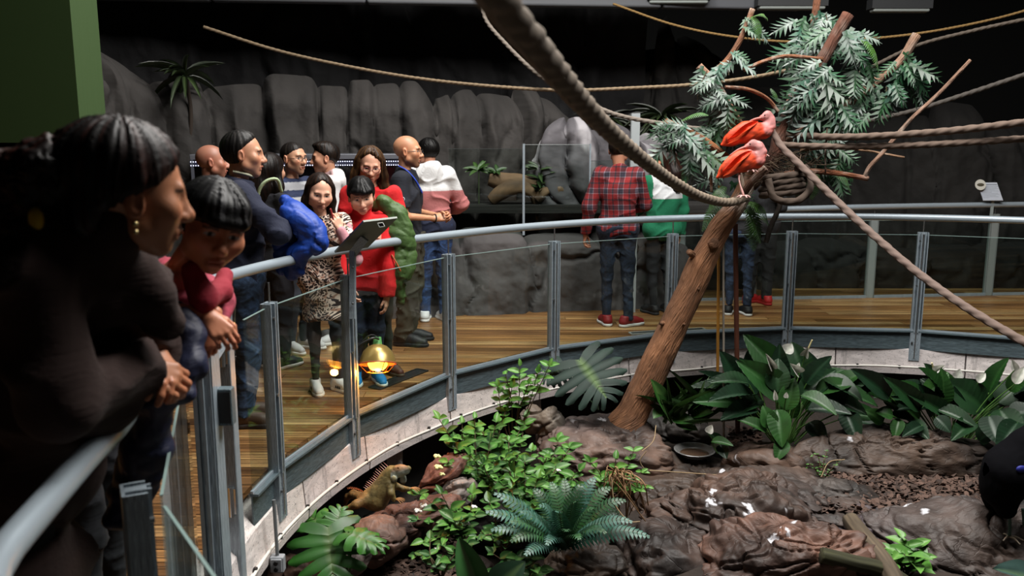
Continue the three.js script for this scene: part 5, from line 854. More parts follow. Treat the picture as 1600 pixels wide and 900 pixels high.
// ---------- people ----------
const mSkin = VM(0.48), mHairOf = {};
const hairMat = (hex, shine = 0.5) => new THREE.MeshPhysicalMaterial({ color: 0x9a9a9a, vertexColors: true, roughness: shine, specularIntensity: 0.45, side: THREE.DoubleSide });
const cloth = (hex, o = {}) => M(hex, o.rough ?? 0.88, { bumpMap: rep(T.fine, o.rep ?? 5), bumpScale: 0.0015, ...o.mat });
const clothVC = () => VM(0.88, { bumpMap: rep(T.fine, 5), bumpScale: 0.0015 });
function person(o) {
  const H = o.H, s = H / 1.75, g = thing('person', o.label, 'person', o.at, o.group); g.rotation.y = o.yaw ?? 0;
  const J = {}; const set = (n, x, y, z) => { J[n] = V(x * s, y * s, z * s); };
  for (const [n, q] of [['l', 1], ['r', -1]]) { set(n + 'H', 0.085 * q, 0.93, 0); set(n + 'K', 0.09 * q, 0.5, 0.02); set(n + 'A', 0.095 * q, 0.085, -0.03); set(n + 'S', 0.165 * q, 1.415, -0.01); set(n + 'E', 0.225 * q, 1.11, -0.02); set(n + 'W', 0.235 * q, 0.86, 0.05); }
  set('N', 0, 1.47, -0.015); const lean = o.lean ?? 0, piv = V(0, 0.95 * s, 0), rotL = new THREE.Quaternion().setFromEuler(new THREE.Euler(lean, o.twist ?? 0, o.tilt ?? 0, 'YXZ'));
  const bendP = (p) => p.sub(piv).applyQuaternion(rotL).add(piv); for (const n of ['lS', 'lE', 'lW', 'rS', 'rE', 'rW', 'N']) bendP(J[n]);
  for (const n in o.joints ?? {}) { const q = o.joints[n]; J[n] = Array.isArray(q) ? V(q[0] * s, q[1] * s, q[2] * s) : q.clone(); }
  const hs = (o.headSize ?? 0.235) / 0.215, hq = new THREE.Quaternion().setFromEuler(new THREE.Euler(o.head?.[1] ?? 0, o.head?.[0] ?? 0, o.head?.[2] ?? 0, 'YXZ'));
  const HC = o.headAt ? o.headAt.clone() : J.N.clone().add(V(0, 0.15 * hs * 0.98, 0.035).applyQuaternion(rotL)); const hp = (x, y, z) => V(x, y, z).multiplyScalar(hs).applyQuaternion(hq).add(HC);
  const bw = o.build ?? 1, r = (x) => x * s * bw; const mid = (a, b, t = 0.5) => a.clone().lerp(b, t);
  const hipC = mid(J.lH, J.rH), shC = mid(J.lS, J.rS), chest = (q) => mid(mid(q > 0 ? J.lS : J.rS, shC, 0.5), hipC, 0.3), waist = (q) => mid(mid(q > 0 ? J.lH : J.rH, hipC, 0.35), shC, 0.38), belly = hipC.clone().lerp(shC, 0.35);
  const torso = (f, e, low = 0) => { f.cap(J.lH, J.rH, r(0.098) + e, undefined, 0.07); f.cap(waist(1), waist(-1), r(0.098) + e, undefined, 0.09); f.cap(chest(1), chest(-1), r(0.108) + e, undefined, 0.09); f.cap(J.lS, J.rS, r(0.049) + e, undefined, 0.06); f.cap(shC, J.N, r(0.062) + e * 0.8, r(0.054) + e * 0.5, 0.05); };
  const arms = (f, e, to = 2, cuff) => { for (const n of ['l', 'r']) { const S = J[n + 'S'], E = J[n + 'E'], W = J[n + 'W']; if (to <= 1) { const p = mid(S, E, to), d = E.clone().sub(S).normalize(); f.cap(S, E, r(0.053) + e, r(0.044) + e * 1.3, 0.03, [d.x, d.y, d.z, d.dot(p)]); } else { f.cap(S, E, r(0.053) + e, r(0.044) + e, 0.03); const p = mid(E, W, to - 1), d = W.clone().sub(E).normalize(); f.cap(E, W, r(0.043) + e, r(0.03) + e, 0.02, [d.x, d.y, d.z, d.dot(p)]); } } };
  const legs = (f, e, k = 0.04) => { for (const n of ['l', 'r']) { f.cap(J[n + 'H'], J[n + 'K'], r(0.088) + e, r(0.056) + e, k); f.cap(J[n + 'K'], J[n + 'A'], r(0.055) + e, r(0.036) + e, k * 0.6); } };
  // the body: one mesh with head and hands
  const b = new Field(0.03); torso(b, -0.012); arms(b, -0.008); legs(b, -0.008); b.cap(J.N, hp(0, -0.05, -0.02), r(0.05), 0.053 * hs, 0.02);
  const sk = lin(o.skin), hg = headGeo(o.kind ?? 'man', o); hg.applyMatrix4(new THREE.Matrix4().compose(HC, hq, V(hs, hs, hs)));
  const pieces = [b.mesh(o.bodyCell ?? 0.0135, () => sk), hg];
  for (const n of ['l', 'r']) { const hd = o.hands?.[n]; if (hd === null) continue; const W = J[n + 'W'], d = hd?.dir ?? W.clone().sub(J[n + 'E']), bk = hd?.back ?? V(n === 'l' ? 1 : -1, 0.1, 0.3); pieces.push(handAt(W, d, bk, hd?.curl ?? 0.5, o.skin, (n === 'l') !== true, (o.handScale ?? s) * 1.0, o.handCell)); }
  part(g, 'body', joinVC(pieces), mSkin);
  const foldN = (amp, f = 7) => (x, y, z, d) => Math.abs(d) < 0.05 ? (() => { const wx = x + 0.08 * noise(x * 5, y * 5, z * 5 + H), wy = y + 0.08 * noise(x * 5 + 9, y * 5, z * 5); const q = 1 - Math.abs(noise(wx * f * 0.9, wy * f * 1.5 + wx * 3, z * f * 0.9 + H * 5)); return amp * (0.9 * fbm(x * f + 3, y * f * 0.7, z * f + H * 9, 2) - 1.1 * q * q * q * q + 0.3); })() : 0;
  // upper clothing
  const t = o.top; if (t) {
    const f = new Field(0.03); f.pad = 0.05; torso(f, t.loose ?? 0.012); arms(f, t.loose ?? 0.012, t.sleeve ?? 1.98); if (t.skirt) f.cap(hipC, hipC.clone().add(V(0, -t.skirt * s, 0)), r(0.15), r(t.flare ?? 0.18), 0.08);
    if (t.neck) f.cap(J.N, hp(0, -0.06, -0.022), r(0.062) + 0.006, 0.064 * hs, 0.02); if (t.hood) { f.ell(J.N.clone().add(V(0, -0.03, -0.09).applyQuaternion(rotL)), [0.135 * s, 0.105 * s, 0.045 * s], 0.03, rotL); f.cap(J.N.clone().add(V(-0.07, 0.02, -0.04).applyQuaternion(rotL)), J.N.clone().add(V(0.07, 0.02, -0.04).applyQuaternion(rotL)), 0.05 * s, undefined, 0.03); }
    if (t.collar) { const up = HC.clone().sub(J.N).normalize(); f.cap(J.N.clone().addScaledVector(up, -0.02), J.N.clone().addScaledVector(up, t.collar), r(0.066), r(0.062), 0.015); }
    if (t.extra) t.extra(f, J, s, rotL);
    f.cut(V(0, -1, 0), V(0, (t.hem ?? 0.86) * s, 0)); if (!t.neck) { const up = HC.clone().sub(J.N).normalize(), p = J.N.clone().addScaledVector(up, t.collar ?? 0.012); f.cuts.push([up.x, up.y, up.z, up.dot(p)]); if (t.hood) f.cuts.pop(); }
    f.disp = foldN(t.fold ?? 0.012, t.foldF ?? 7); const gm = f.mesh(t.cell ?? 0.0115, t.paint, t.uv); part(g, t.name ?? 'sweater', gm, t.mat ?? (t.paint ? clothVC() : cloth(t.color)), null, t.label);
  }
  const u = o.bottom; if (u) {
    const f = new Field(0.03); f.pad = 0.03; legs(f, u.loose ?? 0.012, 0.05); f.cap(J.lH, J.rH, r(0.105) + (u.loose ?? 0.012) * 0.6, undefined, 0.06); f.cap(hipC, belly, r(0.105), r(0.1), 0.05); f.cut(V(0, 1, 0), V(0, 0.95 * s, 0)); f.cut(V(0, -1, 0), V(0, (u.hem ?? 0.07) * s, 0)); f.disp = foldN(u.fold ?? 0.012, 9); part(g, u.name ?? 'trousers', f.mesh(0.0125), u.mat ?? cloth(u.color, { mat: u.denim ? { map: rep(T.denim, 4) } : {} }));
  }
  if (o.shoes) for (const n of ['l', 'r']) {
    const S = shoeParts(o.shoes.boot ? 'boot' : 'low'), sg = group(g, 'shoe'), k = s * (o.shoes.size ?? 1.05), A = J[n + 'A']; sg.position.set(A.x, 0.001, A.z + 0.01); sg.rotation.y = (n === 'l' ? 0.16 : -0.16) + (o.shoes.turn?.[n === 'l' ? 0 : 1] ?? 0); sg.scale.setScalar(k);
    part(sg, 'upper', S.upper, M(o.shoes.color, o.shoes.rough ?? 0.6)); part(sg, 'sole', S.sole, M(o.shoes.sole ?? 0xd8d6d0, 0.7)); if (o.shoes.lace) part(sg, 'laces', S.lace, M(o.shoes.lace, 0.8));
    if (o.shoes.stripes) for (const q of [-1, 1]) for (let i = 0; i < 3; i++) part(sg, 'stripe', bar(V(q * 0.0385, 0.03, 0.008 + i * 0.024), V(q * 0.031, 0.068, -0.012 + i * 0.024 + 0.016), 0.006, 0.011), M(0x121212, 0.7));
    if (o.shoes.patch) part(sg, 'toe_cap', S.sole, M(o.shoes.patch, 0.6), V(0, 0.004, 0));
  }
  // hair, meshed in the head's own frame
  const h = o.hair; if (h) {
    const f = new Field(0.02); f.pad = 0.03; const v = V, e = h.thick ?? 0.012; f.ell(v(0, 0.034, -0.016), [0.076 + e, 0.084 + e, 0.096 + e * 0.8], 0.02); if (h.shape) h.shape(f, v);
    const line = h.line ?? 0.0, slope = h.slope ?? 0.72; const nrm = v(0, -1, slope).normalize(); const P0 = v(0, line, 0); // keeps what lies above the hair line
    const keep = h.keep; f.disp = (x, y, z, d) => { let m = (-(y - line - (h.part ? h.part * Math.max(0, 1 - Math.abs(x - (h.partX ?? 0)) / 0.065) : 0)) + slope * z) * 0.8; if (h.side) m = Math.min(m, Math.max(Math.abs(x) < 0.06 ? 1 : -1, -(y - h.side) * 1, z - (h.sideZ ?? 0.03))); if (keep) m = Math.min(m, keep(x, y, z)); const ph = Math.atan2(x, z + 0.03) * 9 + y * 6, st = (h.rough ?? 0.0035) * 0.7 * (noise(ph * 1.4, y * 9, 3) + 0.6 * noise(ph * 3.6, y * 14, 8)); return Math.max(m, d) - d + st + (h.taper ?? 0.75) * e * sstep(-0.03, 0.002, m) + (h.bun && z < h.bun ? 0.012 * ridge(x * 40, y * 40, z * 40, 2) : 0); };
    const hc = lin(h.color), hl = lin(h.light ?? h.color); part(g, 'hair', f.mesh(h.cell ?? 0.0055, (x, y, z) => { const ph = Math.atan2(x, z + 0.03) * 9 + y * 6, k = 0.75 + 0.6 * noise(ph * 4, y * 10, 2), q = mixc(hc, hl, sstep(-0.2, 0.6, noise(ph * 1.5, y * 6, 5)) * 0.8); return [q[0] * k, q[1] * k, q[2] * k]; }), hairMat(h.color, h.shine)); const m = g.children[g.children.length - 1]; m.position.copy(HC); m.quaternion.copy(hq); m.scale.setScalar(hs);
  }
  if (o.glasses) {
    const l = []; for (const q of [-1, 1]) { l.push(new THREE.TorusGeometry(0.02, 0.0018, 6, 22).scale(1.1, 0.8, 1).translate(0.031 * q, 0.002, 0.102)); l.push(rod(V(0.052 * q, 0.006, 0.1), V(0.083 * q, 0.006, 0.0), 0.0016, 0.0016, 6)); } l.push(rod(V(-0.011, 0.005, 0.104), V(0.011, 0.005, 0.104), 0.0016, 0.0016, 6));
    const m = part(g, 'glasses', merge(l), M(o.glasses, 0.35)); m.position.copy(HC); m.quaternion.copy(hq); m.scale.setScalar(hs);
  }
  if (o.more) o.more(g, J, { s, hp, HC, hq, hs, rotL });
  return g;
}
T.denim = tex(128, 128, (u, v) => { const c = 0.75 + tnoise(u, v, 14, 3) * 0.5 + 0.12 * Math.sin((u + v) * 400); return [c, c, c]; });
T.plaid = tex(256, 256, (u, v) => {   // red, grey and white woven checks
  const f = (t) => { t = t - Math.floor(t); return t < 0.3 ? [0.5, 0.09, 0.1] : t < 0.34 ? [0.6, 0.55, 0.57] : t < 0.55 ? [0.17, 0.16, 0.21] : t < 0.59 ? [0.07, 0.05, 0.07] : t < 0.66 ? [0.48, 0.42, 0.47] : t < 0.9 ? [0.44, 0.06, 0.07] : [0.12, 0.09, 0.12]; };
  const a = f(u * 2), b = f(v * 2); const w = (Math.floor(u * 128) + Math.floor(v * 128)) % 2 ? 0.58 : 0.42; return mixc(a, b, w);
});
T.leopard = tex(256, 256, (u, v) => { const n = Math.abs(tnoise(u, v, 20, 2)), k = tnoise(u + 0.5, v, 20, 2); return n > 0.17 ? [0.16, 0.1, 0.09] : k > 0.16 ? [0.66, 0.5, 0.42] : [0.88, 0.8, 0.74]; });
const DEG = Math.PI / 180;
const foot = (px, py) => PY(px, py, 0);
const at = (px, d) => { const p = P(px, 400, d); return V(p.x, 0, -d); };

person({ label: 'grey-haired man in a navy sweater and jeans, a blue jacket over his arms', at: at(378, 5.08), yaw: 104 * DEG, H: 1.735, build: 1.12, skin: 0xc08a6c, kind: 'man', lean: 0.03, headSize: 0.24,
  joints: { rE: [-0.23, 1.2, 0.22], rW: [0.02, 1.19, 0.42], lE: [0.22, 1.16, 0.14], lW: [-0.02, 1.12, 0.34] }, head: [-4 * DEG, 0.02], stubble: 0.12,
  top: { color: 0x141a30, hem: 0.88, loose: 0.018, fold: 0.016, collar: 0.035 }, bottom: { color: 0x3b5578, denim: true }, shoes: { color: 0x4a3324, sole: 0x2a1c14 },
  hair: { color: 0x1c1a19, light: 0x55504c, line: 0.022, slope: 0.95, thick: 0.012, rough: 0.004, keep: (x, y, z) => Math.max(z - 0.002, Math.abs(x) - 0.1, -y - 0.075) } ,
  more: (g, J, k) => part(g, 'shirt_collar', tube([k.hp(-0.055, -0.085, -0.05), k.hp(-0.05, -0.1, 0.02), k.hp(0, -0.115, 0.045)].map(p => p), 0.009, 10, 8), M(0x9a9a84, 0.8)) });
person({ label: 'bald man in dark clothes partly hidden behind the navy sweater man', at: at(336, 6.5), yaw: 105 * DEG, H: 1.64, skin: 0xa8705a, kind: 'man', stubble: 0.35, top: { color: 0x15171d, hem: 0.85, collar: 0.03 }, bottom: { color: 0x17181c }, shoes: { color: 0x1a1a1a }, scalp: [0x5a4036, 0.02, 0.25] });
person({ label: 'person with long dark brown hair seen from behind the navy sweater', at: at(426, 6.4), yaw: 150 * DEG, H: 1.56, skin: 0xb98a70, kind: 'woman', top: { color: 0x1a1a20, hem: 0.85 }, bottom: { color: 0x1c1c22 }, shoes: { color: 0x202020 },
  hair: { color: 0x1e130e, light: 0x3a261c, line: -0.03, thick: 0.016, shape: (f, v) => { f.chain([v(0, 0.02, -0.08), v(0.02, -0.1, -0.09), v(0.03, -0.22, -0.09)], [0.07, 0.075, 0.05], 0.04); f.chain([v(0.06, 0, 0), v(0.075, -0.1, -0.01), v(0.06, -0.2, -0.03)], [0.03, 0.04, 0.02], 0.03); f.chain([v(-0.06, 0, 0), v(-0.075, -0.1, -0.01), v(-0.06, -0.2, -0.03)], [0.03, 0.04, 0.02], 0.03); }, keep: (x, y, z) => Math.max(z - 0.03, -y - 0.28) },
  more: (g) => { g.updateMatrixWorld(); part(g, 'bag_strap', tube([[440, 300, 6.25], [432, 280, 6.18], [416, 283, 6.15], [406, 295, 6.15], [404, 312, 6.18], [416, 330, 6.25]].map(p => g.worldToLocal(P(...p))), 0.012, 24, 8), M(0x9fb08c, 0.7), null, 'pale green strap'); } });
const stripe = (x, y, z) => { const t = (y / 0.058 + 100.3) % 2; return t < 1 ? lin(0x1a2542) : lin(0x9a9ca0); };
person({ label: 'smiling man with glasses in a grey and navy striped sweater', at: at(463, 6.9), yaw: 58 * DEG, H: 1.665, skin: 0xc39274, kind: 'man', stubble: 0.3, headSize: 0.23, glasses: 0x2a2a2c, top: { paint: stripe, hem: 0.86, cell: 0.009, fold: 0.006 }, bottom: { color: 0x20242c }, shoes: { color: 0xbababa }, joints: { rE: [-0.24, 1.12, 0.05], rW: [-0.16, 1.08, 0.28] },
  hair: { color: 0x2a2320, light: 0x4a423c, line: 0.014, thick: 0.005, rough: 0.0025, side: -0.01, sideZ: 0.0, cell: 0.0045 } });
person({ label: 'young man in a white hoodie facing left with short brown hair', at: at(517, 7.2), yaw: -72 * DEG, H: 1.66, skin: 0xc08c70, kind: 'man', stubble: 0.15, headSize: 0.23, head: [0, 0.04], top: { paint: (x, y, z) => y > 1.42 && z > -0.03 ? lin(0xb08f90) : lin(0xc9c6c6), hem: 0.86, hood: true, name: 'hoodie', loose: 0.02 }, bottom: { color: 0x2a3040 }, shoes: { color: 0xcfcfcf },
  hair: { color: 0x241812, light: 0x4a3424, line: 0.006, thick: 0.011, rough: 0.003, side: -0.02, sideZ: -0.005, shape: (f, v) => f.ell(v(0, 0.1, 0.03), [0.06, 0.025, 0.06], 0.03) } });
person({ label: 'long-haired girl in a leopard print dress holding a hand to her ear', at: foot(512, 612), yaw: 10 * DEG, H: 1.45, skin: 0xe0ab90, lip: 0xa85a50, kind: 'child', headSize: 0.222, lean: 0.1, head: [12 * DEG, 0.26, -0.1], build: 0.9, iris: 0x2c1a10, brow: 0x4a3426, browMix: 0.6,
  joints: { lE: [0.26, 1.13, 0.2], lW: [0.155, 1.36, 0.22], rE: [-0.2, 1.12, 0.08], rW: [-0.1, 1.3, 0.22] }, hands: { l: { dir: V(-0.4, 1, 0.05), back: V(0.5, 0.1, 0.9), curl: 0.7 }, r: { dir: V(0.4, 0.6, 0.3), back: V(0, 0, 1), curl: 0.6 } },
  top: { name: 'dress', hem: 0.63, skirt: 0.3, flare: 0.2, loose: 0.012, uv: 1, mat: cloth(0xffffff, { mat: { map: rep(T.leopard, 3.2) } }), sleeve: 0.95, fold: 0.014 }, bottom: { color: 0x26262a, name: 'leggings', loose: 0.0, fold: 0.006 }, shoes: { color: 0xd9dadb, sole: 0xdad8d2, lace: 0xe8e8e8, stripes: true, turn: [0.5, 0.35] },
  hair: { color: 0x2c1c14, light: 0x5a3c2a, line: 0.012, part: 0.05, slope: 0.6, thick: 0.01, shape: (f, v) => { for (const s of [-1, 1]) f.chain([v(0.062 * s, 0.03, 0.01), v(0.082 * s, -0.05, 0.005), v(0.085 * s, -0.15, 0.0), v(0.07 * s, -0.24, 0.0)], [0.03, 0.024, 0.03, 0.022], 0.03); f.chain([v(0, 0, -0.07), v(0, -0.12, -0.085), v(0, -0.22, -0.075)], [0.06, 0.07, 0.05], 0.04); }, keep: (x, y, z) => Math.max(z - 0.045, 0.056 - Math.abs(x) - (z < 0 ? 0.1 : 0), -y - 0.26) },
  more: (g, J) => { const f = new Field(0.02); f.cap(J.lE, J.lW, 0.047, 0.034); f.cap(J.lS, J.lE, 0.052, 0.046); part(g, 'pink_sleeve', f.mesh(0.01), cloth(0xc48a92)); const q = new Field(0.02); q.cap(J.rE, J.rW, 0.047, 0.034); q.cap(J.rS, J.rE, 0.052, 0.046); part(g, 'pink_sleeve', q.mesh(0.01), cloth(0xc48a92)); part(g, 'phone', rbox(0.012, 0.13, 0.065, 0.005).rotateZ(0.25).translate(J.lW.x - 0.045, J.lW.y + 0.08, J.lW.z - 0.02), M(0x7a2020, 0.4)); } });
person({ label: 'black-haired boy in a red turtleneck and blue sneakers beside the girl', at: foot(574, 598), yaw: 8 * DEG, H: 1.4, skin: 0xdaa68c, lip: 0x9c5048, kind: 'child', headSize: 0.225, lean: 0.09, head: [4 * DEG, 0.25, 0.06], brow: 0x120c0a, joints: { lE: [0.21, 1.06, 0.1], lW: [0.19, 0.8, 0.12], rE: [-0.22, 1.1, 0.12], rW: [-0.13, 0.9, 0.2] },
  top: { color: 0xd0151c, neck: true, hem: 0.79, loose: 0.03, fold: 0.012 }, bottom: { color: 0x1c2740, denim: true }, shoes: { color: 0x1f7fc0, sole: 0xbfd0d0, lace: 0xc8e030, size: 1.1, turn: [0.1, 0.2] },
  hair: { color: 0x0c0a0b, light: 0x1c1a1c, line: 0.0, slope: 0.6, thick: 0.015, shine: 0.5, shape: (f, v) => { f.ell(v(0.012, 0.06, 0.062), [0.064, 0.03, 0.04], 0.02); f.chain([v(-0.05, 0.055, 0.07), v(0.02, 0.05, 0.092), v(0.055, 0.04, 0.07)], [0.014, 0.015, 0.014], 0.02); }, keep: (x, y, z) => Math.max(-(y - 0.028), -z), side: -0.015, sideZ: 0.03 } });
person({ label: 'woman with long light brown hair, glasses and a bright red sweater', at: foot(588, 584), yaw: 4 * DEG, H: 1.63, build: 0.88, skin: 0xd29c82, lip: 0xa04a48, kind: 'woman', headSize: 0.228, head: [10 * DEG, 0.24, -0.08], glasses: 0x6a2028, brow: 0x5a4030, browMix: 0.5, lean: 0.06, joints: { lE: [0.25, 1.13, 0.06], lW: [0.12, 1.12, 0.3], rE: [-0.24, 1.12, 0.05], rW: [-0.05, 1.12, 0.3] },
  top: { paint: (x, y, z) => x < -0.1 && y > 1.32 && z > -0.2 ? (x < -0.125 && y < 1.4 ? lin(0xcf1a1f) : lin(0x17161a)) : lin(0xcf1a1f), hem: 0.86, loose: 0.016, collar: 0.02 }, bottom: { color: 0x24302a, loose: 0.0 }, shoes: { color: 0x4a2018, sole: 0x3a2a1c, boot: true, turn: [0.5, 0.1] },
  hair: { color: 0x5a3a22, light: 0x9a6e42, line: 0.012, part: 0.045, partX: -0.015, slope: 0.6, thick: 0.016, shape: (f, v) => { for (const s of [-1, 1]) f.chain([v(0.066 * s, 0.03, 0.01), v(0.09 * s, -0.06, 0.01), v(0.1 * s, -0.14, 0.02), v(0.09 * s, -0.2, 0.03)], [0.034, 0.032, 0.036, 0.028], 0.03); f.chain([v(0, 0, -0.07), v(0, -0.14, -0.08)], [0.06, 0.06], 0.04); }, keep: (x, y, z) => Math.max(z - 0.06, 0.058 - Math.abs(x) - (z < 0 ? 0.1 : 0), -y - 0.23), rough: 0.006 },
  more: (g, J, k) => { const f = new Field(0.02); f.chain([k.hp(0.095, -0.1, -0.02), k.hp(0.11, -0.17, 0.02), k.hp(0.06, -0.21, 0.05)], [0.03, 0.038, 0.03]); f.disp = (x, y, z) => 0.012 * noise(x * 70, y * 70, z * 70); f.pad = 0.03; part(g, 'fur_collar', f.mesh(0.007, () => lin(0xa88050)), VM(0.95)); } });
person({ label: 'bald man with glasses and a navy polo shirt, hands clasped in front', at: foot(640, 536), yaw: 84 * DEG, H: 1.715, skin: 0xc48c6a, kind: 'man', stubble: 0.55, headSize: 0.24, glasses: 0x26262a, scalp: [0x6a5040, 0.03, 0.25], joints: { rE: [-0.23, 1.12, 0.03], rW: [-0.06, 1.09, 0.25], lE: [0.22, 1.12, 0.04], lW: [0.04, 1.1, 0.28] }, hands: { r: { dir: V(0.45, 0.1, 0.9), back: V(-0.8, 0.5, 0.3), curl: 0.9 }, l: { dir: V(-0.5, 0.1, 0.8), back: V(0.7, 0.4, 0.5), curl: 0.9 } },
  top: { color: 0x10141f, sleeve: 0.8, hem: 0.88, loose: 0.018, collar: 0.03, name: 'polo_shirt' }, bottom: { color: 0x3a382c, loose: 0.03, fold: 0.02 }, shoes: { color: 0x17171a, sole: 0x101012, size: 1.15 },
  more: (g, J, k) => { part(g, 'lanyard', tube([k.hp(-0.06, -0.1, -0.06), k.hp(-0.07, -0.13, 0.0), k.hp(-0.05, -0.2, 0.06), k.hp(0, -0.3, 0.1)], 0.008, 14, 6), M(0x1a3aa0, 0.7)); part(g, 'wristband', new THREE.TorusGeometry(0.033, 0.005, 6, 18).applyQuaternion(new THREE.Quaternion().setFromUnitVectors(V(0, 0, 1), J.rW.clone().sub(J.rE).normalize())).translate(J.rW.x, J.rW.y, J.rW.z), M(0x151515, 0.7)); k.badge = J.rS.clone(); g.userData.sleeve = undefined; delete g.userData.sleeve; sleeveMark(g, J); } });
function sleeveMark(g, J) {   // small pale emblem with a number on the sleeve
  const p = J.rS.clone().lerp(J.rE, 0.52), m = M(0xd8d8dc, 0.7), o = group(g, 'sleeve_emblem'); o.position.copy(p).add(V(-0.078, 0, 0.0)); o.rotation.y = -Math.PI / 2;
  const ring = new THREE.TorusGeometry(0.014, 0.003, 5, 14); part(o, 'numeral', merge([new THREE.TorusGeometry(0.011, 0.0032, 5, 14, 4).translate(-0.006, 0.012, 0), new THREE.TorusGeometry(0.011, 0.0032, 5, 14, 4).rotateZ(2.2).translate(-0.006, -0.01, 0), ring.translate(0.022, 0.002, 0)]), m); part(o, 'text_bar', box(0.07, 0.007, 0.003, -0.01, -0.034, 0), m); part(o, 'dot', new THREE.SphereGeometry(0.005, 8, 6), M(0xc03050, 0.6));
}
person({ label: 'man seen from behind in a white, pink and navy hooded sweatshirt', at: foot(680, 500), yaw: 186 * DEG, H: 1.7, build: 0.93, tilt: -0.07, skin: 0xb98268, kind: 'man', headSize: 0.23, head: [40 * DEG, 0.05], joints: { lE: [0.27, 1.13, 0.08], lW: [0.14, 1.05, 0.3], rE: [-0.27, 1.13, 0.08], rW: [-0.14, 1.05, 0.3] },
  top: { paint: (x, y, z) => y > 1.24 ? lin(0xd4d4d4) : y > 0.985 ? lin(0xb36d6c) : lin(0x141c34), hem: 0.78, hood: true, name: 'sweatshirt', loose: 0.032, cell: 0.009, fold: 0.014 }, bottom: { color: 0x2c4a7a, denim: true, loose: 0.016 }, shoes: { color: 0xd6d8da, sole: 0xe0e0de, turn: [-0.3, 0.5] },
  hair: { color: 0x120e0c, line: -0.01, thick: 0.012, keep: (x, y, z) => Math.max(z - 0.02, -y - 0.06), rough: 0.004 } });
person({ label: 'man seen from behind in a red plaid shirt, dark jeans and red shoes', at: foot(962, 507), yaw: 182 * DEG, H: 1.72, skin: 0xb07a60, kind: 'man', headSize: 0.235, head: [-25 * DEG, 0.1], joints: { lE: [0.27, 1.12, -0.02], lW: [0.29, 0.86, 0.06], rE: [-0.26, 1.13, 0.06], rW: [-0.14, 1.08, 0.28], rA: [-0.1, 0.085, -0.1], rK: [-0.1, 0.5, -0.02] }, hands: { l: { curl: 0.8 } },
  top: { mat: cloth(0xffffff, { mat: { map: rep(T.plaid, 3.4) } }), hem: 0.83, loose: 0.02, name: 'plaid_shirt', collar: 0.03, fold: 0.01 }, bottom: { color: 0x1d2b40, denim: true, loose: 0.004 }, shoes: { color: 0x7a1418, sole: 0xcfcfcf, turn: [0, -0.9] },
  hair: { color: 0x2a1a12, light: 0x3c281c, line: -0.02, thick: 0.006, keep: (x, y, z) => Math.max(z - 0.02, -y - 0.05) } });
person({ label: 'person with long brown hair in a green and white sweatshirt, seen from behind', at: foot(1030, 489), yaw: 200 * DEG, H: 1.6, skin: 0xc48c70, kind: 'woman', headSize: 0.228, head: [35 * DEG, 0.2], joints: { lE: [0.3, 1.15, 0.1], lW: [0.12, 1.12, 0.28] },
  top: { paint: (x, y, z) => y > 1.14 && Math.abs(x) < 0.16 ? lin(0xc4c6c8) : lin(0x0e6a48), hem: 0.8, loose: 0.035, name: 'sweatshirt', cell: 0.009 }, bottom: { color: 0x131418, loose: 0.0 }, shoes: { color: 0x1a1a1c, sole: 0x26262a },
  hair: { color: 0x3a2016, light: 0x6a3c28, line: -0.02, thick: 0.016, shape: (f, v) => { f.chain([v(0, 0, -0.07), v(0, -0.14, -0.1), v(0.01, -0.28, -0.1)], [0.07, 0.075, 0.045], 0.04); }, keep: (x, y, z) => Math.max(z - 0.02, -y - 0.32) } });
person({ label: 'person in blue jeans and black and white sneakers behind the tree trunk', at: foot(1152, 491), yaw: 168 * DEG, H: 1.58, skin: 0xc08c70, kind: 'woman', headSize: 0.225, top: { color: 0x121316, hem: 0.84 }, bottom: { color: 0x2b3c58, denim: true, loose: 0.0, hem: 0.11 }, shoes: { color: 0x15161a, sole: 0xdadada, lace: 0xe6e6e6, turn: [-0.3, 0.5] }, joints: { lW: [0.1, 1.05, 0.25], rW: [-0.1, 1.05, 0.25] },
  hair: { color: 0x14100e, line: -0.02, thick: 0.014, shape: (f, v) => f.chain([v(0, 0, -0.07), v(0, -0.14, -0.09)], [0.06, 0.05], 0.04), keep: (x, y, z) => Math.max(z - 0.02, -y - 0.2) } });
person({ label: 'person in black trousers and bright red shoes behind the tree trunk', at: foot(1184, 474), yaw: 150 * DEG, H: 1.6, skin: 0xb98268, kind: 'man', top: { color: 0x0f1012, hem: 0.84 }, bottom: { color: 0x131416, loose: 0.012 }, shoes: { color: 0xb02022, sole: 0xa02020, turn: [-0.6, 0.9], size: 1.1 }, joints: { lW: [0.1, 1.05, 0.25], rW: [-0.1, 1.05, 0.25] },
  hair: { color: 0x14100e, line: -0.02, thick: 0.01, keep: (x, y, z) => Math.max(z - 0.02, -y - 0.05) } });
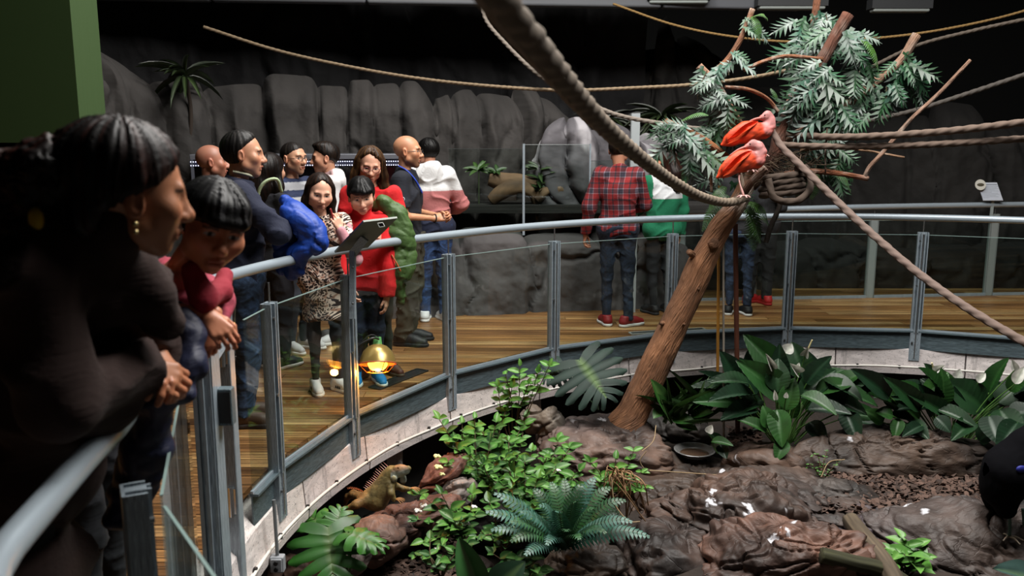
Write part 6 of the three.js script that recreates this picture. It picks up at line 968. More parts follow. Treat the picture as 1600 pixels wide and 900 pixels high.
// ---------- the two at the rail in the foreground ----------
{
  const base = V(-1.45, 0, -1.95), L = (x, y, d) => P(x, y, d).sub(base);
  person({ label: 'woman in a dark brown coat with dark tied hair leaning on the rail', at: base, yaw: 0, H: 1.72, skin: 0xa87050, lip: 0x7a3c34, kind: 'woman', headSize: 0.236, headAt: L(205, 304, 1.78), head: [122 * DEG, 0.14, 0.08], brow: 0x140e0c, bodyCell: 0.012, handCell: 0.003, handScale: 1.12,
    joints: { N: L(140, 412, 1.83), rS: L(58, 432, 1.68), lS: L(205, 460, 2.04), rE: L(88, 632, 1.68), rW: L(208, 573, 1.97), lE: L(225, 600, 2.3), lW: L(236, 548, 2.1), rH: L(-70, 900, 1.86), lH: L(60, 880, 2.15), rK: V(0.02, 0.46, 0.06), lK: V(0.12, 0.46, -0.2), rA: V(-0.05, 0.085, 0.08), lA: V(0.02, 0.085, -0.2) },
    hands: { r: { dir: L(288, 600, 2.04).sub(L(208, 573, 1.97)), back: V(0.15, 0.75, 0.75), curl: 0.75 }, l: { dir: L(262, 590, 2.0).sub(L(236, 548, 2.1)), back: V(0.7, 0.5, 0.5), curl: 0.6 } },
    top: { color: 0x2b1b17, name: 'coat', neck: true, loose: 0.035, hem: 0.4, skirt: 0.45, flare: 0.26, fold: 0.02, foldF: 5, cell: 0.0095, mat: cloth(0x26140f, { rough: 0.95, rep: 8 }), extra: (f, J) => { f.chain([L(40, 400, 1.72), L(85, 372, 1.74), L(150, 385, 1.8), L(205, 418, 1.88), L(240, 460, 1.9), L(258, 505, 1.93)], [0.07, 0.068, 0.06, 0.055, 0.045, 0.03], 0.04); } },
    bottom: { color: 0x101014 }, shoes: { color: 0x151515 },
    hair: { color: 0x120a08, light: 0x5a2a1e, line: -0.002, part: 0.012, slope: 0.74, thick: 0.017, cell: 0.004, rough: 0.006, shine: 0.5, bun: -0.125, shape: (f, v) => { f.ell(v(0.0, 0.03, -0.145), [0.055, 0.06, 0.06], 0.03); f.ell(v(0.03, 0.0, -0.2), [0.045, 0.06, 0.05], 0.03); f.chain([v(0.02, -0.02, -0.16), v(0.03, -0.1, -0.19), v(0.02, -0.15, -0.2)], [0.05, 0.05, 0.03], 0.03); f.chain([v(-0.07, 0.02, 0.03), v(-0.083, -0.02, 0.025)], [0.025, 0.018], 0.02); f.ell(v(0, -0.035, -0.07), [0.07, 0.05, 0.05], 0.03); f.ell(v(0, 0.075, -0.04), [0.078, 0.062, 0.09], 0.03); }, keep: (x, y, z) => Math.max(z + 0.045 - (y > 0 ? 0.03 : 0), -y - 0.2) },
    more: (g, J, k) => { part(g, 'hair_tie', new THREE.TorusGeometry(0.026, 0.009, 8, 20), M(0xd8b020, 0.6), k.hp(-0.02, 0.02, -0.15)); part(g, 'hair_tie', new THREE.SphereGeometry(0.014, 10, 8).scale(1, 1.7, 1), M(0xd8b020, 0.6), k.hp(-0.035, -0.055, -0.155)); part(g, 'earring', merge([new THREE.SphereGeometry(0.006, 10, 8), new THREE.SphereGeometry(0.005, 10, 8).translate(0, -0.016, 0)]), M(0xd8c48a, 0.25, { metalness: 0.9 }), k.hp(-0.085, -0.042, -0.002)); part(g, 'bracelet_bead', new THREE.SphereGeometry(0.011, 10, 8), M(0xb8c4d0, 0.2, { metalness: 0.4 }), L(197, 548, 1.95)); } });
  const b2 = V(-1.4, 0, -2.75), Q = (x, y, d) => P(x, y, d).sub(b2);
  person({ label: 'boy in a pink top with black fringe leaning over the rail beside the woman', at: b2, yaw: 0, H: 1.5, skin: 0xbf7c5c, lip: 0x9a4840, kind: 'child', headSize: 0.232, headAt: Q(330, 358, 2.4), head: [36 * DEG, 0.2, -0.24], brow: 0x0e0a08, handScale: 0.85, iris: 0x120a06, bodyCell: 0.012,
    joints: { N: Q(276, 432, 2.5), rS: Q(240, 432, 2.36), lS: Q(312, 455, 2.68), rE: Q(250, 482, 2.3), rW: Q(322, 492, 2.36), lE: Q(338, 470, 2.62), lW: Q(334, 498, 2.4), rH: V(-0.02, 0.82, 0.1), lH: V(-0.02, 0.82, -0.08), rK: V(0, 0.44, 0.1), lK: V(0, 0.44, -0.08), rA: V(-0.03, 0.085, 0.1), lA: V(-0.03, 0.085, -0.08) },
    hands: { r: { dir: V(0.6, -0.55, 0.3), back: V(0.3, 0.6, 0.8), curl: 0.8 }, l: { dir: V(-0.1, -0.8, 0.3), back: V(0.7, 0.2, 0.7), curl: 0.7 } },
    top: { paint: (x, y, z) => { const n = 0.8 + 0.4 * noise(x * 120, y * 120, z * 120), c = lin(0xa83c50); return [c[0] * n, c[1] * n, c[2] * n]; }, name: 'sweater', loose: 0.018, hem: 0.7, cell: 0.009, fold: 0.012, extra: (f, J) => f.chain([Q(262, 418, 2.42), Q(290, 440, 2.4), Q(318, 452, 2.42)], [0.035, 0.04, 0.035], 0.03) }, bottom: { color: 0x15161c }, shoes: { color: 0x202020 },
    hair: { color: 0x0b0a0c, light: 0x232228, line: 0.0, slope: 0.5, thick: 0.018, cell: 0.0045, shine: 0.5, shape: (f, v) => { f.ell(v(0, 0.07, 0.05), [0.068, 0.04, 0.055], 0.02); f.chain([v(-0.062, 0.04, 0.055), v(-0.02, 0.04, 0.094), v(0.03, 0.04, 0.094), v(0.062, 0.03, 0.06)], [0.018, 0.018, 0.018, 0.016], 0.02); f.chain([v(-0.08, 0.03, 0.02), v(-0.084, -0.025, 0.02)], [0.016, 0.01], 0.02); }, keep: (x, y, z) => Math.max(-(y - 0.018), -z), side: -0.03, sideZ: 0.025, rough: 0.005 },
    more: (g, J) => { const f = new Field(0.03); f.chain([Q(300, 425, 2.38), Q(318, 470, 2.36), Q(345, 455, 2.5), Q(352, 430, 2.6)], [0.03, 0.035, 0.03, 0.025]); f.disp = (x, y, z) => 0.012 * fbm(x * 12, y * 12, z * 12, 2); f.pad = 0.03; part(g, 'red_scarf', f.mesh(0.009), cloth(0x8a1428)); } });
  // dark blue jacket bundled over the rail between them
  const o = P(270, 560, 2.3), W = (x, y, d) => P(x, y, d).sub(o), f = new Field(0.05); f.pad = 0.05; f.chain([W(236, 505, 2.35), W(270, 498, 2.34), W(292, 530, 2.3), W(296, 570, 2.26), W(278, 608, 2.22), W(245, 628, 2.2)], [0.055, 0.055, 0.05, 0.045, 0.04, 0.04]); f.chain([W(250, 540, 2.4), W(255, 600, 2.35)], [0.07, 0.06]); f.chain([W(244, 630, 2.25), W(228, 700, 2.28), W(200, 800, 2.3)], [0.06, 0.07, 0.065]); f.disp = (x, y, z) => 0.022 * ridge(x * 9, y * 11, z * 9, 2) + 0.008 * fbm(x * 20, y * 20, z * 20, 2);
  solo('jacket', 'dark navy padded jacket bundled over the rail below the boy', 'jacket', f.mesh(0.008), cloth(0x161c38, { rough: 0.6 }), o);
}
// coats carried by the visitors
const puff = (k) => (x, y, z) => { const u = x + 0.12 * noise(x * 4, y * 4, z * 4), v = y + 0.12 * noise(x * 4 + 7, y * 4, z * 4), q = Math.abs(noise(u * k, v * k * 1.6 + u * 5, z * k)), w = Math.abs(noise(u * k * 2.2 + 5, v * k * 3, z * k * 2)); return 0.014 * (1 - q) ** 5 + 0.006 * (1 - w) ** 5 - 0.008; };
{
  const o = P(470, 365, 5.02), W = (x, y, d = 5.02) => P(x, y, d).sub(o), rz = (t) => new THREE.Quaternion().setFromEuler(new THREE.Euler(0, 0, t)); let f = new Field(0.05); f.pad = 0.04;
  f.ell(W(476, 352, 5.0), [0.17, 0.085, 0.085], 0.05, rz(-0.72)); f.ell(W(450, 388, 5.06), [0.085, 0.17, 0.06], 0.05, rz(0.16)); f.cap(W(446, 312, 5.12), W(462, 330, 5.06), 0.035, 0.06, 0.05); f.ell(W(483, 386, 4.98), [0.11, 0.06, 0.06], 0.04, rz(0.25)); f.cap(W(462, 400, 5.0), W(456, 428, 5.02), 0.055, 0.035, 0.04); f.cap(W(432, 372, 5.12), W(440, 424, 5.1), 0.03, 0.03, 0.04); f.cap(W(472, 398, 4.98), W(470, 424, 5.0), 0.035, 0.025, 0.03);
  f.disp = puff(8); solo('jacket', 'bright blue puffy jacket hanging over the arms of the navy sweater man', 'jacket', f.mesh(0.0085), cloth(0x123e9a, { rough: 0.55 }), o);
  const q = P(618, 380, 5.95), X = (x, y, d = 5.95) => P(x, y, d).sub(q); f = new Field(0.05); f.pad = 0.04; f.chain([X(580, 324, 6.0), X(600, 317), X(622, 330)], [0.035, 0.045, 0.05], 0.05); f.ell(X(622, 366), [0.105, 0.18, 0.08], 0.06, rz(0.12)); f.ell(X(616, 418, 5.92), [0.125, 0.14, 0.06], 0.06); f.ell(X(634, 400, 5.98), [0.075, 0.17, 0.05], 0.05, rz(-0.1)); f.cap(X(608, 440), X(598, 474), 0.06, 0.03, 0.04); f.cap(X(622, 446), X(628, 470), 0.045, 0.03, 0.04);
  f.disp = (x, y, z) => puff(7)(x, y, z) + 0.006 * Math.pow(Math.abs(Math.sin((y + 0.12 * x + 0.02 * noise(x * 9, y * 9, z * 9)) * 42)), 0.5) - 0.004; const oc = solo('jacket', 'olive green padded coat held in front of the red sweater woman', 'jacket', f.mesh(0.0085), cloth(0x3f5a2a, { rough: 0.6 }), q);
  part(oc, 'zip', tube([X(612, 398, 5.85), X(620, 412, 5.84), X(626, 424, 5.85)], 0.006, 10, 6), M(0xa8562a, 0.6), null, 'orange zip edge');
  const wb = P(350, 452, 2.75), wt = thing('water_bottle', 'small clear water bottle with a blue cap beside the boy', 'bottle', wb); part(wt, 'bottle', new THREE.LatheGeometry([[0, -0.12], [0.03, -0.12], [0.032, -0.05], [0.03, 0], [0.014, 0.03], [0.014, 0.04]].map(p => new THREE.Vector2(...p)), 20), new THREE.MeshPhysicalMaterial({ color: 0xe8eef0, roughness: 0.05, transmission: 1, thickness: 0, side: THREE.DoubleSide })); part(wt, 'cap', new THREE.CylinderGeometry(0.016, 0.016, 0.022, 18).translate(0, 0.05, 0), M(0x1a3fb0, 0.5));
}
// ---------- animals ----------
{ // iguana
  const o = P(590, 790, 5.0), D = 5.0, W = (x, y, d = D) => P(x, y, d).sub(o), m = 1 / 270, f = new Field(0.02); f.pad = 0.02; const t = thing('iguana', 'green iguana with a tall spiny crest resting on the reddish rock', 'iguana', o);
  f.chain([W(568, 781), W(587, 778), W(600, 762), W(607, 746), W(613, 738)], [12 * m, 20 * m, 17 * m, 12 * m, 10 * m], 0.035);
  f.chain([W(612, 737, D - 0.01), W(626, 734, D - 0.02), W(638, 732, D - 0.03)], [9.5 * m, 7.5 * m, 4.6 * m], 0.02); f.cap(W(616, 743, D - 0.02), W(637, 737, D - 0.03), 6 * m, 3.4 * m, 0.012); // jaws
  f.ball(W(616, 747, D - 0.045), 5 * m, 0.006); f.ell(W(630, 749, D - 0.01), [5.5 * m, 9 * m, 2.2 * m], 0.012); // cheek shield and dewlap
  f.cap(W(617, 731, D - 0.03), W(630, 729.5, D - 0.03), 2.6 * m, 2 * m, 0.008);
  f.chain([W(610, 757, D - 0.04), W(611, 770, D - 0.075), W(616, 781, D - 0.07)], [7.5 * m, 5 * m, 3.6 * m], 0.015); f.chain([W(614, 757, D + 0.03), W(630, 764, D + 0.02), W(640, 764, D)], [6.5 * m, 4.4 * m, 3.2 * m], 0.015);
  f.chain([W(572, 781, D - 0.04), W(557, 788, D - 0.07), W(542, 795, D - 0.06)], [10 * m, 6.5 * m, 4 * m], 0.02);
  f.chain([W(566, 778, D + 0.03), W(552, 772, D + 0.07), W(543, 776, D + 0.09), W(538, 790, D + 0.1)], [9.5 * m, 6.8 * m, 5 * m, 3 * m], 0.015); // tail root and tail
  f.disp = (x, y, z) => 0.0016 * noise(x * 160, y * 160, z * 160) + 0.003 * fbm(x * 22, y * 22, z * 22, 2);
  const hd = W(628, 738); part(t, 'body', f.mesh(0.0042, (x, y, z) => { const k = 0.75 + 0.5 * fbm(x * 40, y * 40, z * 40, 3), q = Math.hypot(x - hd.x, y - hd.y) < 0.062 && x > 0.085; let c = q ? mixc([0.42, 0.46, 0.4], [0.36, 0.2, 0.09], sstep(0.01, 0.04, y - hd.y + 0.2 * (0.13 - x))) : mixc([0.2, 0.15, 0.05], [0.3, 0.16, 0.05], sstep(-0.03, -0.09, x) * 0.8); return [c[0] * k, c[1] * k, c[2] * k]; }), VM(0.6));
  for (let i = 0; i < 15; i++) { const u = i / 14, bx = lerp(605, 573, u), by = lerp(728, 764, Math.pow(u, 0.9)), L = lerp(12, 8, u) * (0.85 + 0.3 * h3(i, 3, 4)); part(t, 'spine', new THREE.ConeGeometry(0.0027, L * m * 1.15, 6).translate(0, L * m * 0.45, 0).rotateZ(0.75 + 0.25 * u), M(i % 3 ? 0xd0a89a : 0xb07a6c, 0.6), W(bx, by, D + (i % 2) * 0.01)); }
  for (let i = 0; i < 9; i++) { part(t, 'spine', new THREE.ConeGeometry(0.004, 0.018, 6).translate(0, 0.008, 0).rotateZ(0.4), M(0xa85a30, 0.6), W(566 - i * 2.8, 768 - Math.sin(i / 4) * 4.5, D + 0.03 + i * 0.006)); }
  part(t, 'eye', new THREE.SphereGeometry(0.0065, 12, 8), M(0x7a4a18, 0.2), W(622, 731, D - 0.062)); part(t, 'pupil', new THREE.SphereGeometry(0.0035, 8, 6), M(0x080808, 0.2), W(622, 731, D - 0.067));
  part(t, 'cheek_shield', new THREE.SphereGeometry(0.014, 14, 10).scale(1, 1.1, 0.4), M(0xc0b890, 0.5), W(615.5, 747, D - 0.062));
  for (const [x, y, d, n, s] of [[617, 781, D - 0.07, 5, 1], [641, 764, D, 4, 1], [541, 796, D - 0.06, 5, -1]]) for (let i = 0; i < n; i++) { const a = (i - n / 2) * 0.32, e = V(s * 0.062 * Math.cos(a), -0.006, -Math.sin(a) * 0.06); part(t, 'toe', tube([V(0, 0.004, 0), e.clone().multiplyScalar(0.55).add(V(0, 0.009, 0)), e], (u) => 0.0055 * (1 - 0.6 * u), 8, 7), M(0x9a6a3a, 0.6), W(x, y, d)); }
}
function ibis(label, q, up) {   // q: pixel outline points of a resting bird
  const D = up ? 6.35 : 6.15, o = P(...q.body, D), W = (p, d = 0) => P(p[0], p[1], D + d).sub(o), t = thing('scarlet_ibis', label, 'bird', o, undefined), f = new Field(0.03); f.pad = 0.02;
  f.chain([W(q.tail), W(q.rump), W(q.body), W(q.breast)], [0.012, 0.045, 0.073, 0.058], 0.04); f.ell(W(q.wing, -0.045), [0.13, 0.062, 0.03], 0.025, new THREE.Quaternion().setFromEuler(new THREE.Euler(0, 0, q.tilt))); f.ell(W(q.wing, 0.045), [0.13, 0.062, 0.03], 0.025, new THREE.Quaternion().setFromEuler(new THREE.Euler(0, 0, q.tilt)));
  f.chain([W(q.breast), W(q.neck), W(q.nape), W(q.head)], [0.05, 0.04, 0.032, 0.034], 0.025); f.cap(W(q.head), W(q.face), 0.034, 0.02, 0.012);
  f.disp = (x, y, z) => 0.003 * ridge(x * 26 - y * 12, y * 30, z * 20, 2);
  const nk = W(q.nape), bx = W(q.breast), tl = W(q.tail); part(t, 'body', f.mesh(0.0048, (x, y, z) => {
    const a = sstep(0.085, 0.05, Math.min(Math.hypot(x - nk.x, y - nk.y), Math.hypot(x - W.hx, y - W.hy) || 9)), hd = Math.max(a, sstep(0.075, 0.035, Math.hypot(x - hdp.x, y - hdp.y)), sstep(0.05, 0.03, Math.hypot(x - bx.x - 0.02, y - bx.y - 0.01)) * 0.8); const k = 0.8 + 0.4 * noise(x * 30 - y * 18, y * 50, z * 40);
    let c = mixc([0.78 * k, 0.072 * k, 0.018 * k], [0.52 * k, 0.21 * k, 0.2 * k], hd); return c; }), VM(0.6));
  // folded wings with flight feathers
  for (const s of [-1, 1]) { const g = group(t, 'wing'); for (let i = 0; i < 9; i++) { const u = i / 8, a = W(q.shoulder, 0.052 * s).lerp(W(q.wing, 0.072 * s), 0.2 + u * 0.5).add(V(0, 0.035 - u * 0.06, 0)), e = W(q.tail, 0.02 * s).lerp(W(q.rump, 0.05 * s), 0.75 - u * 0.72).add(V(0, 0.012 - u * 0.02, 0)); setLeaf(g, featherGeo, mFeather, a, e.sub(a), V(0, 0.35, s * -1), a.distanceTo(W(q.tail)) * (0.62 + 0.25 * u), 0.042, 'feather', 0.1); } }
  const beak = [q.face, [lerp(q.face[0], q.tip[0], 0.5), lerp(q.face[1], q.tip[1], 0.5) - 2], q.tip].map(p => W(p, -0.035)); part(t, 'bill', tube(beak, (u) => lerp(0.011, 0.004, u), 14, 8), M(0x9a5a52, 0.4));
  part(t, 'eye', new THREE.SphereGeometry(0.006, 10, 8), M(0x140a08, 0.2), W(q.eye, -0.036));
  for (const [k, l] of q.legs.entries()) { const g = group(t, 'leg'), p = l.map(v => W(v, v[2] ?? 0)); part(g, 'shank', tube(p, (u) => 0.0065 + 0.002 * Math.sin(u * 9), 14, 8), M(0xb98a84, 0.6)); const e = p[p.length - 1]; for (let i = 0; i < 4; i++) { const a = i * 1.1 - 0.8 + k, v = V(Math.cos(a) * 0.045, -0.012, Math.sin(a) * 0.045); part(g, 'toe', tube([e, e.clone().addScaledVector(v, 0.6).add(V(0, 0.008, 0)), e.clone().add(v)], 0.0055, 8, 7), M(0xc49a94, 0.6)); } }
  return t;
}
const featherGeo = bladeGeo({ color: [0.8, 0.085, 0.02], rib: [0.6, 0.05, 0.02], n: 8, m: 4, fold: 0.5, droop: 0.05, peak: 0.55, pow: 0.5 }), mFeather = VM(0.55);
let hdp = V(0, 0, 0);
{
  const a = { tail: [1121, 277], rump: [1135, 266], body: [1157, 252], breast: [1182, 250], wing: [1153, 252], tilt: 0.5, shoulder: [1180, 241], neck: [1188, 238], nape: [1185, 229], head: [1177, 226], face: [1167, 229], tip: [1140, 243], eye: [1172, 225], legs: [[[1168, 262], [1170, 264], [1174, 266, -0.02]], [[1156, 266], [1155, 282, -0.06], [1162, 306, -0.1]]] };
  { const o = P(...a.body, 6.15); hdp = P(...a.head, 6.15).sub(o); } ibis('lower of two scarlet ibises on the perch tree, bill tucked along its back', a, false);
  const b = { tail: [1128, 226], rump: [1142, 218], body: [1166, 207], breast: [1194, 204], wing: [1161, 206], tilt: 0.42, shoulder: [1190, 195], neck: [1202, 196], nape: [1203, 187], head: [1199, 181], face: [1190, 184], tip: [1164, 194], eye: [1195, 180], legs: [[[1178, 218], [1180, 226], [1182, 236]], [[1186, 218], [1189, 230], [1192, 242]]] };
  { const o = P(...b.body, 6.35); hdp = P(...b.head, 6.35).sub(o); } ibis('upper of two scarlet ibises on the perch tree, near the thick branch', b, true);
}
{ // dark bird at the right edge
  const fp = surfaceAt(1578, 841), D = fp ? -fp.z - 0.02 : 5.15, o = P(1575, 840, D), W = (x, y, d = 0) => P(x, y, D + d).sub(o), f = new Field(0.05), t = thing('curassow', 'large black bird standing on the dark slab at the right edge', 'bird', o);
  f.chain([W(1562, 760, 0.05), W(1580, 735), W(1605, 700)], [0.11, 0.14, 0.11], 0.06); f.chain([W(1605, 700), W(1625, 660), W(1640, 635)], [0.09, 0.05, 0.045], 0.04); f.chain([W(1570, 760), W(1572, 795)], [0.1, 0.06], 0.05); f.chain([W(1562, 745, 0.1), W(1556, 775, 0.2), W(1552, 800, 0.26)], [0.1, 0.07, 0.04], 0.04); f.disp = (x, y, z) => 0.006 * ridge(x * 18, y * 9, z * 18, 2);
  part(t, 'body', f.mesh(0.011, () => [0.003, 0.003, 0.004]), new THREE.MeshPhysicalMaterial({ vertexColors: true, roughness: 0.9, specularIntensity: 0.12 })); part(t, 'blue_feathers', new THREE.SphereGeometry(0.03, 12, 8).scale(1, 0.7, 0.4), M(0x18207a, 0.6), W(1596, 733, -0.14));
  for (const [x, d] of [[1578, 0], [1600, 0.08]]) { const g = group(t, 'leg'); part(g, 'shank', tube([W(x - 2, 795, d), W(x, 818, d), W(x - 1, 838, d)], 0.009, 10, 8), M(0x4a6a60, 0.6)); for (const [dx, dz] of [[-0.05, 0.03], [0.02, 0.075], [0.065, 0.03], [-0.02, -0.05]]) part(g, 'toe', tube([W(x - 1, 838, d), W(x - 1, 838, d).add(V(dx * 0.5, 0.002, dz * 0.5)), W(x - 1, 838, d).add(V(dx, -0.012, dz))], (u) => 0.0075 * (1 - 0.5 * u), 8, 7), M(0xa89c8a, 0.6)); }
}
// ---------- heat lamp on the railing ----------
{
  const o = P(590, 566, 5.28), t = thing('heat_lamp', 'brass dome heat lamp with glowing bulb clamped to the railing post', 'lamp', o), g = new THREE.Group(); g.name = 'lamp_head'; g.rotation.set(-0.38, 0, 0.04); t.add(g);
  const prof = [[0.02, 0.16], [0.024, 0.12], [0.03, 0.112], [0.06, 0.1], [0.09, 0.07], [0.108, 0.03], [0.116, -0.005], [0.118, -0.012], [0.113, -0.012], [0.104, 0.03], [0.085, 0.068], [0.05, 0.096], [0.02, 0.104]];
  part(g, 'dome', new THREE.LatheGeometry(prof.map(p => new THREE.Vector2(...p)), 40), M(0x9a8248, 0.28, { metalness: 0.55 })); part(g, 'cap', new THREE.CylinderGeometry(0.024, 0.03, 0.05, 20).translate(0, 0.135, 0), M(0x4f8a4a, 0.5)); part(g, 'rim', new THREE.TorusGeometry(0.116, 0.005, 8, 40).rotateX(Math.PI / 2).translate(0, -0.01, 0), M(0xa05030, 0.4));
  part(g, 'bulb', new THREE.SphereGeometry(0.062, 24, 16).scale(1, 0.72, 1).translate(0, -0.012, 0), M(0xffd9a0, 0.4, { emissive: 0xffa838, emissiveIntensity: 5 }));
  const wires = []; for (let i = 0; i < 6; i++) { const a = i / 6 * Math.PI * 2; wires.push(rod(V(Math.cos(a) * 0.115, -0.012, Math.sin(a) * 0.115), V(Math.cos(a) * 0.07, -0.06, Math.sin(a) * 0.07), 0.0024, 0.0024, 6)); } wires.push(new THREE.TorusGeometry(0.07, 0.0024, 6, 6).rotateX(Math.PI / 2).translate(0, -0.06, 0)); part(g, 'wire_guard', merge(wires), M(0xc88a40, 0.35, { metalness: 0.6 }));
  const l = new THREE.PointLight(0xffa848, 0.55, 0, 2); l.position.copy(V(0, -0.085, 0).applyEuler(g.rotation).add(o)); l.castShadow = true; scene.add(l);
  const W = (x, y, d) => P(x, y, d).sub(o); part(t, 'clamp', merge([rbox(0.05, 0.06, 0.05, 0.008).translate(...W(550, 556, 5.24).toArray()), rbox(0.03, 0.08, 0.03, 0.006).translate(...W(556, 550, 5.24).toArray())]), mBlack); part(t, 'arm', tube([W(554, 552, 5.24), W(562, 540, 5.24), W(572, 533, 5.25), W(584, 528, 5.27), W(592, 530, 5.3)], 0.0065, 20, 8), M(0x1c1c1c, 0.4)); part(t, 'cord', tube([W(592, 527, 5.3), W(580, 523, 5.28), W(566, 534, 5.26), W(558, 552, 5.24), W(556, 610, 5.22)], 0.003, 24, 6), mBlack);
}
// tilted information board above the heat lamp, seen from its back
{
  const c = [[523, 395, 5.2], [575, 387, 5.3], [621, 341, 5.06], [568, 347, 4.96]].map(p => P(...p)), o = c[0].clone(), n = c[1].clone().sub(c[0]).cross(c[3].clone().sub(c[0])).normalize().multiplyScalar(-0.012), t = thing('information_board', 'tilted grey metal information board seen from its back on the railing', 'sign', o), pos = [], idx = [];
  for (const k of [0, 1]) for (const p of c) { const q = p.clone().sub(o).addScaledVector(n, k); pos.push(q.x, q.y, q.z); } for (const f of [[0, 1, 2, 3], [7, 6, 5, 4], [0, 4, 5, 1], [1, 5, 6, 2], [2, 6, 7, 3], [3, 7, 4, 0]]) idx.push(f[0], f[1], f[2], f[0], f[2], f[3]);
  const g = geoOf(pos, idx, new Array(16).fill(0)).toNonIndexed(); g.computeVertexNormals(); part(t, 'panel', g, M(0x5d625c, 0.45, { metalness: 0.35 })); const L = (x, y, d) => P(x, y, d).sub(o);
  const s = [[590, 349], [598, 348], [601, 354], [593, 355]].map(([x, y]) => L(x, y, 4.985)); part(t, 'slot_rim', merge(s.map((p, i) => rod(p, s[(i + 1) % 4], 0.003, 0.003, 6))), M(0xb8bcb8, 0.4)); part(t, 'slot', geoOf(s.flatMap(p => p.toArray()), [0, 1, 2, 0, 2, 3]), mBlack);
  part(t, 'bracket', merge([bar(L(551, 392, 5.17), L(551, 498, 5.12), 0.034, 0.03), bar(L(552, 395, 5.17), L(570, 372, 5.12), 0.05, 0.02)]), mZinc); for (const y of [418, 474]) part(t, 'bolt', new THREE.SphereGeometry(0.008, 10, 8), mBolt, L(551, y, 5.1));
}
// small white plaque on the outer railing
{
  const d = 9.38, c = P(1546, 299.5, d), t = thing('plaque', 'small white information plaque with a round picture on the outer railing', 'sign', c), w = 0.205, h = 0.19;
  const cv = document.createElement('canvas'); cv.width = 256; cv.height = 230; const x = cv.getContext('2d'); x.fillStyle = '#b9bfca'; x.fillRect(0, 0, 256, 230); x.fillStyle = '#8d949f'; for (let i = 0; i < 11; i++) x.fillRect(26, 46 + i * 15, [190, 170, 196, 150, 188, 120, 180, 194, 160, 184, 90][i], 5); x.fillStyle = '#6d747e'; x.fillRect(80, 20, 120, 9);
  const map = new THREE.CanvasTexture(cv); map.colorSpace = THREE.SRGBColorSpace; const sh = new THREE.Shape(); sh.moveTo(-w * 0.62, h / 2); sh.lineTo(w * 0.38, h / 2); sh.lineTo(w * 0.66, -h / 2); sh.lineTo(-w * 0.34, -h / 2); const g = new THREE.ExtrudeGeometry(sh, { depth: 0.008, bevelEnabled: true, bevelSize: 0.004, bevelThickness: 0.002, bevelSegments: 2 }); const p = g.attributes.position, uv = g.attributes.uv; for (let i = 0; i < p.count; i++) uv.setXY(i, (p.getX(i) + 0.14) / 0.28, p.getY(i) / h + 0.5);
  part(t, 'plate', g, M(0xffffff, 0.5, { map })).rotation.x = -0.25; const pic = group(t, 'picture'); pic.position.set(-0.115, 0.075, 0.02); pic.rotation.x = -0.25; part(pic, 'disc', new THREE.CylinderGeometry(0.058, 0.058, 0.006, 28).rotateX(Math.PI / 2), M(0xc4c2b8, 0.5)); part(pic, 'animal_shape', new THREE.SphereGeometry(0.03, 14, 10).scale(1.3, 0.6, 0.12), M(0x4a4434, 0.6), V(0, 0, 0.004)); part(t, 'post', box(0.03, 0.24, 0.012, 0.05, -0.2, -0.01), M(0x8b9494, 0.5));
}
// lit display case behind the visitors at the left
{
  const o = P(300, 300, 8.2), e = P(645, 300, 8.45), w = e.x - o.x, t = thing('display_case', 'long dark glass display case with rows of small lights along its top', 'display case', V(o.x, 0, o.z)), top = 1.54; t.rotation.y = Math.atan2(-(e.z - o.z), w);
  part(t, 'cabinet', box(w, 0.85, 0.4, w / 2, 0.425, -0.2), M(0x14151a, 0.7)); part(t, 'back', box(w, top - 0.85, 0.02, w / 2, (top + 0.85) / 2, -0.4), M(0x4a4860, 0.8)); part(t, 'front_glass', box(w, top - 0.9, 0.006, w / 2, (top + 0.85) / 2, 0), mGlass); part(t, 'lid', rbox(w, 0.05, 0.44, 0.008, w / 2, top, -0.2), M(0x6f7178, 0.4, { metalness: 0.4 })); part(t, 'lid_strip', box(w, 0.05, 0.006, w / 2, top - 0.06, 0.014), M(0x24263a, 0.5));
  const led = new THREE.SphereGeometry(0.0055, 6, 4), me = M(0xffffff, 0.5, { emissive: 0xcfd8ff, emissiveIntensity: 1.6 }), n = 94, L = new THREE.InstancedMesh(led, me, n * 2), mt = new THREE.Matrix4(); for (let i = 0; i < n * 2; i++) L.setMatrixAt(i, mt.makeTranslation((i % n + 0.5) * w / n, top - 0.045 - (i >= n ? 0.035 : 0), 0.022)); L.name = 'led_row'; L.userData.kind = 'stuff'; t.add(L);
  for (const x of [0.02, w * 0.33, w * 0.66, w - 0.02]) part(t, 'frame_post', box(0.025, top - 0.85, 0.025, x, (top + 0.85) / 2, 0.005), M(0x4a4c55, 0.5));
}
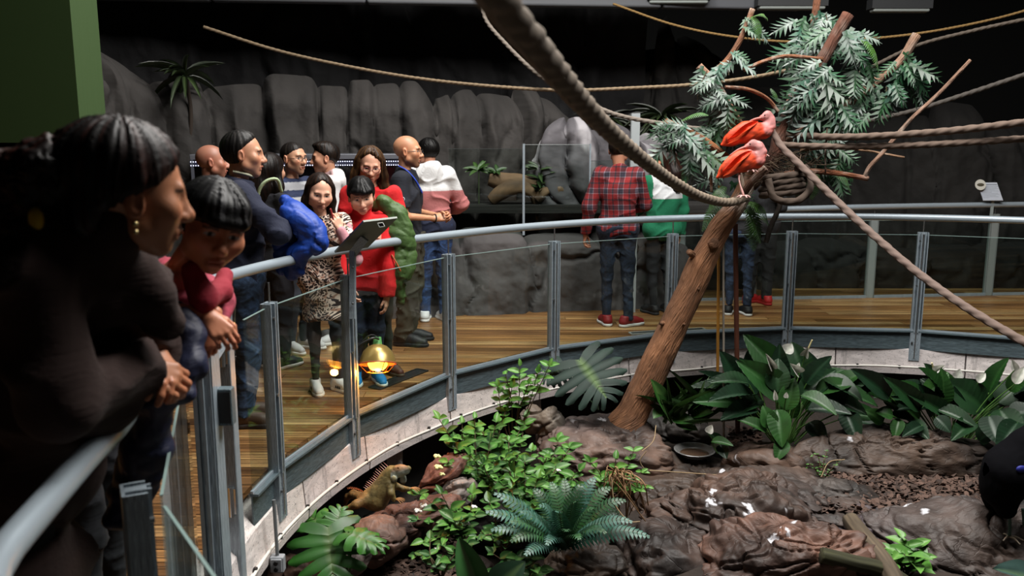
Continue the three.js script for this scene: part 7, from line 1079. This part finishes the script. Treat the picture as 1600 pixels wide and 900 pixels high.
// driftwood and plants in the exhibit on the ledge
{
  const D = 9.0, wd = (n, lab, pts, r, s) => { const q = pts.map(p => P(...p)), o = q[0].clone(); return solo(n, lab, 'driftwood', tube(q.map(p => p.clone().sub(o)), (t, a, l) => r * (0.55 + 0.6 * Math.sin(Math.PI * Math.min(1, t + 0.15))) * (1 + 0.35 * fbm(Math.cos(a) * 1.5 + s, Math.sin(a) * 1.5, l * 3, 3)) + 0.012 * ridge(Math.cos(a) * 4, Math.sin(a) * 4 + s, l * 2, 2), 40, 16, (p) => { const k = 0.7 + 0.7 * fbm(p[0] * 4, p[1] * 24, p[2] * 8, 3); return [0.22 * k, 0.13 * k, 0.07 * k]; }), VM(0.8), o); };
  wd('driftwood', 'upper pale brown driftwood log lying on the exhibit ledge', [[764, 278, D], [790, 284, D], [815, 282, D - 0.05], [838, 285, D]], 0.075, 1); wd('driftwood', 'lower curved driftwood log leaning on the exhibit ledge', [[768, 314, D - 0.05], [785, 300, D - 0.08], [808, 291, D - 0.08], [830, 300, D - 0.05], [838, 316, D]], 0.07, 4); wd('driftwood', 'short dark driftwood piece right of the glass edge', [[838, 312, D - 0.05], [850, 300, D - 0.05], [862, 298, D]], 0.05, 7);
  const st = rock('log_stump', 'pale cut log stump standing on the exhibit ledge', P(873, 298, D), [0.075, 0.12, 0.075], { seed: 101, base: lin(0x6a5642), seg: 50, flat: 0.85, cat: 'stump', amp: 0.04 });
  const R = rngOf(91); for (const [x, y, n, s, c, lab] of [[748, 266, 16, 0.14, 0x4f7a34, 'small bright star-leaved plant left of the driftwood'], [842, 270, 34, 0.17, 0x24421f, 'dark bushy plant behind the glass edge beside the driftwood'], [775, 268, 12, 0.1, 0x2f5a2a, 'small dark plant above the driftwood']]) { const q = P(x, y, D - 0.02), t = thing('exhibit_plant', lab, 'plant', q); part(t, 'stem', rod(V(0, -0.35, 0), V(0, 0, 0), 0.008), M(0x2f3a20, 0.8)); const g = bladeGeo({ color: lin(c), n: 6, m: 2, seed: x }); for (let i = 0; i < n; i++) { const a = R() * 6.28, dy = n > 20 ? (R() - 0.7) * 0.3 : 0; setLeaf(t, g, leafMat, V((R() - 0.5) * 0.03, dy, (R() - 0.5) * 0.03), V(Math.cos(a), R() * 0.9 - 0.3, Math.sin(a) * 0.6 + 0.2), V(0, 1, 0.8), s * (0.7 + R() * 0.5), 0.045); } }
  const o = P(897, 254, 9.0), t = thing('warm_glow', 'small warm yellow glow before the pale rocks', 'lamp', o); part(t, 'bulb', rbox(0.07, 0.085, 0.05, 0.02), M(0xffe0a0, 0.5, { emissive: 0xffb830, emissiveIntensity: 3 })); part(t, 'hood', box(0.1, 0.012, 0.09, 0, 0.055, 0), mBlack); part(t, 'bracket', rod(V(0, 0.05, -0.02), V(0.02, 0.07, -0.16), 0.008), mBlack); part(t, 'arm', rod(V(0.02, -0.5, -0.08), V(0.02, 0.07, -0.12), 0.007), mBlack);  // warm yellow glow behind the glass, modelled as a small lamp
  const l = new THREE.PointLight(0xffb040, 0.5, 0, 2); l.position.copy(o).add(V(0, -0.02, 0.07)); l.castShadow = true; scene.add(l);
}
// steel feeding bowl, weathered log
{
  const o = (surfaceAt(1085, 713) ?? P(1085, 714, 6.05)).clone().add(V(0, 0.004, 0.0)), t = thing('feeding_bowl', 'shallow stainless steel feeding bowl on the dark ledge', 'bowl', o); part(t, 'bowl', new THREE.LatheGeometry([[0, 0], [0.095, 0], [0.11, 0.012], [0.14, 0.045], [0.157, 0.049], [0.157, 0.053], [0.138, 0.051], [0.106, 0.018], [0.092, 0.006], [0, 0.006]].map(p => new THREE.Vector2(...p)), 48), M(0x9a9a98, 0.25, { metalness: 0.6 })); part(t, 'water', new THREE.CylinderGeometry(0.112, 0.1, 0.003, 40).translate(0, 0.02, 0), M(0x4a382a, 0.15));
  const lg = (n, lab, pts, r, hex) => { const q = pts.map(p => (surfaceAt(p[0], Math.min(p[1], 897)) ?? P(...p)).clone()); q[1].lerp(q[0].clone().lerp(q[2], 0.5), 0.7); q.forEach(p => p.add(V(0, r * 0.8, r * 0.6))); q.push(q[2].clone().add(q[2].clone().sub(q[0]).setLength(0.3)).add(V(0, -0.12, 0.05))); const b = q[0].clone(), c = lin(hex); solo(n, lab, 'log', tube(q.map(p => p.clone().sub(b)), (t_, a, l) => r * (1 + 0.2 * fbm(Math.cos(a) * 2, Math.sin(a) * 2, l * 2, 2)) + 0.008 * ridge(Math.cos(a) * 6, Math.sin(a) * 6, l * 1.2, 3), 50, 30, (p, t_, a) => { const k = 0.55 + 0.8 * Math.abs(noise(Math.cos(a) * 6, Math.sin(a) * 6, t_ * 4)); return [c[0] * k, c[1] * k, c[2] * k]; }), VM(0.85), b); };
  lg('weathered_log', 'weathered split grey log slanting into the bottom edge', [[1326, 818, 4.85], [1352, 855, 4.7], [1384, 897, 4.5]], 0.048, 0x5e5140); lg('mossy_log', 'mossy dark log lying under the weathered log', [[1280, 872, 4.65], [1325, 882, 4.6], [1380, 905, 4.5]], 0.038, 0x38381f);
}
renderer.render(scene, camera);
